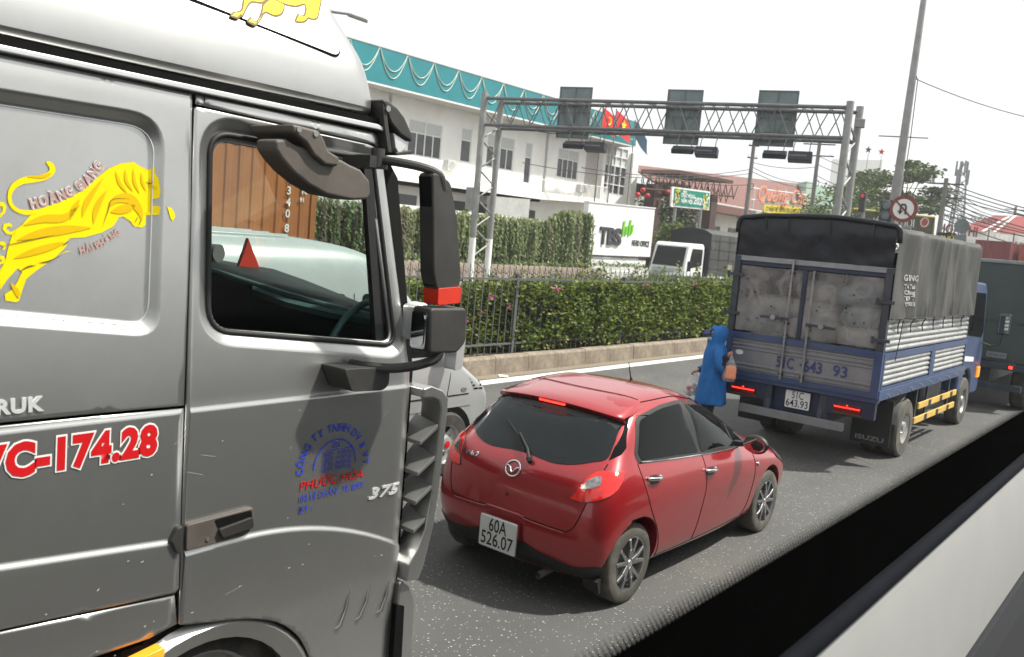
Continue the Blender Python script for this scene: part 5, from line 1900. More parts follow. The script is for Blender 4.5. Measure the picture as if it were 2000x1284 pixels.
# rolled dark edge over the rear bow
edge = [Vector(tarp_pt(-.60 + 1.2 * k / 40, Y0)) + Vector((0, -.025, .005)) for k in range(41)]
MB().tube(edge, .034, 10).build('canvas_rear_roll', 'tarp_dark', bt, smooth=180)
rr_ = MB()
rr_.add([], [])
e2 = MB().grid([[tuple(Vector(tarp_pt(-.58 + 1.16 * k / 50, y)) + Vector((0, 0, .012))) for k in range(51)] for y in (Y0 - .02, Y0 + .16, Y0 + .30)]).build('canvas_dark_band', 'tarp_dark', bt, smooth=180)
for x in (-4.75, -4.45, -3.9, -3.35):
    MB().tube([(x, Y0 - .055, 3.16), (x + .01, Y0 - .065, 3.05), (x + .02, Y0 - .05, 2.98)], .007, 6).build('tie_strap', 'rubber', bt)
for k in range(8):
    y = Y0 + .35 + k * .60
    x = tarp_pt(1, y)[0]
    MB().tube([(x + .01, y, 2.0), (X1 + .012, y + .06, 1.90), (X1 + .010, y + .12, 1.80)], .008, 6).build('tie_rope', 'rubber', bt)
MB().tube([(tarp_pt(1, y)[0] + .006, y, 1.99) for y in [Y0 + .1 + k * .16 for k in range(30)]], .011, 6).build('hem_rope', 'rubber', bt)
MB().tube([(X1 + .02, 11.9, 1.97), (X1 + .022, 11.85, 1.75), (X1 + .024, 11.75, 1.45)], .007, 6).build('hanging_rope', 'rubber', bt)
mat('stencil_white', (.42, .42, .40), .8, 0, var=.3, vscale=40)


def tarp_text(s_, size, y, z, width):
    xx = lambda yy, zz: tarp_pt(.56 + .44 * (3.02 - zz) / (3.02 - 1.985), yy)[0]
    lettering('stencil', s_, size, (0, 0, 0), (0, 1, 0), (0, 0, 1), 'stencil_white', tp, 0, .002, 'LEFT', f3=lambda p: Vector((xx(y + p.x, z + p.y) + .008, y + p.x, z + p.y)), width=width)


tarp_text('GIANG', .11, 11.78, 2.48, .50)
for k_, s_ in enumerate(('Tuan Tai', 'Cho Hang', 'Tai 4.9 T', 'SDT 0903')):
    tarp_text(s_, .075, 11.80, 2.38 - k_ * .075, .40)
# --- side guard rails, wheels, cab
for z, ya, yb in ((.665, 13.55, 15.95), (.46, 13.40, 15.90)):
    g_ = MB(); g_.box(X1 - .06, X1 - .03, ya, yb, z - .045, z + .045)
    go = g_.build('side_guard', 'guard_yellow', bt, bevel=.005)
    for k in range(3):
        y = ya + .55 + k * .7
        MB().box(X1 - .031, X1 - .028, y, y + .16, z - .0445, z + .0445).build('black_stripe', 'rubber', go)
for y in (13.5, 14.1, 15.5):
    MB().box(X1 - .09, X1 - .06, y - .03, y + .03, .42, .97).build('guard_hanger', 'frame_dark', bt)
MB().box(-3.62, -3.16, 14.0, 15.2, .48, .92).build('fuel_tank', 'frame_dark', bt, bevel=.05, seg=3)
for y in (12.95,):
    for x, sd in ((-3.20, 1), (-3.48, 1), (-4.98, -1), (-4.70, -1)):
        make_wheel(bt, (x, y, .415), .415, .23, .225, 'tyre_dusty', 'alu_slat', side=sd, dish=.09)
    gd = MB()
    arc_ = [(y + .56 * cos(a), .44 + .52 * sin(a)) for a in [pi * .95 - pi * .55 * k / 12 for k in range(13)]]
    gd.grid([[(X1 - .02, *p) for p in arc_], [(X1 - .55, *p) for p in arc_]])
    gd.build('wheel_guard', 'alu_slat', bt, smooth=60)
for x, sd in ((-3.24, 1), (-4.94, -1)):
    make_wheel(bt, (x, 16.85, .415), .415, .22, .225, 'tyre_dusty', 'steel', side=sd, dish=.03)
cabp = [(16.22, .62), (16.45, .62), (16.50, .80), (16.62, .93), (16.85, .98), (17.08, .93), (17.22, .80), (17.28, .50), (17.85, .48), (17.92, .60), (17.95, 1.25), (17.88, 1.40), (17.62, 2.38), (17.45, 2.50), (16.40, 2.52), (16.24, 2.42)]
cb_ = MB().prism(cabp, 'x', -5.05, -3.13).build('cab', 'truck_blue', bt, bevel=.05, seg=3)
for x, o_ in ((-3.13, .004), (-5.05, -.004)):
    w_ = MB().prism(round_poly([(16.42, 1.60), (17.62, 1.52), (17.72, 1.62), (17.50, 2.32), (16.42, 2.34)], .05, 3), 'x', x - .006, x + .006).build('side_window', 'tint_glass', cb_)
MB().prism([(16.30, 1.25), (17.2, 1.18), (17.2, 1.10), (16.30, 1.16)], 'x', -3.131, -3.124).build('door_trim', 'white_print', cb_)
MB().tube([(-3.12, 17.70, 1.42), (-2.98, 17.78, 1.38), (-2.85, 17.80, 1.42), (-2.82, 17.80, 1.62)], .014, 8).build('mirror_arm', 'rubber', cb_)
MB().box(-2.93, -2.72, 17.77, 17.84, 1.60, 1.98).build('wing_mirror', 'rubber', cb_, bevel=.03, seg=3)
MB().box(-2.91, -2.74, 17.762, 17.768, 1.63, 1.95).build('mirror_glass', 'mirror_glass', cb_, bevel=.01)
MB().box(-3.135, -3.10, 17.62, 17.80, .78, .98).build('corner_lamp', 'amber_lamp', cb_, bevel=.01)
MB().box(-4.95, -3.22, 17.93, 17.96, .5, .75).build('front_bumper', 'alu_grey', cb_, bevel=.02)
MB().prism([(17.66, 2.34), (17.93, 1.42), (17.915, 1.40), (17.63, 2.33)], 'x', -4.95, -3.23).build('windscreen', 'tint_glass', cb_)

# ------------------------------------------------------------------ dark box lorry in front of it
mat('box_dark', (.045, .062, .060), .5, 0, var=.15, vscale=1.2, dirt=.3, dirtc=(.09, .10, .095))
dk = thing('box_lorry', 'dark grey-green box lorry seen from behind at the right edge', 'lorry', (-3.8, 21, 0), local=False)
MB().box(-5.0, -2.50, 19.3, 26.5, .98, 2.93).build('box_body', 'box_dark', dk, bevel=.02)
MB().box(-5.02, -2.48, 19.27, 19.33, 2.90, 2.97).build('top_edge_trim', 'alu_grey', dk, bevel=.01)
for x in (-4.97, -3.75, -2.53):
    MB().box(x - .03, x + .03, 19.275, 19.298, 1.0, 2.9).build('door_post', 'box_dark', dk)
MB().box(-5.0, -2.5, 19.22, 19.32, .84, .97).build('rear_sill', 'frame_dark', dk, bevel=.01)
MB().box(-4.9, -2.6, 19.18, 19.26, .44, .56).build('rear_bumper', 'frame_dark', dk, bevel=.01)
pp = MB(); pp.box(-3.28, -2.93, 19.21, 19.22, 1.06, 1.17)
ppo = pp.build('sign_plate', 'alu_grey', dk)
lettering('sign_lettering', 'NGUYEN HUE', .07, (-3.105, 19.21, 1.09), (1, 0, 0), (0, 0, 1), 'dark_print', ppo, 0, 0, off=.003, width=.29)
lettering('door_lettering', 'KHAI THANH TAM', .10, (-3.15, 19.30, 1.72), (1, 0, 0), (0, 0, 1), 'dark_print', dk, 0, .001, off=.004, width=.85)
MB().box(-2.86, -2.80, 19.205, 19.22, .88, .93).build('tail_lamp', 'brake_led', dk)
for x, sd in ((-2.75, 1), (-4.75, -1)):
    make_wheel(dk, (x, 20.3, .48), .48, .28, .27, 'tyre', 'steel', side=sd)
    make_wheel(dk, (x, 25.6, .48), .48, .28, .27, 'tyre', 'steel', side=sd)
MB().box(-4.3, -3.2, 19.4, 28.5, .55, .95).build('chassis', 'frame_dark', dk)
MB().box(-4.95, -2.55, 26.7, 28.5, .6, 2.5).build('cab', 'box_dark', dk, bevel=.08, seg=3)

# cargo sacks behind the cloudy rear doors
def sack(x, y, z, sx, sy, sz, m, seed, label):
    rows = []
    for j in range(9):
        ph = -pi / 2 + pi * j / 8
        row = []
        for k in range(14):
            a = 2 * pi * k / 14
            v = Vector((cos(ph) * cos(a), cos(ph) * sin(a), sin(ph)))
            v = Vector([abs(q) ** .62 * (1 if q > 0 else -1) for q in v])
            w = 1 + .12 * noise.noise(v * 1.6 + Vector((seed, 0, 0)))
            row.append((x + sx * v.x * w, y + sy * v.y * w, z + sz * v.z * w))
        rows.append(row)
    o = MB().grid(rows, closed=True).build('cargo_sack', m, None, smooth=180)
    return tag(o, label, 'sack', 'sacks inside the blue lorry')


Rs = random.Random(17)
for lay in range(5):
    for i in range(3):
        if lay == 4 and i == 0: continue
        sack(-4.72 + i * .63 + Rs.uniform(-.05, .05), 11.78 + Rs.uniform(-.06, .10), 1.20 + lay * .255, .33, .36, .15, 'sack_white' if Rs.random() < .65 else 'sack_teal', lay * 7 + i, f'{["left", "middle", "right"][i]} sack in the {["bottom", "second", "third", "fourth", "top"][lay]} layer behind the cloudy rear doors of the blue lorry')
# ------------------------------------------------------------------ far side of the road: pavement, wall, creeper
mat('white_wall', (.82, .81, .78), .8, 0, var=.04, vscale=1.2, dirt=.3, dirtc=(.58, .54, .47), dscale=.9, stretch=(1, 1, .5))
mat('white_sign', (.80, .80, .79), .6, 0, var=.03, dirt=.12, dirtc=(.6, .58, .55))
mat('teal_panel', (.012, .20, .23), .45, 0, var=.08, vscale=1.5, dirt=.2, dirtc=(.03, .25, .27), dscale=1)
mat('soffit', (.42, .40, .37), .8, 0, var=.1)
mat('window_dark', (.05, .055, .058), .12, 0, var=.35, vscale=.8, spec=.5)
mat('window_white', (.74, .74, .73), .5, 0, var=.03)
mat('window_blind', (.52, .53, .52), .6, 0, var=.05)
mat('grey_concrete', (.42, .42, .41), .85, 0, var=.12, vscale=2, dirt=.3, dirtc=(.25, .24, .22))
mat('light_string', (.72, .76, .66), .5, 0)
mat('gantry_steel', (.13, .135, .14), .5, .35, var=.2, vscale=4, dirt=.3, dirtc=(.10, .09, .08))
mat('gantry_post', (.28, .28, .275), .5, .3, var=.15, vscale=3, dirt=.35, dirtc=(.16, .14, .12))
mat('sign_back', (.15, .19, .195), .45, .35, var=.2, vscale=1.5)
mat('flood_black', (.012, .014, .022), .45, 0, var=.2)
mat('flag_red', (.62, .012, .012), .7, 0, var=.1)
mat('flag_yellow', (.85, .65, .02), .7, 0)
mat('flag_blue', (.010, .045, .085), .7, 0, var=.2)
mat('logo_grey', (.045, .045, .055), .5, 0)
mat('logo_green', (.16, .52, .02), .5, 0)
mat('stone_planter', (.27, .21, .16), .9, 0, var=.3, vscale=5, c2=(.36, .30, .25), bump=.5, bscale=12)
mat('canopy_brown', (.06, .030, .026), .8, 0, var=.2, vscale=1)
mat('roof_brown', (.15, .066, .054), .8, 0, var=.12, vscale=2, dirt=.3, dirtc=(.18, .09, .07))
mat('pole_concrete', (.17, .16, .15), .85, 0, var=.2, vscale=3, stretch=(1, 1, .3))
mat('wire_black', (.02, .02, .02), .7, 0)
mat('bill_green', (.005, .21, .15), .5, 0, var=.05)
mat('pale_green', (.42, .58, .47), .6, 0, var=.05)
mat('sign_salmon', (.70, .25, .16), .6, 0, var=.1)
mat('sign_yellow', (.72, .58, .02), .6, 0, var=.1)
mat('olive_board', (.055, .058, .035), .6, 0, var=.2)
mat('container_red', (.20, .035, .035), .6, 0, var=.12, vscale=1.5, dirt=.3, dirtc=(.14, .05, .04))
mat('container_orange_red', (.36, .075, .05), .6, 0, var=.12, vscale=1.5, dirt=.3, dirtc=(.25, .08, .05))
mat('container_rust', (.40, .135, .038), .65, 0, var=.15, vscale=1.2, dirt=.45, dirtc=(.20, .06, .025), dscale=1.0, stretch=(1, 1, .35))
mat('bark', (.10, .075, .055), .95, 0, var=.3, vscale=6, bump=.6, bscale=18)
mat('lantern_red', (.45, .012, .02), .6, 0, var=.1)

pv = MB()
pv.box(-60, -25.6, -40, 160, -.05, .16)
tag(pv.build('pavement', 'pavement'), kind='structure')

# stone planter edge below the creeper
pt = thing('stone_planter', 'low brown stone planter wall along the far pavement', 'planter', (-28.3, 33, .16), local=False)
Rp = random.Random(4)
stone_me = []
for v in range(5):
    a = MB()
    n_ = 9
    a.prism([(.26 * (1 + .18 * Rp.uniform(-1, 1)) * cos(2 * pi * k / n_), .30 + .24 * (1 + .15 * Rp.uniform(-1, 1)) * sin(2 * pi * k / n_)) for k in range(n_)], 'x', -.10, .08 + Rp.uniform(0, .05))
    me = a.mesh('stone')
    me.materials.append(M['stone_planter'])
    stone_me.append(me)
for r_ in range(2):
    for k in range(58):
        o = bpy.data.objects.new('stone', stone_me[Rp.randrange(5)])
        link(o, pt)
        o.location = (-28.2 + Rp.uniform(-.02, .02), 18.5 + k * .43 + (.2 if r_ else 0), .12 + r_ * .42)
        bv = o.modifiers.new('bevel', 'BEVEL'); bv.width = .03; bv.segments = 2
MB().box(-28.6, -28.24, 18.2, 43.2, .1, .92).build('planter_core', 'stone_planter', pt)

wall = thing('garden_wall', 'white garden wall mostly hidden behind hanging creeper', 'wall', (-29.2, 32, .16), local=False)
MB().box(-29.35, -29.1, 14, 42.6, .1, 3.55).build('wall_face', 'white_wall', wall)
cr = thing('hanging_creeper', 'long curtain of hanging green creeper over the white garden wall', 'creeper', (-28.9, 32, .16), local=False)
Rc = random.Random(21)


def creeper_top(y):
    base = 3.42 + .10 * sstep(28, 36, y) + .75 * sstep(38.6, 40.4, y)
    return base + .22 * noise.noise((y * .6, 0, 2)) + .10 * noise.noise((y * 2.2, 3, 2))


vp, dry = [], []
for k in range(1150):
    y = Rc.uniform(16, 42.8) if Rc.random() < .9 else Rc.uniform(38.5, 42.8)
    T = creeper_top(y) + Rc.uniform(-.10, .12)
    gap = noise.noise((y * .9, 8, 1))
    L_ = Rc.uniform(.9, 2.6) + .6 * gap
    if y > 38.8: L_ = Rc.uniform(2.2, 3.8)
    x = -29.05 + abs(Rc.gauss(0, .22))
    bulge = .16 * noise.noise((y * .8, 1, 5))
    z = T
    yy = y
    lst = dry if (y < 28.5 and Rc.random() < .5) or Rc.random() < .05 else vp
    while z > max(.75, T - L_):
        yy += Rc.gauss(0, .018)
        lst.append((x + bulge + .12 * sin(min(1.5, (T - z) * 2.2)) + Rc.gauss(0, .03), yy, z))
        z -= Rc.uniform(.045, .085)
for k in range(5500):       # low growth at the foot
    y = Rc.uniform(17, 43)
    h = .95 + .45 * noise.noise((y * .8, 4, 4)) + .15
    vp.append((-28.75 + Rc.gauss(0, .18), y, Rc.uniform(.75, max(.9, h + .25))))


def droop_cloud(pts, size, seed):
    R_ = random.Random(seed)
    mb = MB()
    for p in pts:
        a = R_.uniform(-1.0, 1.0)
        d = Vector((.55 * cos(a) * R_.uniform(.2, 1), sin(a) * .7, -R_.uniform(.35, 1.0))).normalized()
        n = Vector((1, R_.uniform(-.6, .6), R_.uniform(-.2, .8)))
        s_ = d.cross(n).normalized()
        L = size * R_.uniform(.7, 1.35)
        w = L * .30
        p = Vector(p)
        c_ = p + d * L * .45
        mb.add([p, c_ + s_ * w, p + d * L, c_ - s_ * w], [(0, 1, 2), (0, 2, 3)])
    return mb


droop_cloud(vp, .15, 3).build('creeper_leaf', 'vine_leaf', cr, recalc=False)
droop_cloud(dry, .15, 4).build('dry_creeper_leaf', 'dry_vine', cr, recalc=False)
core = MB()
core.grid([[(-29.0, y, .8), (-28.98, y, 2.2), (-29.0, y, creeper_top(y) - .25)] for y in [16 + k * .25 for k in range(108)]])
core.build('creeper_dark_sheet', 'foliage_core', cr)  # solid dark sheet added behind the hanging leaves

# ------------------------------------------------------------------ white sign wall with company name
sw = thing('sign_wall', 'large white sign wall with dark company letters and a green logo', 'sign', (-29, 46.5, .16), local=False)
MB().prism([(42.75, 1.85), (50.45, 1.95), (50.45, 5.10), (42.75, 4.88)], 'x', -29.3, -28.95).build('sign_face', 'white_sign', sw)
MB().prism([(42.70, 4.885), (50.50, 5.105), (50.50, 5.17), (42.70, 4.95)], 'x', -29.32, -28.90).build('sign_cap', 'window_white', sw)
MB().prism([(43.6, 1.72), (50.45, 1.80), (50.45, 1.90), (43.6, 1.84)], 'x', -29.25, -28.97).build('dark_base_rail', 'logo_grey', sw)  # dark rail along the foot of the sign face
MB().box(-29.3, -29.05, 42.75, 50.45, .1, 1.70).build('sign_base', 'white_sign', sw)
wf = MB(); wf.box(-28.55, -28.48, 42.9, 50.6, .92, .98); wf.build('low_fence_rail', 'window_white', sw)
for k in range(44):
    MB().box(-28.54, -28.49, 43.0 + k * .172, 43.07 + k * .172, .16, 1.12).build('low_fence_picket', 'window_white', sw)
for i, (ch, y) in enumerate((('T', 44.15), ('B', 44.95), ('S', 45.72))):
    lettering('sign_letter', ch, 1.42, (-28.95, y, 2.55), (0, 1, 0), (0, 0, 1), 'logo_grey', sw, .05, .045, 'LEFT', off=.055, width=.72)
for k, (y, z0, z1) in enumerate(((46.62, 3.05, 4.10), (46.98, 3.15, 3.80), (47.34, 3.12, 4.20), (47.66, 3.25, 3.92))):
    MB().prism([(y, z0), (y + .20, z0 + .1), (y + .26, z1), (y + .06, z1 - .06)], 'x', -28.94, -28.87).build('logo_blade', 'logo_green', sw)
lettering('sign_letter', 'HEAD OFFICE', .50, (-28.95, 47.95, 2.60), (0, 1, 0), (0, 0, 1), 'logo_grey', sw, .015, .012, 'LEFT', off=.02, width=2.15)
bz = [(-28.9 + Rc.gauss(0, .15), Rc.uniform(43.2, 50.4), 1.20 + abs(Rc.gauss(0, .14))) for k in range(500)]
bsh = leaf_cloud(bz, .13, 9).build('planter_shrub', 'bush_leaf', None, recalc=False)
tag(bsh, 'thin row of small shrubs at the foot of the white sign wall', 'shrub')

# ------------------------------------------------------------------ white two-storey building with teal fascia
bd_ = thing('office_building', 'white two-storey office building with a teal roof fascia hung with light strings', 'building', (-36, 36, 0), local=False)
XF = -33.0
WINS = [  # y0, y1, z0, z1, panes, transom
    (24.2, 26.6, 6.25, 8.08, 4), (28.4, 29.25, 6.3, 8.1, 1), (31.74, 34.25, 6.25, 8.08, 4), (35.76, 36.62, 6.36, 8.22, 1), (37.95, 40.40, 6.33, 8.22, 4), (41.48, 42.15, 5.75, 8.18, 1), (44.80, 47.10, 6.47, 8.33, 4)]
wall_out = [(16, .1), (54.0, .1), (54.0, 10.2), (16, 10.2)]
holes = [[(a, c_), (b, c_), (b, d_), (a, d_)] for a, b, c_, d_, n in WINS] + [[(49.95, 5.95), (53.0, 6.05), (53.0, 9.25), (49.95, 9.15)]]
skin_patch('front_wall', wall_out, lambda u, v: (XF, u, v), 'white_wall', bd_, holes=holes, step=None, thick=.22, smooth=None)
MB().box(-45, XF - .001, 53.8, 54.0, .1, 10.2).build('end_wall', 'white_wall', bd_)
MB().box(-33.6, -33.25, 16, 53.9, .1, 10).build('inner_dark', 'window_dark', bd_)


def add_window(y0, y1, z0, z1, n):
    f = MB()
    zt = z1 - (z1 - z0) * .36
    t_ = .06
    for a, b, c_, d_ in ((y0, y1, z0, z0 + t_), (y0, y1, z1 - t_, z1), (y0, y1, zt - t_ / 2, zt + t_ / 2)):
        f.box(XF - .12, XF - .04, a, b, c_, d_)
    ys_ = [y0 + (y1 - y0 - t_) * k / n for k in range(n + 1)]
    for k, y in enumerate(ys_):
        f.box(XF - .121, XF - .039, y, y + t_, z0 + t_, (z1 - t_) if (k in (0, n) or k * 2 == n) else zt - t_ / 2)
    fo = f.build('window_frame', 'window_white', bd_)
    for k in range(n):
        MB().box(XF - .09, XF - .08, ys_[k] + t_, ys_[k + 1], z0 + t_, zt - t_ / 2).build('window_pane', 'window_dark', fo)
    MB().box(XF - .09, XF - .08, y0 + t_, y1 - t_, zt + t_ / 2, z1 - t_).build('transom_pane', 'window_blind', fo)


for w_ in WINS: add_window(*w_)
# tall stair window
f = MB()
for k in range(5):
    y = 49.95 + 3.05 * k / 4
    f.box(XF - .12, XF + .02, y - .035, y + .035, 5.98, 9.2)
for k in range(6):
    z = 6.0 + 3.2 * k / 5
    f.box(XF - .119, XF + .019, 49.92, 53.03, z - .03, z + .03)
fo = f.build('stair_window_frame', 'window_white', bd_)
for j in range(4):
    for k in range(5):
        MB().box(XF - .09, XF - .08, 49.98 + 3.05 * j / 4, 49.95 + 3.05 * (j + 1) / 4 - .035, 6.03 + .64 * k, 6.0 + .64 * (k + 1) - .03).build('stair_pane', 'window_dark' if k < 3 else 'window_blind', fo)
MB().prism([(47.9, 5.4), (49.4, 5.4), (49.4, 8.6), (47.9, 8.55)], 'x', XF - .02, XF + .01).build('recess_shade_panel', 'soffit', bd_)  # flat panel on the wall, coloured darker for the shade of a recess
for (a, b) in ((49.45, 49.75), (53.2, 53.95)):
    MB().box(XF - .1, XF + .35, a, b, .1, 9.0).build('pilaster', 'white_wall', bd_)
for y in (30.3, 37.3, 43.5):
    MB().tube([(XF + .06, y, 5.3), (XF + .06, y, 9.0)], .06, 8).build('drain_pipe', 'grey_concrete', bd_, smooth=60)
for y in (34.9, 47.5):
    a_ = MB(); a_.box(XF, XF + .32, y - .38, y + .38, 5.75, 6.3)
    ao = a_.build('air_conditioner', 'window_blind', bd_, bevel=.02)
    MB().lathe([(.001, 0), (.2, 0), (.2, .01)], (XF + .322, y - .08, 6.02), 'x', 18).build('fan_grille', 'grey_concrete', ao)
# canopy ledge over the ground floor, with a black strip painted for the shade beneath it, and railings
MB().prism([(16, 4.70), (42, 4.86), (48.8, 5.15), (48.8, 5.45), (42, 5.30), (16, 5.15)], 'x', XF - .1, -31.9).build('ledge', 'white_wall', bd_)
MB().prism([(16, 4.55), (42, 4.70), (42, 4.85), (16, 4.69)], 'x', XF - .1, -32.0).build('ledge_shade_strip', 'gap_black', bd_)
for k in range(13):
    y = 17 + k * 2.05
    MB().box(XF - .05, XF + .04, y, y + 1.3, 3.0, 4.2).build('ground_floor_window', 'window_dark', bd_)
MB().prism([(36.8, 3.6), (40.4, 3.6), (40.4, 4.75), (36.8, 4.62)], 'x', -31.7, -31.5).build('blank_sign_panel', 'grey_concrete', bd_)
rg = MB()
rg.tube([(-31.95, 41, 6.0), (-31.95, 49.2, 6.25)], .03, 6)
for k in range(3): rg.tube([(-31.95, 41 + k * 4.1, 5.3), (-31.95, 41 + k * 4.1, 6.1)], .03, 6)
rg.build('terrace_rail', 'window_white', bd_)
for k in range(12):
    y = 47.0 + k * .19
    MB().box(-31.97, -31.93, y, y + .05, 5.35, 6.2).build('baluster', 'window_white', bd_)
# fascia
XFA = -31.6
MB().prism([(15, 9.00), (51.6, 9.25), (51.6, 10.85), (15, 10.70)], 'x', XFA - .12, XFA).build('fascia', 'teal_panel', bd_)
MB().prism([(-45, 0), (XFA - .12, 0), (XFA - .12, .12), (-45, .12)], 'y', 15, 51.6)
MB().add([(XFA, 15, 8.95), (XFA, 51.6, 9.2), (-45, 51.6, 9.2), (-45, 15, 8.95), (XFA, 15, 9.03), (XFA, 51.6, 9.28), (-45, 51.6, 9.28), (-45, 15, 9.03)], [(3, 2, 1, 0), (4, 5, 6, 7), (0, 1, 5, 4), (1, 2, 6, 5), (2, 3, 7, 6), (3, 0, 4, 7)]).build('roof_soffit', 'soffit', bd_)
MB().prism([(15, 8.93), (51.62, 9.18), (51.62, 9.26), (15, 9.01)], 'x', XFA - .05, XFA + .03).build('fascia_lower_trim', 'window_white', bd_)
MB().prism([(15, 10.70), (51.62, 10.85), (51.62, 10.89), (15, 10.74)], 'x', XFA - .14, XFA + .02).build('fascia_upper_trim', 'soffit', bd_)
MB().box(-45, XFA - .12, 51.45, 51.6, 9.2, 10.8).build('fascia_end', 'teal_panel', bd_)
y = 19.05
while y < 50:
    for dep, w_ in ((.92, .02), (1.22, .0)):
        dep += rnd.uniform(-.05, .05)
        ztop = 10.66 + (y - 15) * .0041
        MB().tube([(XFA + .03, y + .03 + 1.76 * t, ztop - dep * (1 - (2 * t - 1) ** 2)) for t in [k / 14 for k in range(15)]], .019, 5).build('light_string', 'light_string', bd_)
    y += 1.82

# ------------------------------------------------------------------ flags in front of it
def flag(x, y, zb, zt, w, h, m, droop, name, label, star=None):
    t = thing('flag', label, 'flag', (x, y, 0.16), local=False, group='flags by the office building')
    MB().tube([(x, y, .16), (x, y, zt)], .04, 8).build('flag_pole', 'pole_concrete', t)
    rows = []
    for j in range(9):
        v = j / 8
        rows.append([(x + .10 * sin(u * 5 + v * 2) * u, y + w * u * .86, zt - .05 - h * v - droop * u * (1 + .25 * sin(v * 3))) for u in [k / 10 for k in range(11)]])
    fo = MB().grid(rows).build('cloth', m, t, smooth=180)
    if star == 'star':
        pts = []
        for k in range(10):
            r = .36 if k % 2 == 0 else .15
            a = pi / 2 + k * pi / 5
            pts.append((x + .11, y + w * .40 + r * cos(a), zt - .05 - h * .5 - droop * .40 + r * sin(a)))
        MB().add(pts, [tuple(range(10))]).build('star', 'flag_yellow', fo)
    if star == 'emblem':
        MB().tube([(x + .11, y + w * .35 + .22 * cos(a), zt - .05 - h * .5 - droop * .35 + .22 * sin(a)) for a in [-2.2 + 4 * k / 12 for k in range(13)]], .05, 6).build('emblem', 'flag_yellow', fo)


flag(-30.5, 45.6, 0, 10.9, 1.7, 1.25, 'flag_red', .35, 'f', 'red flag with a yellow sickle emblem by the office building', 'emblem')
flag(-30.5, 47.1, 0, 11.0, 2.2, 1.25, 'flag_red', .55, 'f', 'red flag with a yellow star by the office building', 'star')
flag(-30.5, 49.45, 0, 10.7, 2.2, 1.0, 'flag_blue', 1.0, 'f', 'drooping dark blue flag by the office building')

# ------------------------------------------------------------------ traffic gantry over the other carriageway
GA, GB = Vector((-24.6, 27.85, 0)), Vector((-10.9, 32.0, 0))
GD = (GB - GA).normalized()
GN = Vector((0, 1, 0))
gan = thing('sign_gantry', 'grey lattice steel sign gantry spanning the opposite carriageway', 'gantry', tuple(GA), local=False)
G = lambda s, n, z: GA + GD * s + GN * n + Vector((0, 0, z))
LG = (GB - GA).length
for s_ in (0, LG):
    for n_ in (0, 1.1):
        po = MB().tube([G(s_, n_, 0), G(s_, n_, 8.38)], .135, 16).build('post', 'gantry_post', gan, smooth=50)
    for k in range(11):
        z = .9 + k * .62
        a, b = (0, 1.1) if k % 2 else (1.1, 0)
        MB().tube([G(s_, a, z), G(s_, b, z + .62)], .04, 8).build('post_brace', 'gantry_post', gan, smooth=50)
for n_ in (0, 1.1):
    for z in (7.08, 8.16):
        MB().tube([G(0, n_, z), G(LG, n_, z)], .075, 10).build('chord', 'gantry_steel', gan, smooth=50)
    k = 0
    s_ = .35
    while s_ < LG - .5:
        z0, z1 = (7.08, 8.16) if k % 2 == 0 else (8.16, 7.08)
        MB().tube([G(s_, n_, z0), G(s_ + .46, n_, z1)], .024, 6).build('lattice_rod', 'gantry_steel', gan, smooth=50)
        s_ += .46
        k += 1
for k in range(16):
    s_ = .3 + k * .9
    for z in (7.08, 8.16):
        MB().tube([G(s_, 0, z), G(s_ + (.45 if k % 2 else -.1), 1.1, z)], .02, 6).build('cross_rod', 'gantry_steel', gan, smooth=50)
cbx = MB(); cbx.obox(G(-.24, .1, 3.98), .50, .36, .94, Matrix.Rotation(atan2(GD.y, GD.x), 3, 'Z'))
tag(cbx.build('control_cabinet', 'gantry_post', gan, bevel=.02), 'grey metal cabinet on the left post')
cbx = MB(); cbx.obox(G(LG + .22, .6, 7.7), .34, .3, .3, Matrix.Rotation(atan2(GD.y, GD.x), 3, 'Z'))
cbx.build('camera_box', 'gantry_post', gan, bevel=.02)
MB().tube([G(1.2 + k * .5, -.02, 6.98 - .16 * sin(pi * k / 12) - .03 * sin(k * 2.1)) for k in range(13)], .014, 6).build('cable', 'wire_black', gan)
for nm, (yy_, zz_) in {'st1': (0.14, 1.7), 'st2': (.95, 1.75)}.items(): pass
for n_ in (0, 1.1):
    MB().tube([G(0, n_, .5), G(0, n_, 2.35)], .139, 16, caps=False).build('post_poster', 'white_wall', gan, smooth=50)
Rz = Matrix.Rotation(atan2(GD.y, GD.x), 3, 'Z')
SL = ['leftmost', 'middle', 'rightmost']
for k, (s0, s1, z0, z1) in enumerate(((2.55, 3.95, 6.80, 8.90), (7.09, 8.49, 6.74, 8.88), (10.61, 12.08, 6.82, 8.92))):
    t = thing('overhead_sign', f'{SL[k]} of the three dark sign boards on the gantry, seen from behind', 'sign', tuple(G((s0 + s1) / 2, 1.22, z0)), group='sign boards on the gantry', local=False)
    tilt = Matrix.Rotation(radians(-3), 3, GD)
    c_ = G((s0 + s1) / 2, 1.24, (z0 + z1) / 2)
    p = MB(); p.obox(c_, s1 - s0, .03, z1 - z0, Rz)
    p.build('panel', 'sign_back', t)
    w, h = s1 - s0, z1 - z0
    for q in (-.5, 0, .5):
        f = MB(); f.obox(c_ + GD * (q * (w - .05)) - GN * .035, .05, .04, h, Rz)
        f.build('back_frame', 'gantry_steel', t)
    for q in (-.5, -.26, .0, .24, .5):
        f = MB(); f.obox(c_ + Vector((0, 0, q * (h - .05))) - GN * .036, w, .036, .045, Rz)
        f.build('back_frame', 'gantry_steel', t)
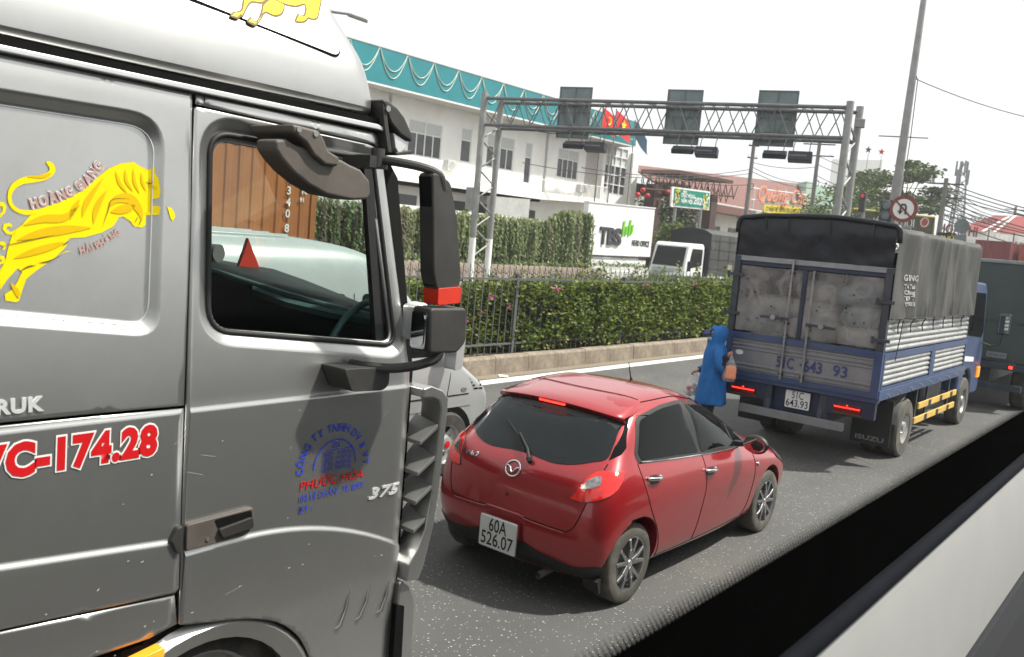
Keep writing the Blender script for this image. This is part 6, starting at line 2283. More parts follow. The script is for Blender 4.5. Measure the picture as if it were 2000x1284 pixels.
for k, (s0, z0) in enumerate(((3.85, 6.40), (8.22, 6.40), (11.60, 6.38))):
    for j in range(2):
        s_ = s0 + j * .90
        t = thing('floodlight', f'{["left", "right"][j]} black floodlight of the pair under the {SL[k]} gantry board', 'floodlight', tuple(G(s_ + .4, -.2, z0)), group='floodlights under the gantry', local=False)
        Rf = Rz @ Matrix.Rotation(radians(25 if j == 0 else -12), 3, 'X')
        f = MB(); f.obox(G(s_ + .42, -.25, z0 - .02 - (.05 if j else 0)), .84, .42, .20 if j == 0 else .34, Rf)
        fo = f.build('lamp_box', 'flood_black', t, bevel=.03)
        f = MB()
        f.obox(G(s_ + .42, -.25, z0 + .02 - (.05 if j else 0)) - GN * .22, .60, .03, .05, Rf)
        f.build('lamp_lip', 'gantry_steel', fo)
        for q in (.14, .70):
            MB().tube([G(s_ + q, 0, 7.05), G(s_ + q, -.18, 6.72), G(s_ + q, -.2, z0)], .02, 6).build('hanger', 'gantry_steel', t)
# ------------------------------------------------------------------ farther along: white lorry, canopy, billboard, shops, trees, poles, wires
mat('roof_red', (.26, .045, .040), .8, 0, var=.1)
mat('dull_yellow', (.36, .29, .06), .7, 0, var=.15)
mat('cab_white', (.74, .75, .74), .3, 0, var=.03, coat=.4)
mat('cab_grey', (.34, .38, .37), .4, 0, var=.05)
wt = thing('white_lorry', 'small white lorry with grey canvas box coming the other way', 'lorry', (-21.7, 43, 0), local=False)
# local x from -22.75 to -20.75, front at y = 39.6 facing the camera side
cabp = [(39.62, .55), (39.55, 1.30), (39.72, 1.72), (40.05, 2.80), (40.22, 2.95), (41.55, 2.98), (41.72, 2.85), (41.75, .75), (41.2, .70), (41.1, .98), (40.85, 1.10), (40.55, .98), (40.4, .62)]
wc = MB().prism(cabp, 'x', -22.75, -20.75).build('cab', 'cab_white', wt, bevel=.07, seg=3)
MB().add([(-22.62, 39.69, 1.76), (-20.88, 39.69, 1.76), (-20.92, 40.02, 2.74), (-22.58, 40.02, 2.74)], [(0, 1, 2, 3)]).build('windscreen', 'tint_rear', wc)
MB().add([(-22.55, 39.55, 1.05), (-20.95, 39.55, 1.05), (-20.9, 39.53, 1.32), (-20.95, 39.66, 1.64), (-22.55, 39.66, 1.64), (-22.6, 39.53, 1.32)], [(0, 1, 2, 3, 4, 5)]).build('front_panel', 'cab_grey', wc)
for k in range(3):
    MB().box(-22.4, -21.1, 39.55, 39.60, .70 + k * .13, .76 + k * .13).build('grille_slot', 'gap_black', wc)
for x in (-22.62, -21.12):
    MB().box(x, x + .26, 39.52, 39.62, .98, 1.26).build('headlamp', 'lamp_clear', wc, bevel=.03)
MB().prism(round_poly([(40.10, 1.68), (41.50, 1.85), (41.50, 2.70), (40.35, 2.70)], .08, 4), 'x', -20.755, -20.735).build('side_window', 'tint_glass', wc)
MB().box(-20.752, -20.73, 41.25, 41.45, 1.25, 1.55).build('door_handle', 'gap_black', wc)
ov = MB(); ov.add([(-20.735, 40.9 + .24 * cos(a), 1.42 + .12 * sin(a)) for a in [2 * pi * k / 20 for k in range(20)]], [tuple(range(20))]); ov.build('door_emblem', 'cab_grey', wc)
for x in (-22.95, -20.55):
    MB().box(x - .1, x + .1, 39.75, 39.82, 1.55, 2.05).build('wing_mirror', 'rubber', wc, bevel=.02)
    MB().tube([(x, 39.79, 1.6), ((x - 21.75) / 2 - 10.875 if False else (-22.7 if x < -22 else -20.8), 39.9, 1.45)], .015, 6).build('mirror_arm', 'rubber', wc)
bx = MB()
rows = []
for k in range(31):
    y = 42.0 + 5.4 * k / 30
    w = .03 * sin(k * 2.1)
    d = .05 * (1 if k % 5 else 0)
    rows.append([(-22.95, y, 1.35), (-22.95, y, 3.55), (-22.5, y, 3.76 - d), (-21.75, y, 3.84 - d), (-21.0, y, 3.76 - d), (-20.60 + w * .5, y, 3.55), (-20.56 + w, y, 3.0), (-20.56 + w * .6, y, 2.45), (-20.56 - w, y, 1.9), (-20.56, y, 1.35)])
bx.grid(rows).build('canvas_box', 'tarp_grey', wt, smooth=50)
MB().prism([(-22.95, 1.3), (-20.58, 1.3), (-20.58, 3.55), (-21.0, 3.76), (-21.75, 3.84), (-22.5, 3.76), (-22.95, 3.55)], 'y', 41.98, 42.05).build('box_front', 'tarp_dark', wt)
for k in range(4):
    MB().tube([(-20.545, 42.05, 1.75 + k * .5), (-20.545, 47.4, 1.75 + k * .5)], .012, 5).build('canvas_rope', 'rubber', wt)
for k in range(4):
    MB().tube([(-20.545, 43.0 + k * 1.25, 1.35), (-20.545, 43.0 + k * 1.25, 3.5)], .012, 5).build('canvas_strap', 'rubber', wt)
MB().box(-20.55, -20.53, 44.2, 44.75, 1.65, 2.0).build('patch', 'stone_planter', wt)
MB().box(-22.95, -20.55, 42.0, 47.4, .92, 1.34).build('drop_side', 'cab_white', wt, bevel=.01)
MB().box(-22.3, -21.2, 40.5, 47.3, .5, .9).build('chassis', 'frame_dark', wt)
for y in (40.85, 45.9):
    for x, sd in ((-20.95, 1), (-22.55, -1)):
        make_wheel(wt, (x, y, .44), .44, .24, .24, 'tyre', 'steel', side=sd)

# ------------------------------------------------------------------ steel canopy with lanterns
cn = thing('steel_canopy', 'dark brown steel truss canopy beyond the office building', 'canopy', (-32, 57, 0), local=False)
MB().add([(-31, 51.6, 7.75), (-31, 57.0, 8.28), (-31, 66, 8.45), (-38, 72, 9.0), (-38, 64.5, 8.8), (-31, 51.6, 7.5), (-31, 57.0, 8.03), (-31, 66, 8.2), (-38, 72, 8.8), (-38, 64.5, 8.6)],
         [(0, 1, 2, 3, 4), (9, 8, 7, 6, 5), (0, 5, 6, 1), (1, 6, 7, 2), (2, 7, 8, 3), (3, 8, 9, 4), (4, 9, 5, 0)]).build('roof_sheet', 'canopy_brown', cn)
for k in range(14):
    y = 50.8 + k * 1.08
    z = 7.5 + min(.5, (y - 50.5) * .09)
    for q in (0, 1):
        yo = y + 1.0 + q * 5
        MB().tube([(-31 - q * 3, yo, z), (-31 - q * 3, yo + .54, z - 1.0)], .04, 5).build('truss_rod', 'canopy_brown', cn)
        MB().tube([(-31 - q * 3, yo + .54, z - 1.0), (-31 - q * 3, yo + 1.08, z + .05)], .04, 5).build('truss_rod', 'canopy_brown', cn)
MB().tube([(-31, 52, 6.5), (-31, 66, 7.2)], .07, 6).build('truss_chord', 'canopy_brown', cn)
MB().tube([(-34, 57.5, 6.7), (-34, 69, 7.2)], .07, 6).build('truss_chord', 'canopy_brown', cn)
for y in (54.6, 63.5):
    MB().box(-32.0, -31.2, y - .5, y + .5, .1, 7.0).build('canopy_column', 'canopy_brown', cn)
MB().box(-40.5, -40, 66, 78, .1, 8).build('back_panel', 'canopy_brown', cn)
Rl = random.Random(2)
LP_ = [(51.6, 6.35), (52.3, 6.05), (55.0, 6.55), (55.6, 6.2), (56.6, 6.5), (57.2, 6.1), (58.0, 6.45), (58.6, 6.15), (51.0, 6.0), (59.6, 6.4)]
lab = ['first', 'second', 'third', 'fourth', 'fifth', 'sixth', 'seventh', 'eighth', 'ninth', 'tenth']
order = sorted(range(len(LP_)), key=lambda i: LP_[i][0])
for r_, i in enumerate(order):
    y, z = LP_[i]
    l = MB().lathe([(.001, -.17), (.11, -.14), (.18, -.06), (.195, 0), (.18, .06), (.11, .14), (.001, .17)], (-30.7, y, z), 'z', 14).build('red_lantern', 'lantern_red', None, smooth=60)
    tag(l, f'round red lantern hanging under the canopy, {lab[r_]} from the left', 'lantern', 'red lanterns under the canopy')

# ------------------------------------------------------------------ new-year billboard
bb = thing('new_year_billboard', 'green new-year billboard with white lettering on a white frame', 'billboard', (-29, 55.5, 0), local=False)
MB().prism([(52.7, 5.42), (58.35, 5.60), (58.2, 6.93), (52.6, 6.75)], 'x', -29.15, -29.03).build('frame', 'white_print', bb)
MB().prism([(52.95, 5.54), (58.2, 5.70), (58.05, 6.82), (52.85, 6.65)], 'x', -29.03, -29.0).build('face', 'bill_green', bb)
for s_, y, z, sz, w in (('CHÚC MỪNG', 53.9, 6.20, .36, 1.9), ('NĂM MỚI', 53.95, 5.82, .36, 1.6), ('2020', 55.75, 5.86, .70, 1.65), ('TBS', 54.1, 6.48, .22, .5)):
    lettering('billboard_lettering', s_, sz, (-29.0, y, z), (0, 1, 0), (0, 0, 1), 'white_print', bb, 0, .012, 'LEFT', off=.01, width=w)
for k in range(46):
    y = rnd.choice([rnd.uniform(52.95, 53.6), rnd.uniform(57.2, 58.05)])
    z = rnd.uniform(5.65, 6.7)
    MB().add([(-28.985, y + .10 * cos(a), z + .10 * sin(a)) for a in [2 * pi * q / 7 for q in range(7)]], [tuple(range(7))]).build('blossom', rnd.choice(['sign_yellow', 'flag_yellow', 'white_print']), bb)
for y in (53.6, 57.4):
    MB().tube([(-29.2, y, .1), (-29.2, y, 5.6)], .12, 8).build('leg', 'gantry_post', bb)

# ------------------------------------------------------------------ low shop row with brown roof
sh_ = thing('shop_building', 'long low white shop building with a brown sheet roof', 'building', (-38, 84, 0), local=False)
MB().box(-46, -36.2, 66, 112, .1, 6.9).build('wall', 'white_wall', sh_)
MB().add([(-36, 66, 7.0), (-36, 112, 7.6), (-41, 112, 12.2), (-41, 66, 9.6), (-36, 66, 6.85), (-36, 112, 7.45), (-41, 112, 12.0), (-41, 66, 9.45)], [(0, 1, 2, 3), (7, 6, 5, 4), (0, 4, 5, 1), (1, 5, 6, 2), (2, 6, 7, 3), (3, 7, 4, 0)]).build('roof', 'roof_brown', sh_)
MB().prism([(66, 6.1), (112, 6.4), (112, 7.0), (66, 6.75)], 'x', -36.2, -34.6).build('awning', 'roof_brown', sh_)
MB().prism([(66, 6.95), (112, 7.2), (112, 7.3), (66, 7.05)], 'x', -36.3, -35.9).build('gutter', 'window_white', sh_)
MB().tube([(-35.6, 78.0, 6.2), (-35.6, 80.8, 6.1)], .34, 10).build('vent_pipe', 'alu_slat', sh_)
for k in range(9):
    MB().box(-36.21, -36.15, 67.5 + k * 4.8, 70.5 + k * 4.8, .4, 5.0).build('shop_opening', 'window_dark', sh_)
gh = thing('green_shed', 'pale green sheet-metal shed behind the utility pole', 'shed', (-38, 108, 0), local=False)
MB().add([(-37.5, 99, .1), (-33.5, 108, .1), (-33.5, 108, 10.0), (-37.5, 99, 11.6), (-45, 112, .1), (-45, 112, 12)], [(0, 1, 2, 3), (1, 4, 5, 2), (4, 0, 3, 5), (3, 2, 5)]).build('sheet_wall', 'pale_green', gh)
wh = thing('white_hall', 'big white hall standing far behind the gantry post', 'building', (-45, 128, 0), local=False)
MB().box(-44.5, -37.5, 126, 145, .1, 17.2).build('wall', 'white_sign', wh)

# advertising shop sign
ad = thing('advert_sign', 'salmon script sign on a roof frame above a yellow board', 'sign', (-29, 71, 0), local=False)
lettering('sign_lettering', 'Quảng Cáo', 1.75, (-29, 66.1, 7.0), Vector((0, 1, .045)), (0, 0, 1), 'sign_salmon', ad, .04, 0., 'LEFT', off=.05, width=10.6, shear=.25)
for k in range(6):
    MB().tube([(-29.1, 66.0 + k * 2.1, 6.3 + k * .08), (-29.1, 66.0 + k * 2.1, 8.2 + k * .1)], .05, 5).build('frame_post', 'window_white', ad)
for z in (7.0, 7.9):
    MB().tube([(-29.1, 65.5, z), (-29.1, 77, z + .5)], .05, 5).build('frame_rail', 'window_white', ad)
MB().prism([(68.2, 6.2), (76.2, 6.55), (76.0, 7.22), (68.1, 6.80)], 'x', -29.2, -29.05).build('yellow_board', 'sign_yellow', ad)
lettering('board_lettering', 'CTY NHẬN THIẾT KẾ & THI CÔNG QUẢNG CÁO', .5, (-29.05, 68.4, 6.32), Vector((0, 1, .045)), (0, 0, 1), 'dark_print', ad, 0, .01, 'LEFT', off=.01, width=7.3)
MB().prism([(67.9, 6.95), (76.4, 7.4), (76.3, 7.75), (67.8, 7.25)], 'x', -29.25, -29.06).build('green_header', 'pale_green', ad)
MB().box(-29.6, -29.2, 67, 77, .1, 6.2).build('shop_front', 'grey_concrete', ad)
sm_ = thing('small_board', 'small dark red shop board at the foot of a utility pole', 'sign', (-27.5, 75, 0), local=False)
MB().prism([(75.4, 6.0), (78.2, 6.1), (78.2, 7.0), (75.4, 6.9)], 'x', -27.9, -27.8).build('board', 'container_red', sm_)
MB().tube([(-27.85, 76.8, .1), (-27.85, 76.8, 6.1)], .1, 6).build('leg', 'pole_concrete', sm_)

# ------------------------------------------------------------------ utility poles and wires
def upole(x, y, zt, name, label, arm=1.2, lean=0.):
    t = thing('utility_pole', label, 'pole', (x, y, 0), local=False, group='utility poles along the road')
    MB().tube([(x, y, 0), (x + lean, y, zt)], [.20, .13], 12).build('shaft', 'pole_concrete', t, smooth=50)
    for k, dz in enumerate((.35, 1.2)):
        MB().bar((x - arm / 2 + lean, y - .3, zt - dz), (x + arm / 2 + lean, y + .3, zt - dz), .09, .09).build('crossarm', 'frame_dark', t)
        for q in (-.4, 0, .4):
            MB().cyl((x + arm * q + lean, y + .5 * q, zt - dz + .04), (x + arm * q + lean, y + .5 * q, zt - dz + .22), .035, 6).build('insulator', 'white_print', t)
    MB().tube([(x + .18 + .14 * cos(a), y, zt - 3.2 + .22 * sin(a)) for a in [2 * pi * k / 14 for k in range(14)]], .025, 5, closed=True).build('cable_coil', 'wire_black', t)
    return t


upole(-26.6, 59.3, 10.7, 'p', 'concrete utility pole left of the salmon script sign', .5)
upole(-24.1, 65.2, 11.6, 'p', 'concrete utility pole with hanging cables right of the salmon script sign', 2.2)
upole(-13.9, 60.1, 8.5, 'p', 'dark utility pole with a wide crossarm beside the round road sign', 2.0)
upole(-18, 110, 10.5, 'p', 'far utility pole beyond the tree', 2.0)


def wire(a, b, sag, r=.018, label='thin overhead wire', grp=True):
    a, b = Vector(a), Vector(b)
    o = MB().tube([a.lerp(b, t) - Vector((0, 0, sag * 4 * t * (1 - t))) for t in [k / 16 for k in range(17)]], r, 5).build('overhead_wire', 'wire_black', None)
    return tag(o, label, 'wire', 'overhead wires')


Wr = [((-26.6, 59.3, 9.2), (-24.1, 65.2, 9.6), .25), ((-26.6, 59.3, 8.9), (-24.1, 65.2, 8.4), .35), ((-26.6, 59.3, 8.6), (-24.1, 65.2, 8.0), .3), ((-26.6, 59.3, 8.7), (-32, 46, 7.2), .5), ((-26.6, 59.3, 8.4), (-32, 40, 6.8), .6), ((-26.6, 59.3, 7.6), (-30, 50, 7.4), .3),
      ((-24.1, 65.2, 10.4), (-13.9, 60.1, 8.2), .5), ((-24.1, 65.2, 9.8), (-13.9, 60.1, 7.9), .6), ((-24.1, 65.2, 9.0), (-13.9, 60.1, 7.2), .7), ((-24.1, 65.2, 8.6), (-18, 110, 9.2), 1.0)]
for k in range(9):
    z = 8.25 - k * .28
    Wr.append(((-13.9, 60.1, z), (2 + k * .3, 62 + (k % 3) * 6, 6.0 + (k % 4) * .45), .9 + .12 * k))
for k in range(5):
    Wr.append(((-13.9, 60.1, 8.2 - k * .3), (-18, 110, 10.0 - k * .4), .8))
for k in range(6):
    Wr.append(((-18, 110, 10.2 - k * .5), (12, 95, 9.0 - k * .7), 1.0))
WN = ['highest', 'second', 'third', 'fourth', 'fifth', 'sixth', 'seventh', 'eighth', 'ninth', 'tenth', 'eleventh', 'twelfth']
def wire_label(k):
    for lo, hi, txt in ((0, 3, 'of the thin wires spanning between the two poles by the salmon sign'), (3, 6, 'of the thin wires from the left utility pole to the office building'), (6, 9, 'of the thin wires from the cable-hung pole to the crossarm pole'),
                        (10, 19, 'of the black wires fanning right from the crossarm pole'), (19, 24, 'of the wires from the crossarm pole to the far pole'), (24, 30, 'of the black wires running right from the far pole')):
        if lo <= k < hi: return ('highest ' if k == lo else WN[k - lo] + ' highest ') + txt
    return 'thin wire from the cable-hung pole running far up the road'


for k, (a, b, s_) in enumerate(Wr):
    wire(a, b, s_, .024 if k < 10 else .032, wire_label(k))
wire((-10.9, 39.5, 10.6), (-4, 52, 10.2), .5, .02, 'single black wire running right from the tall lamp post')

# ------------------------------------------------------------------ lamp post with signals and no-U-turn sign
lp = thing('lamp_post', 'tall grey lamp post carrying traffic signals on the median', 'lamp post', (-10.9, 39, 0), local=False)
MB().tube([(-10.95, 39, 0), (-10.9, 39, 6.4), (-10.86, 39.0, 10.5), (-10.82, 39, 14.6)], [.20, .18, .15, .11], 14).build('shaft', 'gantry_post', lp, smooth=50)
MB().tube([(-11.8, 38.6, 8.1), (-10.0, 39.3, 8.1)], .03, 6).build('crossbar', 'gantry_post', lp)
MB().tube([(-10.66, 38.98, 5.6), (-10.62, 39.0, 8), (-10.64, 39, 10.5)], .02, 5).build('cable', 'wire_black', lp)
MB().tube([(-10.88, 39, 10.52), (-10.7, 39.05, 10.58)], .07, 6).build('cable_clamp', 'gantry_steel', lp)
MB().tube([(-10.90, 39, 5.0), (-10.88, 39, 6.5)], .22, 12).build('shaft_sleeve', 'gantry_post', lp, smooth=50)
tsg = thing('traffic_signal', 'unlit three-lens traffic signal on the lamp post', 'traffic light', (-11.0, 38.5, 4.2), local=False)
MB().box(-11.33, -10.82, 38.50, 38.78, 4.12, 5.42).build('housing', 'flood_black', tsg, bevel=.03)
for k in range(3):
    z = 4.35 + k * .43
    MB().lathe([(.001, -.02), (.15, -.02), (.165, -.01), (.165, .03)], (-11.075, 38.49, z), 'y', 20).build('lens', 'sign_back', tsg, smooth=50)
    MB().tube([(-11.075 + .185 * cos(a), 38.42, z + .185 * sin(a)) for a in [pi * q / 12 for q in range(13)]], .022, 6).build('visor', 'gantry_steel', tsg)
ns = thing('no_u_turn_sign', 'round red-rimmed no-U-turn sign beside the unlit traffic signal', 'road sign', (-10.4, 38.4, 4.6), local=False)
CX, CZ = -10.36, 5.08
disc = lambda r, y, m, nm: MB().lathe([(.001, 0), (r, 0), (r, .03), (.001, .03)], (CX, y, CZ), 'y', 40).build(nm, m, ns, smooth=40)
disc(.56, 38.40, 'container_red', 'rim')
disc(.41, 38.372, 'plate_white', 'face')
MB().tube([(CX - .11, 38.36, CZ - .10), (CX - .11, 38.36, CZ + .10), (CX - .06, 38.36, CZ + .18), (CX + .05, 38.36, CZ + .18), (CX + .10, 38.36, CZ + .10), (CX + .10, 38.36, CZ - .22)], .038, 6).build('arrow', 'black_print', ns)
MB().add([(CX - .22, 38.35, CZ - .08), (CX, 38.35, CZ - .08), (CX - .11, 38.35, CZ - .25)], [(0, 1, 2)]).build('arrow_head', 'black_print', ns)
MB().bar((CX - .29, 38.355, CZ + .29), (CX + .29, 38.355, CZ - .29), .03, .07, up=(0, 0, 1)).build('slash', 'container_red', ns)
MB().box(-10.75, -9.95, 38.40, 38.43, 4.02, 4.40).build('time_plate', 'gantry_post', ns)
lettering('time_lettering', '6:00 - 8:00', .24, (-10.35, 38.40, 4.13), (1, 0, 0), (0, 0, 1), 'black_print', ns, 0, .004, off=.004, width=.68)
MB().tube([(CX, 38.5, 3.6), (CX, 38.5, 5.5)], .04, 8).build('sign_post', 'gantry_post', ns)
MB().tube([(CX, 38.52, 4.2), (-10.88, 38.98, 4.2)], .03, 8).build('sign_bracket', 'gantry_post', ns)
MB().tube([(CX, 38.52, 5.2), (-10.88, 38.98, 5.2)], .03, 8).build('sign_bracket', 'gantry_post', ns)
rs_ = thing('round_sign_back', 'grey back of a small round road sign right of the no-U-turn sign', 'road sign', (-9.3, 44.2, 0), local=False)
MB().lathe([(.001, 0), (.33, 0), (.33, .03), (.001, .03)], (-9.3, 44.2, 4.80), 'y', 30).build('disc', 'sign_back', rs_, smooth=40)
MB().box(-9.56, -9.04, 44.2, 44.23, 4.05, 4.40).build('plate', 'sign_back', rs_)
MB().tube([(-9.3, 44.26, 0), (-9.3, 44.26, 5.2)], .04, 8).build('post', 'gantry_post', rs_)
t2 = thing('small_traffic_signal', 'distant traffic signal showing red among the trees', 'traffic light', (-14.6, 46.7, 0), local=False)
MB().box(-14.80, -14.50, 46.6, 46.85, 5.35, 6.35).build('housing', 'flood_black', t2, bevel=.02)
MB().lathe([(.001, -.01), (.10, 0)], (-14.65, 46.58, 6.18), 'y', 16).build('red_lens', 'lamp_red', t2)
MB().tube([(-14.6, 46.9, 0), (-14.6, 46.9, 5.6)], .09, 8).build('post', 'gantry_post', t2)
sl_ = thing('street_lamp', 'street lamp head reaching out above the lorry roof', 'lamp post', (-18.9, 14.2, 0), local=False)
MB().tube([(-18.9, 14.2, 0), (-18.9, 14.2, 7.6), (-18.4, 14.55, 7.85), (-17.85, 14.9, 7.80)], [.1, .07, .04, .03], 8).build('mast', 'gantry_post', sl_, smooth=50)
MB().bar((-17.95, 14.85, 7.80), (-17.5, 15.12, 7.66), .13, .09).build('lamp_head', 'gantry_post', sl_, bevel=.03)

# ------------------------------------------------------------------ trees and shrubs down the road
def tree(name, label, x, y, h, r, trunk_h, seed, m='tree_leaf', n=5000, lsize=.24, cat='tree', sx=1.0, sz=.6, group='trees down the road', lean=(0, 0)):
    t = thing(name, label, cat, (x, y, 0), local=False, group=group)
    R_ = random.Random(seed)
    tr = MB()
    top_ = Vector((x + lean[0], y + lean[1], trunk_h))
    tr.tube([(x, y, 0), (x + lean[0] * .4, y + lean[1] * .4, trunk_h * .5), tuple(top_)], [.26, .2, .15], 8)
    tr.build('trunk', 'bark', t, smooth=60)
    clumps = []
    lm = MB()
    for k in range(16):
        a = R_.uniform(0, 2 * pi)
        rr = r * sqrt(R_.uniform(.08, 1))
        c_ = Vector((x + lean[0] + rr * cos(a) * sx, y + lean[1] + rr * sin(a), trunk_h + (h - trunk_h) * R_.uniform(.15, .95) * (1 - .35 * (rr / r) ** 2)))
        clumps.append((c_, r * R_.uniform(.28, .5)))
        md = top_.lerp(c_, .5) + Vector((R_.uniform(-.4, .4), R_.uniform(-.4, .4), .2))
        lm.tube([tuple(top_ - Vector((0, 0, R_.uniform(0, trunk_h * .3)))), tuple(md), tuple(c_)], [.10, .06, .02], 6)
    lm.build('limb', 'bark', t, smooth=60)
    pts = []
    while len(pts) < n:
        c_, rr = clumps[R_.randrange(len(clumps))]
        d = Vector((R_.gauss(0, 1), R_.gauss(0, 1), R_.gauss(0, 1))).normalized() * rr * R_.uniform(.35, 1.05)
        d.z *= sz
        pts.append(tuple(c_ + d))
    leaf_cloud(pts, lsize, seed, up=.1, flat=.6).build('crown', m, t, recalc=False)
    return t


tree('dark_tree', 'feathery dark green tree with flat layered branches behind the lamp post', -22.2, 79, 12.6, 3.7, 6.6, 3, n=7000, lsize=.30, sz=.32)
tree('bright_shrub', 'bright green bushy tree behind the right gantry post', -23.6, 73, 9.0, 3.6, 4.5, 5, 'bush_leaf', 4500, .26, sz=.6)
tree('bright_shrub', 'low bright green tree above the blue lorry canvas', -19.0, 62, 6.9, 2.8, 3.4, 8, 'bush_leaf', 4500, .22, sz=.6)
tree('bright_shrub', 'bright green tree beside the olive shop board', -22.0, 66, 7.6, 2.8, 4.0, 18, 'bush_leaf', 4500, .24, sz=.6)
tree('wall_shrub', 'leafy shrub at the right end of the white sign wall', -28.6, 52.0, 4.9, 1.0, 2.0, 9, 'vine_leaf', 2600, .2, cat='shrub', sz=1.1, group='shrubs by the sign wall')
tree('canopy_tree', 'dark tree under the steel canopy', -34.5, 60, 6.6, 3.2, 3.0, 10, 'tree_leaf', 4500, .26, sz=.8)
tree('canopy_tree', 'dark tree beside the canopy column', -35.0, 54, 6.0, 2.6, 3.0, 12, 'tree_leaf', 3500, .26, sz=.8)

# ------------------------------------------------------------------ shop boards and buildings at the right
ob_ = thing('olive_board', 'dark olive shop board with white letters and a round red emblem', 'sign', (-17.8, 63, 0), local=False)
P4 = [Vector((-20.2, 61.5, 4.2)), Vector((-15.45, 65.2, 4.7)), Vector((-15.5, 65.2, 6.3)), Vector((-20.2, 61.5, 6.4))]
nrm = (P4[1] - P4[0]).cross(P4[3] - P4[0]).normalized()
MB().add([tuple(p) for p in P4] + [tuple(p - nrm * .4) for p in P4], [(0, 1, 2, 3), (7, 6, 5, 4), (0, 4, 5, 1), (1, 5, 6, 2), (2, 6, 7, 3), (3, 7, 4, 0)]).build('board', 'olive_board', ob_)
MB().tube([tuple(P4[3] + nrm * .02), tuple(P4[2] + nrm * .02), tuple(P4[1] + nrm * .02)], .09, 6).build('yellow_edge', 'dull_yellow', ob_)
rgt = (P4[1] - P4[0]).normalized()
lettering('board_lettering', 'NƯỚNG TƯƠI', .75, P4[0] + rgt * 1.0 + Vector((0, 0, .95)), rgt, (0, 0, 1), 'white_print', ob_, 0, .012, 'LEFT', off=.02, width=3.6)
ec = P4[0] + rgt * 5.35 + Vector((0, 0, 1.28))
up_ = Vector((0, 0, 1))
MB().add([tuple(ec + nrm * .02 + rgt * .36 * cos(a) + up_ * .42 * sin(a)) for a in [2 * pi * k / 24 for k in range(24)]], [tuple(range(24))]).build('emblem', 'container_orange_red', ob_)
MB().tube([tuple(ec + nrm * .03 + rgt * .26 * cos(a) + up_ * .3 * sin(a)) for a in [2 * pi * k / 20 for k in range(20)]], .03, 5, closed=True).build('emblem_ring', 'white_print', ob_)
for q in (.1, .9):
    p = P4[0].lerp(P4[1], q)
    MB().tube([(p.x, p.y + .3, 0), (p.x, p.y + .3, 4.6)], .12, 8).build('leg', 'frame_dark', ob_)

sb = thing('letter_sign_shop', 'white shopfront with tall red and white roof letters', 'building', (-15, 90, 0), local=False)
MB().add([(-19.4, 83, .1), (-12.5, 88.5, .1), (-12.5, 88.5, 5.2), (-19.4, 83, 5.9), (-21, 95, .1), (-21, 95, 6)], [(0, 1, 2, 3), (0, 3, 5, 4), (1, 2, 5, 4)]).build('front', 'white_sign', sb)
rgt = Vector((.80, .60, -.03)).normalized()
lettering('roof_lettering', 'HOA THI', 1.15, (-19.3, 82.9, 6.05), rgt, (0, 0, 1), 'container_red', sb, .03, .03, 'LEFT', off=.05, width=3.3)
lettering('roof_lettering', 'ÊN - LA THIÊN LÝ', 1.15, (-15.9, 85.5, 5.7), rgt, (0, 0, 1), 'white_print', sb, .03, .03, 'LEFT', off=.05, width=6.6)
lettering('roof_lettering', 'HOA VĂN - QUỐC DUY', .62, (-19.0, 83.0, 7.3), rgt, (0, 0, 1), 'logo_grey', sb, .01, .01, 'LEFT', off=.05, width=4.6)
lettering('front_lettering', 'HẢI  78', .9, (-17.4, 84.5, 4.55), rgt, (0, 0, 1), 'logo_grey', sb, .01, .01, 'LEFT', off=.08, width=3.6)
for k in range(5):
    p = Vector((-19.3, 82.85, 5.2)) + rgt * (k * 2.2)
    MB().tube([tuple(p), tuple(p + Vector((0, 0, 1.6)))], .06, 5).build('letter_frame', 'gantry_steel', sb)
bk2 = thing('black_shop_sign', 'small black shop sign with yellow letters below the crossarm pole', 'sign', (-12.2, 55, 0), local=False)
MB().box(-12.75, -11.75, 54.8, 54.9, 4.2, 4.9).build('board', 'black_print', bk2)
lettering('board_lettering', 'CHÚ', .5, (-12.25, 54.8, 4.36), (1, 0, 0), (0, 0, 1), 'sign_yellow', bk2, 0, .01, off=.01, width=.8)
MB().tube([(-12.25, 54.9, 0), (-12.25, 54.9, 4.3)], .06, 6).build('leg', 'gantry_post', bk2)
rh = thing('red_roof_house', 'house with a red hipped roof with two white stripes', 'house', (-17.5, 106, 0), local=False)
MB().box(-21.5, -13.5, 102, 114, 0, 7.2).build('wall', 'white_wall', rh)
MB().add([(-22, 101.5, 7.15), (-13, 101.5, 7.15), (-13, 114.5, 7.15), (-22, 114.5, 7.15), (-19.2, 106, 9.2), (-15.8, 106, 9.2), (-15.8, 110, 9.2), (-19.2, 110, 9.2)], [(0, 1, 5, 4), (1, 2, 6, 5), (2, 3, 7, 6), (3, 0, 4, 7), (4, 5, 6, 7)]).build('roof', 'roof_red', rh)
for q in (.30, .42):
    a, b = Vector((-22 + 9 * q, 101.45, 7.2)), Vector((-19.2 + 3.4 * q + .5, 105.98, 9.25))
    MB().bar(tuple(a), tuple(b), .28, .03, up=(0, -.4, 1)).build('roof_stripe', 'white_print', rh)
lw = thing('cream_wall_shop', 'cream wall with faint dark lettering above the red containers', 'building', (-15, 97, 0), local=False)
MB().add([(-17.8, 95.5, 0), (-9, 101, 0), (-9, 101, 6.3), (-17.8, 95.5, 6.9), (-17, 101, 0), (-17, 101, 6.9)], [(0, 1, 2, 3), (0, 3, 5, 4), (1, 2, 5, 4), (3, 2, 5)]).build('wall', 'white_wall', lw)
lettering('wall_lettering', 'LẠP ĐUỐI', .7, (-16.0, 96.5, 5.7), Vector((.85, .53, -.05)), (0, 0, 1), 'logo_grey', lw, 0, .01, 'LEFT', off=.03, width=3.6)


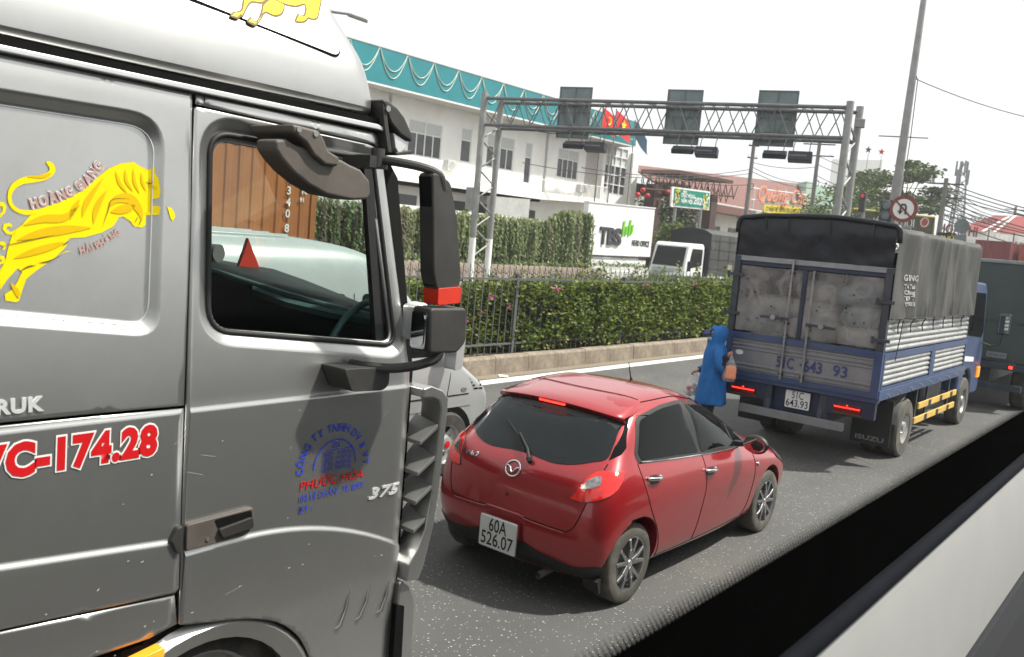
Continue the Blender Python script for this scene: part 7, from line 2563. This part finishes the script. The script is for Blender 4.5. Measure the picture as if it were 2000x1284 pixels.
def container(name, label, x0, x1, y0, y1, z0, z1, m, group, ribs='x'):
    t = thing(name, label, 'container', ((x0 + x1) / 2, (y0 + y1) / 2, 0), local=False, group=group)
    b = MB()
    b.box(x0 + .03, x1 - .03, y0 + .03, y1 - .03, z0, z1 - .02)
    b.build('body', m, t)
    # corrugated long side (towards +x) and near end
    n = int((y1 - y0) / .28)
    row0, row1 = [], []
    for k in range(n):
        y = y0 + .1 + (y1 - y0 - .2) * k / n
        d = (y1 - y0 - .2) / n
        for yy, xx in ((y, x1), (y + d * .35, x1), (y + d * .5, x1 - .036), (y + d * .85, x1 - .036)):
            row0.append((xx - .004, yy, z0 + .12))
            row1.append((xx - .004, yy, z1 - .10))
    MB().grid([row0, row1]).build('corrugated_side', m, t)
    row0, row1 = [], []
    n = int((x1 - x0) / .28)
    for k in range(n):
        x = x0 + .1 + (x1 - x0 - .2) * k / n
        d = (x1 - x0 - .2) / n
        for xx, yy in ((x, y0), (x + d * .35, y0), (x + d * .5, y0 + .036), (x + d * .85, y0 + .036)):
            row0.append((xx, yy + .004, z0 + .12))
            row1.append((xx, yy + .004, z1 - .10))
    MB().grid([row0, row1]).build('corrugated_end', m, t)
    for zz in (z0 + .06, z1 - .05):
        MB().box(x0, x1, y0, y1, zz - .06, zz + .05).build('edge_beam', m, t)
    for xx in (x0 + .06, x1 - .06):
        for yy in (y0 + .06, y1 - .06):
            MB().box(xx - .06, xx + .06, yy - .062, yy + .062, z0, z1).build('corner_post', m, t)
    return t


c1_ = container('shipping_container', 'rusty orange shipping container seen through the lorry cab window', -16.44, -14.0, -1.1, 11.1, 1.35, 3.95, 'container_rust', 'shipping containers')
for k_, (s_, y, z, sz) in enumerate((('1', 10.42, 3.24, .22), ('3', 10.42, 3.02, .22), ('4', 10.42, 2.80, .22), ('0', 10.42, 2.58, .22), ('8', 10.42, 2.30, .22), ('K', 10.78, 3.06, .2), ('91', 10.74, 2.90, .12))):
    lettering('container_lettering', s_, sz, (-13.99, y, z), (0, 1, 0), (0, 0, 1), 'white_print', c1_, 0, .004, off=.004)
trl = thing('container_trailer', 'trailer chassis under the rusty orange container', 'trailer', (-15.2, 5, 0), local=False)
MB().box(-15.9, -14.5, -1.0, 11.0, 1.05, 1.34).build('frame', 'frame_dark', trl)
for y in (.3, 1.6, 9.2):
    for x, sd in ((-14.3, 1), (-16.1, -1)):
        make_wheel(trl, (x, y, .5), .5, .3, .28, 'tyre', 'steel', side=sd)
container('shipping_container', 'maroon shipping container far ahead at the right edge', -13.1, -10.9, 67.0, 79, 3.75, 5.05, 'container_red', 'shipping containers')
container('shipping_container', 'brighter orange-red container next to the maroon one at the right edge', -10.6, -8.0, 68.4, 80, 3.7, 5.0, 'container_orange_red', 'shipping containers')
ct = thing('container_stack_base', 'dark trailers carrying the red containers far ahead', 'trailer', (-10.5, 73, 0), local=False)
MB().box(-13.0, -8.1, 67.5, 79.5, .9, 3.68).build('lower_container', 'container_red', ct)
for y in (69, 77):
    make_wheel(ct, (-12.7, y, .5), .5, .3, .28, 'tyre', 'steel', side=-1)
    make_wheel(ct, (-8.4, y, .5), .5, .3, .28, 'tyre', 'steel', side=1)
# ------------------------------------------------------------------ telecom tower, ornament stars
tw = thing('telecom_tower', 'slim lattice telecom tower far away on the right', 'tower', (-38.4, 177, 0), local=False)
for k in range(3):
    a = 2 * pi * k / 3
    MB().tube([(-38.4 + 2.2 * cos(a), 177 + 2.2 * sin(a), 0), (-38.4 + .6 * cos(a), 177 + .6 * sin(a), 23)], .17, 5).build('leg', 'gantry_steel', tw)
for j in range(14):
    z = j * 1.65
    w0, w1 = 2.2 - 1.6 * z / 23, 2.2 - 1.6 * (z + 1.65) / 23
    for k in range(3):
        a, b = 2 * pi * k / 3, 2 * pi * (k + 1) / 3
        MB().tube([(-38.4 + w0 * cos(a), 177 + w0 * sin(a), z), (-38.4 + w1 * cos(b), 177 + w1 * sin(b), z + 1.65)], .10, 4).build('brace', 'gantry_steel', tw)
for k in range(6):
    a = 2 * pi * k / 6
    MB().box(-38.4 + 1.1 * cos(a) - .15, -38.4 + 1.1 * cos(a) + .15, 177 + 1.1 * sin(a) - .1, 177 + 1.1 * sin(a) + .1, 18.8 + (k % 2) * 1.6, 21.5 + (k % 2) * 1.6).build('antenna', 'gantry_steel', tw)
SP = [(-29.5, 93.8, 14.5, 'flag_blue', 'dark blue'), (-28.4, 94.6, 14.4, 'lantern_red', 'red')]
for x, y, z, m, c_ in SP:
    pts = []
    for k in range(10):
        r = .40 if k % 2 == 0 else .16
        a = pi / 2 + k * pi / 5
        pts.append((x + r * cos(a) * .75, y + r * cos(a) * .6, z + r * sin(a)))
    n_ = Vector((-.6, .75, 0)) * .06
    st9 = MB().add(pts + [tuple(Vector(p) + n_) for p in pts], [tuple(range(10)), tuple(reversed(range(10, 20)))] + [(i, 10 + i, 10 + (i + 1) % 10, (i + 1) % 10) for i in range(10)])
    t = thing('star_ornament', f'small {c_} star ornament on a thin pole in the sky', 'ornament', (x, y, 0), local=False, group='star ornaments')
    st9.build('star', m, t)
    MB().tube([(x, y + .1, 0), (x, y + .1, z - .3)], .035, 5).build('pole', 'gantry_post', t)
# ------------------------------------------------------------------ silver van beyond the lorry cab
mat('van_silver', (.50, .51, .51), .32, .55, var=.04, coat=.4, dirt=.12, dirtc=(.4, .39, .36))
mat('van_grey', (.16, .165, .165), .6, 0, var=.1)
van = thing('silver_van', 'silver van nose and front wheel showing between the lorry and the red hatchback', 'van', (-7.12, 5, 0), 0.)
VY = -5.0
VR = [(.28, 1.98, 7.30, .90), (.42, 1.95, 7.48, .955), (.62, 1.95, 7.55, .97), (.80, 1.95, 7.55, .972), (.92, 1.95, 7.47, .97), (1.06, 1.95, 7.26, .965), (1.24, 1.95, 6.98, .955), (1.40, 1.95, 6.78, .94), (1.8, 1.97, 6.38, .90), (2.12, 2.0, 6.06, .865),
      (2.30, 2.05, 5.82, .82), (2.40, 2.2, 5.45, .70), (2.445, 2.6, 4.9, .45)]
vb = MB()
rows = []
for z, yr, yf, w in VR:
    h = [(0, yr), (w * .8, yr), (w * .97, yr + .05), (w, yr + .18), (w, (yr + yf) / 2), (w, yf - .62), (w * .995, yf - .28), (w * .965, yf - .07), (w * .86, yf + .02), (w * .5, yf + .06), (0, yf + .07)]
    rows.append([(x, y + VY, z) for x, y in h] + [(-x, y + VY, z) for x, y in reversed(h[1:-1])])
vb.grid(rows, closed=True)
vb.add(rows[-1], [tuple(range(len(rows[-1])))])
vbo = vb.build('body', 'van_silver', van, smooth=180, subsurf=2)
vbv = bvh_of(vbo)


def vside(y, z, off=.004, s=1):
    h = vbv.ray_cast(Vector((s * 2, y + VY, z)), Vector((-s, 0, 0)))
    return h[0] + h[1] * off * (1 if h[1].x * s > 0 else -1) if h[0] else Vector((s * .9, y + VY, z))


def vfront(x, z, off=.004):
    h = vbv.ray_cast(Vector((x, 6, z)), Vector((0, -1, 0)))
    return h[0] + h[1] * off * (1 if h[1].y > 0 else -1) if h[0] else Vector((x, 2, z))


skin_patch('windscreen', round_poly([(-.82, 1.36), (-.70, 2.16), (.70, 2.16), (.82, 1.36)], .08, 4), lambda u, v: vfront(u, v), 'tint_glass', van, step=.08, smooth=80)
for s in (1, -1):
    skin_patch('door_window', round_poly([(5.55, 1.30), (5.55, 1.95), (5.95, 1.95), (6.60, 1.42), (6.62, 1.30)], .06, 4), lambda u, v: vside(u, v, .004, s), 'tint_glass', van, step=.08, smooth=80)
    skin_patch('rear_window', round_poly([(2.4, 1.30), (2.4, 1.95), (5.35, 1.95), (5.35, 1.30)], .06, 4), lambda u, v: vside(u, v, .004, s), 'tint_glass', van, step=.12, smooth=80)
    MB().tube([vside(6.82 - .03 * k, z, .001, s) for k, z in enumerate((1.24, 1.05, .9, .75, .62, .5))], .005, 6).build('door_seam', 'gap_black', van)
    MB().tube([vside(5.45, z, .001, s) for z in (1.95, 1.5, 1.0, .5)], .005, 6).build('door_seam', 'gap_black', van)
    MB().tube([vside(y, .865 - (y - 5.6) * .0, .001, s) for y in [2.3 + k * .2 for k in range(25)]], .007, 6).build('body_crease', 'gap_black', van)
    skin_patch('side_moulding', [(2.3, .70), (7.15, .74), (7.15, .80), (2.3, .77)], lambda u, v: vside(u, v, .012, s), 'van_grey' if False else 'van_silver', van, step=.1)
    for k in range(4):
        skin_patch('vent_slot', [(7.13 + k * .02, 1.03 - k * .036), (7.34 + k * .008, 1.015 - k * .036), (7.34 + k * .008, .995 - k * .036), (7.13 + k * .02, 1.01 - k * .036)], lambda u, v: vside(u, v, .006, s), 'gap_black', van, step=.05)
    skin_patch('indicator', round_poly([(6.98, .94), (7.06, .935), (7.06, .895), (6.98, .90)], .012, 3), lambda u, v: vside(u, v, .008, s), 'lamp_clear', van, step=.05)
    arch = [(6.78 + .44 * cos(a), .33 + .44 * sin(a)) for a in [-.25 + (pi + .5) * k / 22 for k in range(23)]]
    skin_patch('wheel_arch', arch, lambda u, v: vside(u, max(v, .29), .005, s), 'well_black', van, step=.06)
    alloyw = make_wheel(van, (s * .895, 6.78 + VY, .345), .345, .22, .215, 'tyre', 'van_silver', side=s, dish=.03)
    MB().lathe([(.001, .115 * s), (.04, .112 * s)], (s * .90, 6.78 + VY, .345), 'x', 14).build('hub_badge', 'red_print', alloyw)
    make_wheel(van, (s * .85, 3.1 + VY, .345), .345, .22, .215, 'tyre', 'van_silver', side=s, dish=.03)
    MB().prism(round_poly([(6.62 + VY, 1.18), (6.74 + VY, 1.20), (6.76 + VY, 1.52), (6.64 + VY, 1.54)], .03, 3), 'x', s * 1.0, s * 1.17).build('wing_mirror', 'van_silver', van, bevel=.02, seg=3)
    hl = round_poly([(s * .52, .66), (s * .55, .86), (s * .80, .88), (s * .84, .70)], .03, 3)
    skin_patch('headlamp', hl if s > 0 else hl[::-1], lambda u, v: vfront(u, v, .008), 'lamp_clear', van, step=.05)
skin_patch('grille', round_poly([(-.48, .64), (-.48, .86), (.48, .86), (.48, .64)], .03, 3), lambda u, v: vfront(u, v, .006), 'gap_black', van, step=.08)
skin_patch('front_bumper', [(-.86, .34), (-.86, .52), (.86, .52), (.86, .34)], lambda u, v: vfront(u, v, .012), 'van_grey', van, step=.08)
for k in range(5):
    MB().tube([(-.55 + k * .275, y + VY, 2.452 - .004 * abs(k - 2)) for y in (2.9, 3.6, 4.4, 4.9)], .012, 6).build('roof_rib', 'van_silver', van)

# ------------------------------------------------------------------ street vendor in blue
mat('coat_blue', (.004, .125, .40), .7, 0, var=.14, vscale=7, bump=.6, bscale=14)
mat('navy_cloth', (.012, .014, .03), .9, 0, var=.2)
mat('cap_blue', (.02, .03, .20), .7, 0)
mat('skin', (.36, .18, .12), .55, 0, var=.08, vscale=20)
mat('mask_cloth', (.36, .55, .55), .8, 0)
mat('trouser', (.02, .02, .025), .9, 0, var=.2)
F_ = Vector((-.775, -.626, 0))
person = thing('person', 'person in a hooded bright blue coat and cap, carrying two plastic bags', 'person', (-5.13, 10.98, 0), atan2(F_.y, F_.x) - pi / 2)
# body skeleton grown with Skin
J = {'pelvis': (0, 0, .86, .13), 'waist': (0, 0, 1.02, .125), 'chest': (0, .0, 1.22, .14), 'neck': (0, .0, 1.37, .055), 'head0': (0, .015, 1.44, .075), 'head1': (0, .02, 1.53, .088), 'head2': (0, .015, 1.59, .06),
     'hipL': (-.09, 0, .80, .085), 'kneeL': (-.10, .03, .46, .06), 'ankleL': (-.10, .0, .09, .042), 'toeL': (-.11, .14, .045, .038),
     'hipR': (.09, 0, .80, .085), 'kneeR': (.10, .05, .46, .06), 'ankleR': (.10, .06, .09, .042), 'toeR': (.11, .20, .045, .038),
     'shL': (-.17, 0, 1.32, .055), 'elL': (-.245, -.03, 1.10, .042), 'wrL': (-.275, -.075, 1.27, .028), 'paL': (-.28, -.11, 1.305, .030),
     'shR': (.17, 0, 1.32, .055), 'elR': (.235, .0, 1.10, .042), 'wrR': (.19, .15, .99, .028), 'paR': (.18, .195, .975, .030)}
E_ = [('pelvis', 'waist'), ('waist', 'chest'), ('chest', 'neck'), ('neck', 'head0'), ('head0', 'head1'), ('head1', 'head2'), ('pelvis', 'hipL'), ('hipL', 'kneeL'), ('kneeL', 'ankleL'), ('ankleL', 'toeL'), ('pelvis', 'hipR'), ('hipR', 'kneeR'),
      ('kneeR', 'ankleR'), ('ankleR', 'toeR'), ('chest', 'shL'), ('shL', 'elL'), ('elL', 'wrL'), ('wrL', 'paL'), ('chest', 'shR'), ('shR', 'elR'), ('elR', 'wrR'), ('wrR', 'paR')]
# fingers: four curled round the bag handles and a thumb, each a short chain from the palm
for side, pa, out in (('L', Vector((-.28, -.11, 1.305)), Vector((0, -.6, .5))), ('R', Vector((.18, .195, .975)), Vector((0, .7, -.2)))):
    for k in range(4):
        dx = (-.027 + .018 * k)
        p1 = pa + Vector((dx, 0, 0)) + out.normalized() * (.050 + .004 * (k in (1, 2)))
        p2 = p1 + Vector((0, .004 if side == 'L' else .01, -.030))
        p3 = p2 + Vector((0, .018 if side == 'L' else -.016, -.012))
        for q, (p, r) in enumerate(((p1, .0095), (p2, .0088), (p3, .0075))): J[f'f{side}{k}{q}'] = (*p, r)
        E_ += [('pa' + side, f'f{side}{k}0'), (f'f{side}{k}0', f'f{side}{k}1'), (f'f{side}{k}1', f'f{side}{k}2')]
    t1 = pa + Vector((.038 if side == 'L' else -.038, 0, .005))
    t2 = t1 + out.normalized() * .03 + Vector((-.006, 0, -.01))
    J[f't{side}0'] = (*t1, .010)
    J[f't{side}1'] = (*t2, .0085)
    E_ += [('pa' + side, f't{side}0'), (f't{side}0', f't{side}1')]
names = list(J)
me = bpy.data.meshes.new('body')
me.from_pydata([J[n][:3] for n in names], [(names.index(a), names.index(b)) for a, b in E_], [])
body = bpy.data.objects.new('body', me)
link(body, person)
sk = body.modifiers.new('skin', 'SKIN')
for i, n in enumerate(names):
    v = me.skin_vertices[0].data[i]
    v.radius = (J[n][3], J[n][3])
    v.use_root = n == 'pelvis'
sb_ = body.modifiers.new('sub', 'SUBSURF')
sb_.levels = sb_.render_levels = 2
bme_ = evaluated_mesh(body)
body.modifiers.clear()
body.data = bme_
bme_.materials.clear()
for q in ('skin', 'trouser', 'navy_cloth'): bme_.materials.append(M[q])
for p in bme_.polygons:
    c_ = p.center
    p.use_smooth = True
    p.material_index = 1 if c_.z < .9 else (0 if (c_.z > 1.36 or (((c_.y < -.088 and c_.x < -.22) or c_.y > .16) and c_.z > .9)) else 2)
# coat: one loft with hood, open at the face
rings = [(.575, .225, .205, 0, 0), (.60, .228, .208, 0, 0), (.66, .226, .203, 0, 0), (.72, .222, .198, 0, 0), (.79, .218, .192, 0, 0), (.86, .214, .186, 0, 0), (.93, .208, .18, 0, 0), (1.0, .204, .174, 0, 0), (1.06, .20, .168, 0, 0), (1.12, .198, .164, 0, 0), (1.17, .198, .162, 0, 0), (1.22, .198, .160, 0, 0), (1.30, .195, .148, 0, 0),
         (1.355, .168, .130, 0, -.003), (1.39, .128, .120, .008, 0), (1.42, .118, .122, .008, 0), (1.46, .122, .130, .006, 0), (1.51, .128, .138, .0, 0), (1.56, .126, .138, -.006, 0), (1.60, .112, .122, -.012, 0), (1.635, .080, .090, -.018, 0), (1.652, .03, .035, -.02, 0)]
ct_ = MB()
rows = []
for z, rx, ry, cy, cx in rings:
    row = []
    for k in range(40):
        a = 2 * pi * k / 40
        w = 1 + .05 * noise.noise((cos(a) * 2.2, sin(a) * 2.2, z * 1.3)) + (.055 * sin(6 * a + z * 3 + 2 * noise.noise((z * 3, a, 0))) * sstep(1.30, .8, z)) + .05 * noise.noise((cos(a) * 3, sin(a) * 3, z * 5)) * sstep(.6, .75, z) * sstep(1.4, 1.3, z) + .02 * noise.noise((cos(a) * 6, sin(a) * 6, z * 9))
        row.append((cx + rx * w * sin(a), cy + ry * w * cos(a), z + .015 * noise.noise((a, z * 3, 1))))
    rows.append(row)
k0 = len(rows)
ct_.grid(rows, closed=True)
# leave the face opening: drop the front faces of the hood
keep_f, keep_m = [], []
for f, m in zip(ct_.f, ct_.m):
    c_ = sum((Vector(ct_.v[i]) for i in f), Vector()) / len(f)
    if 1.435 < c_.z < 1.60 and c_.y > .085 and abs(c_.x) < .085: continue
    keep_f.append(f); keep_m.append(m)
ct_.f, ct_.m = keep_f, keep_m
coat = ct_.build('coat', 'coat_blue', person, smooth=180)
sdm = coat.modifiers.new('thick', 'SOLIDIFY')
sdm.thickness = .012
MB().tube(catmull([(-.14, 0, 1.335), (-.205, -.01, 1.24), (-.25, -.03, 1.12), (-.257, -.055, 1.11)], 5), [.085] * 5 + [.082] * 5 + [.078] * 6, 14).build('sleeve', 'coat_blue', coat, smooth=60)
MB().tube(catmull([(-.255, -.04, 1.105), (-.265, -.06, 1.19), (-.275, -.08, 1.265)], 5), [.07] * 5 + [.055] * 6, 12).build('cuff_sleeve', 'navy_cloth', coat, smooth=60)
MB().tube(catmull([(.14, 0, 1.335), (.205, .0, 1.22), (.235, .01, 1.10), (.21, .09, 1.02), (.19, .145, .99)], 5), [.085] * 7 + [.07] * 7 + [.055] * 7, 14).build('sleeve', 'coat_blue', coat, smooth=60)
cp = MB()
rows = []
for j in range(7):
    t = j / 6
    rows.append([(.078 * sin(a) * (1 - .10 * t), .125 + .085 * t * cos(a * .9), 1.565 - .030 * t - .018 * abs(sin(a))) for a in [-1.4 + 2.8 * k / 12 for k in range(13)]])
cp.grid(rows)
cpo = cp.build('cap_brim', 'cap_blue', person, smooth=180)
sdm = cpo.modifiers.new('thick', 'SOLIDIFY')
sdm.thickness = .006
msk = MB()
rows = []
for j in range(6):
    z = 1.425 + .062 * j / 5
    rows.append([(.074 * sin(a), .025 + .092 * cos(a) + .018 * sin(pi * j / 5) * cos(a), z) for a in [-1.25 + 2.5 * k / 12 for k in range(13)]])
msk.grid(rows).build('face_mask', 'mask_cloth', person, smooth=180)
MB().tube(catmull([(0, .100, 1.535), (0, .125, 1.505), (0, .118, 1.490)], 4), .011, 8).build('nose', 'skin', body, smooth=60)
for s in (-1, 1):
    MB().lathe([(.001, .006), (.009, .004), (.012, 0)], (s * .034, .098, 1.53), 'y', 10).build('eye', 'black_print', body, smooth=60)
    MB().tube([(s * .10, -.0 + (.04 if s > 0 else .01), .0), (s * .105, .06 + (.06 if s > 0 else 0), .02)], .001, 4)
shoes = MB()


# bags
def bag_material():
    m = bpy.data.materials.new('bag_plastic')
    n, l = nodes_of(m)
    p = n["Principled BSDF"]
    p.inputs["Base Color"].default_value = (.8, .82, .83, 1)
    p.inputs["Roughness"].default_value = .25
    tr = n.new("ShaderNodeBsdfTransparent")
    mx = n.new("ShaderNodeMixShader")
    nz = n.new("ShaderNodeTexNoise")
    nz.inputs["Scale"].default_value = 22
    mr = n.new("ShaderNodeMapRange")
    mr.inputs[1].default_value, mr.inputs[2].default_value, mr.inputs[3].default_value, mr.inputs[4].default_value = .35, .65, .08, .34
    l.new(nz.outputs[0], mr.inputs[0])
    l.new(mr.outputs[0], mx.inputs[0])
    l.new(tr.outputs[0], mx.inputs[1])
    l.new(p.outputs[0], mx.inputs[2])
    l.new(mx.outputs[0], n["Material Output"].inputs[0])
    M['bag_plastic'] = m


bag_material()
mat('orange_pack', (.95, .24, .02), .5, 0, var=.1, vscale=20)
mat('tin_white', (.7, .68, .67), .4, .2, var=.2, vscale=20, c2=(.5, .35, .33))
Rm = Matrix.Rotation(atan2(F_.y, F_.x) - pi / 2, 3, 'Z')
PL = Vector((-5.13, 10.98, 0))


def plastic_bag(label, top, h, w, d, seed, content):
    tl = PL + Rm @ Vector(top)
    t = thing('plastic_bag', label, 'bag', tuple(tl - Vector((0, 0, h))), local=False)
    rows = []
    prof = [(0, .10), (.10, .16), (.25, .45), (.40, .78), (.58, .98), (.75, 1.0), (.90, .92), (.98, .7), (1.0, .02)]
    for tt, k in prof:
        row = []
        for q in range(24):
            a = 2 * pi * q / 24
            r = 1 + .10 * noise.noise((cos(a) * 2, sin(a) * 2, tt * 4 + seed)) + .06 * sin(5 * a + seed)
            v = Rm @ Vector((d * k * r * sin(a), w * k * r * cos(a), 0))
            row.append(tuple(tl + v - Vector((0, 0, h * tt))))
        rows.append(row)
    MB().grid(rows, closed=True).build('film', 'bag_plastic', t, smooth=180)
    for k, (off, sz, m) in enumerate(content):
        c_ = tl + Rm @ Vector((off[0], off[1], 0)) - Vector((0, 0, off[2]))
        b = MB(); b.obox(c_, sz[0], sz[1], sz[2], Rm @ Matrix.Rotation(.3 * k, 3, 'X'))
        b.build('packet', m, t, bevel=.015)
    return t


plastic_bag('white plastic bag with an orange packet held up at the vendor\'s back', (-.30, -.14, 1.33), .40, .095, .085, 1, [((0, -.005, .265), (.11, .14, .17), 'orange_pack')])
plastic_bag('clear plastic bag full of small packs hanging in front of the vendor', (.18, .215, .985), .36, .14, .09, 5,
            [((0, -.05, .30), (.08, .09, .10), 'tin_white'), ((.0, .05, .32), (.09, .08, .08), 'tin_white'), ((-.03, .0, .22), (.07, .09, .08), 'tin_white'), ((-.04, .07, .25), (.05, .06, .06), 'red_plastic'), ((-.05, -.06, .24), (.05, .05, .06), 'red_plastic')])
# ------------------------------------------------------------------ bright dusty air
m_ = bpy.data.materials.new('air')
n_, l_ = nodes_of(m_)
n_.remove(n_["Principled BSDF"])
v_ = n_.new("ShaderNodeVolumePrincipled")
v_.inputs["Color"].default_value = (.93, .95, .97, 1)
v_.inputs["Density"].default_value = .0009
v_.inputs["Anisotropy"].default_value = .2
l_.new(v_.outputs[0], n_["Material Output"].inputs["Volume"])
M['air'] = m_
hb = MB().box(-620, 620, -140, 1520, -1, 26).build('haze', 'air')
tag(hb, kind='stuff')
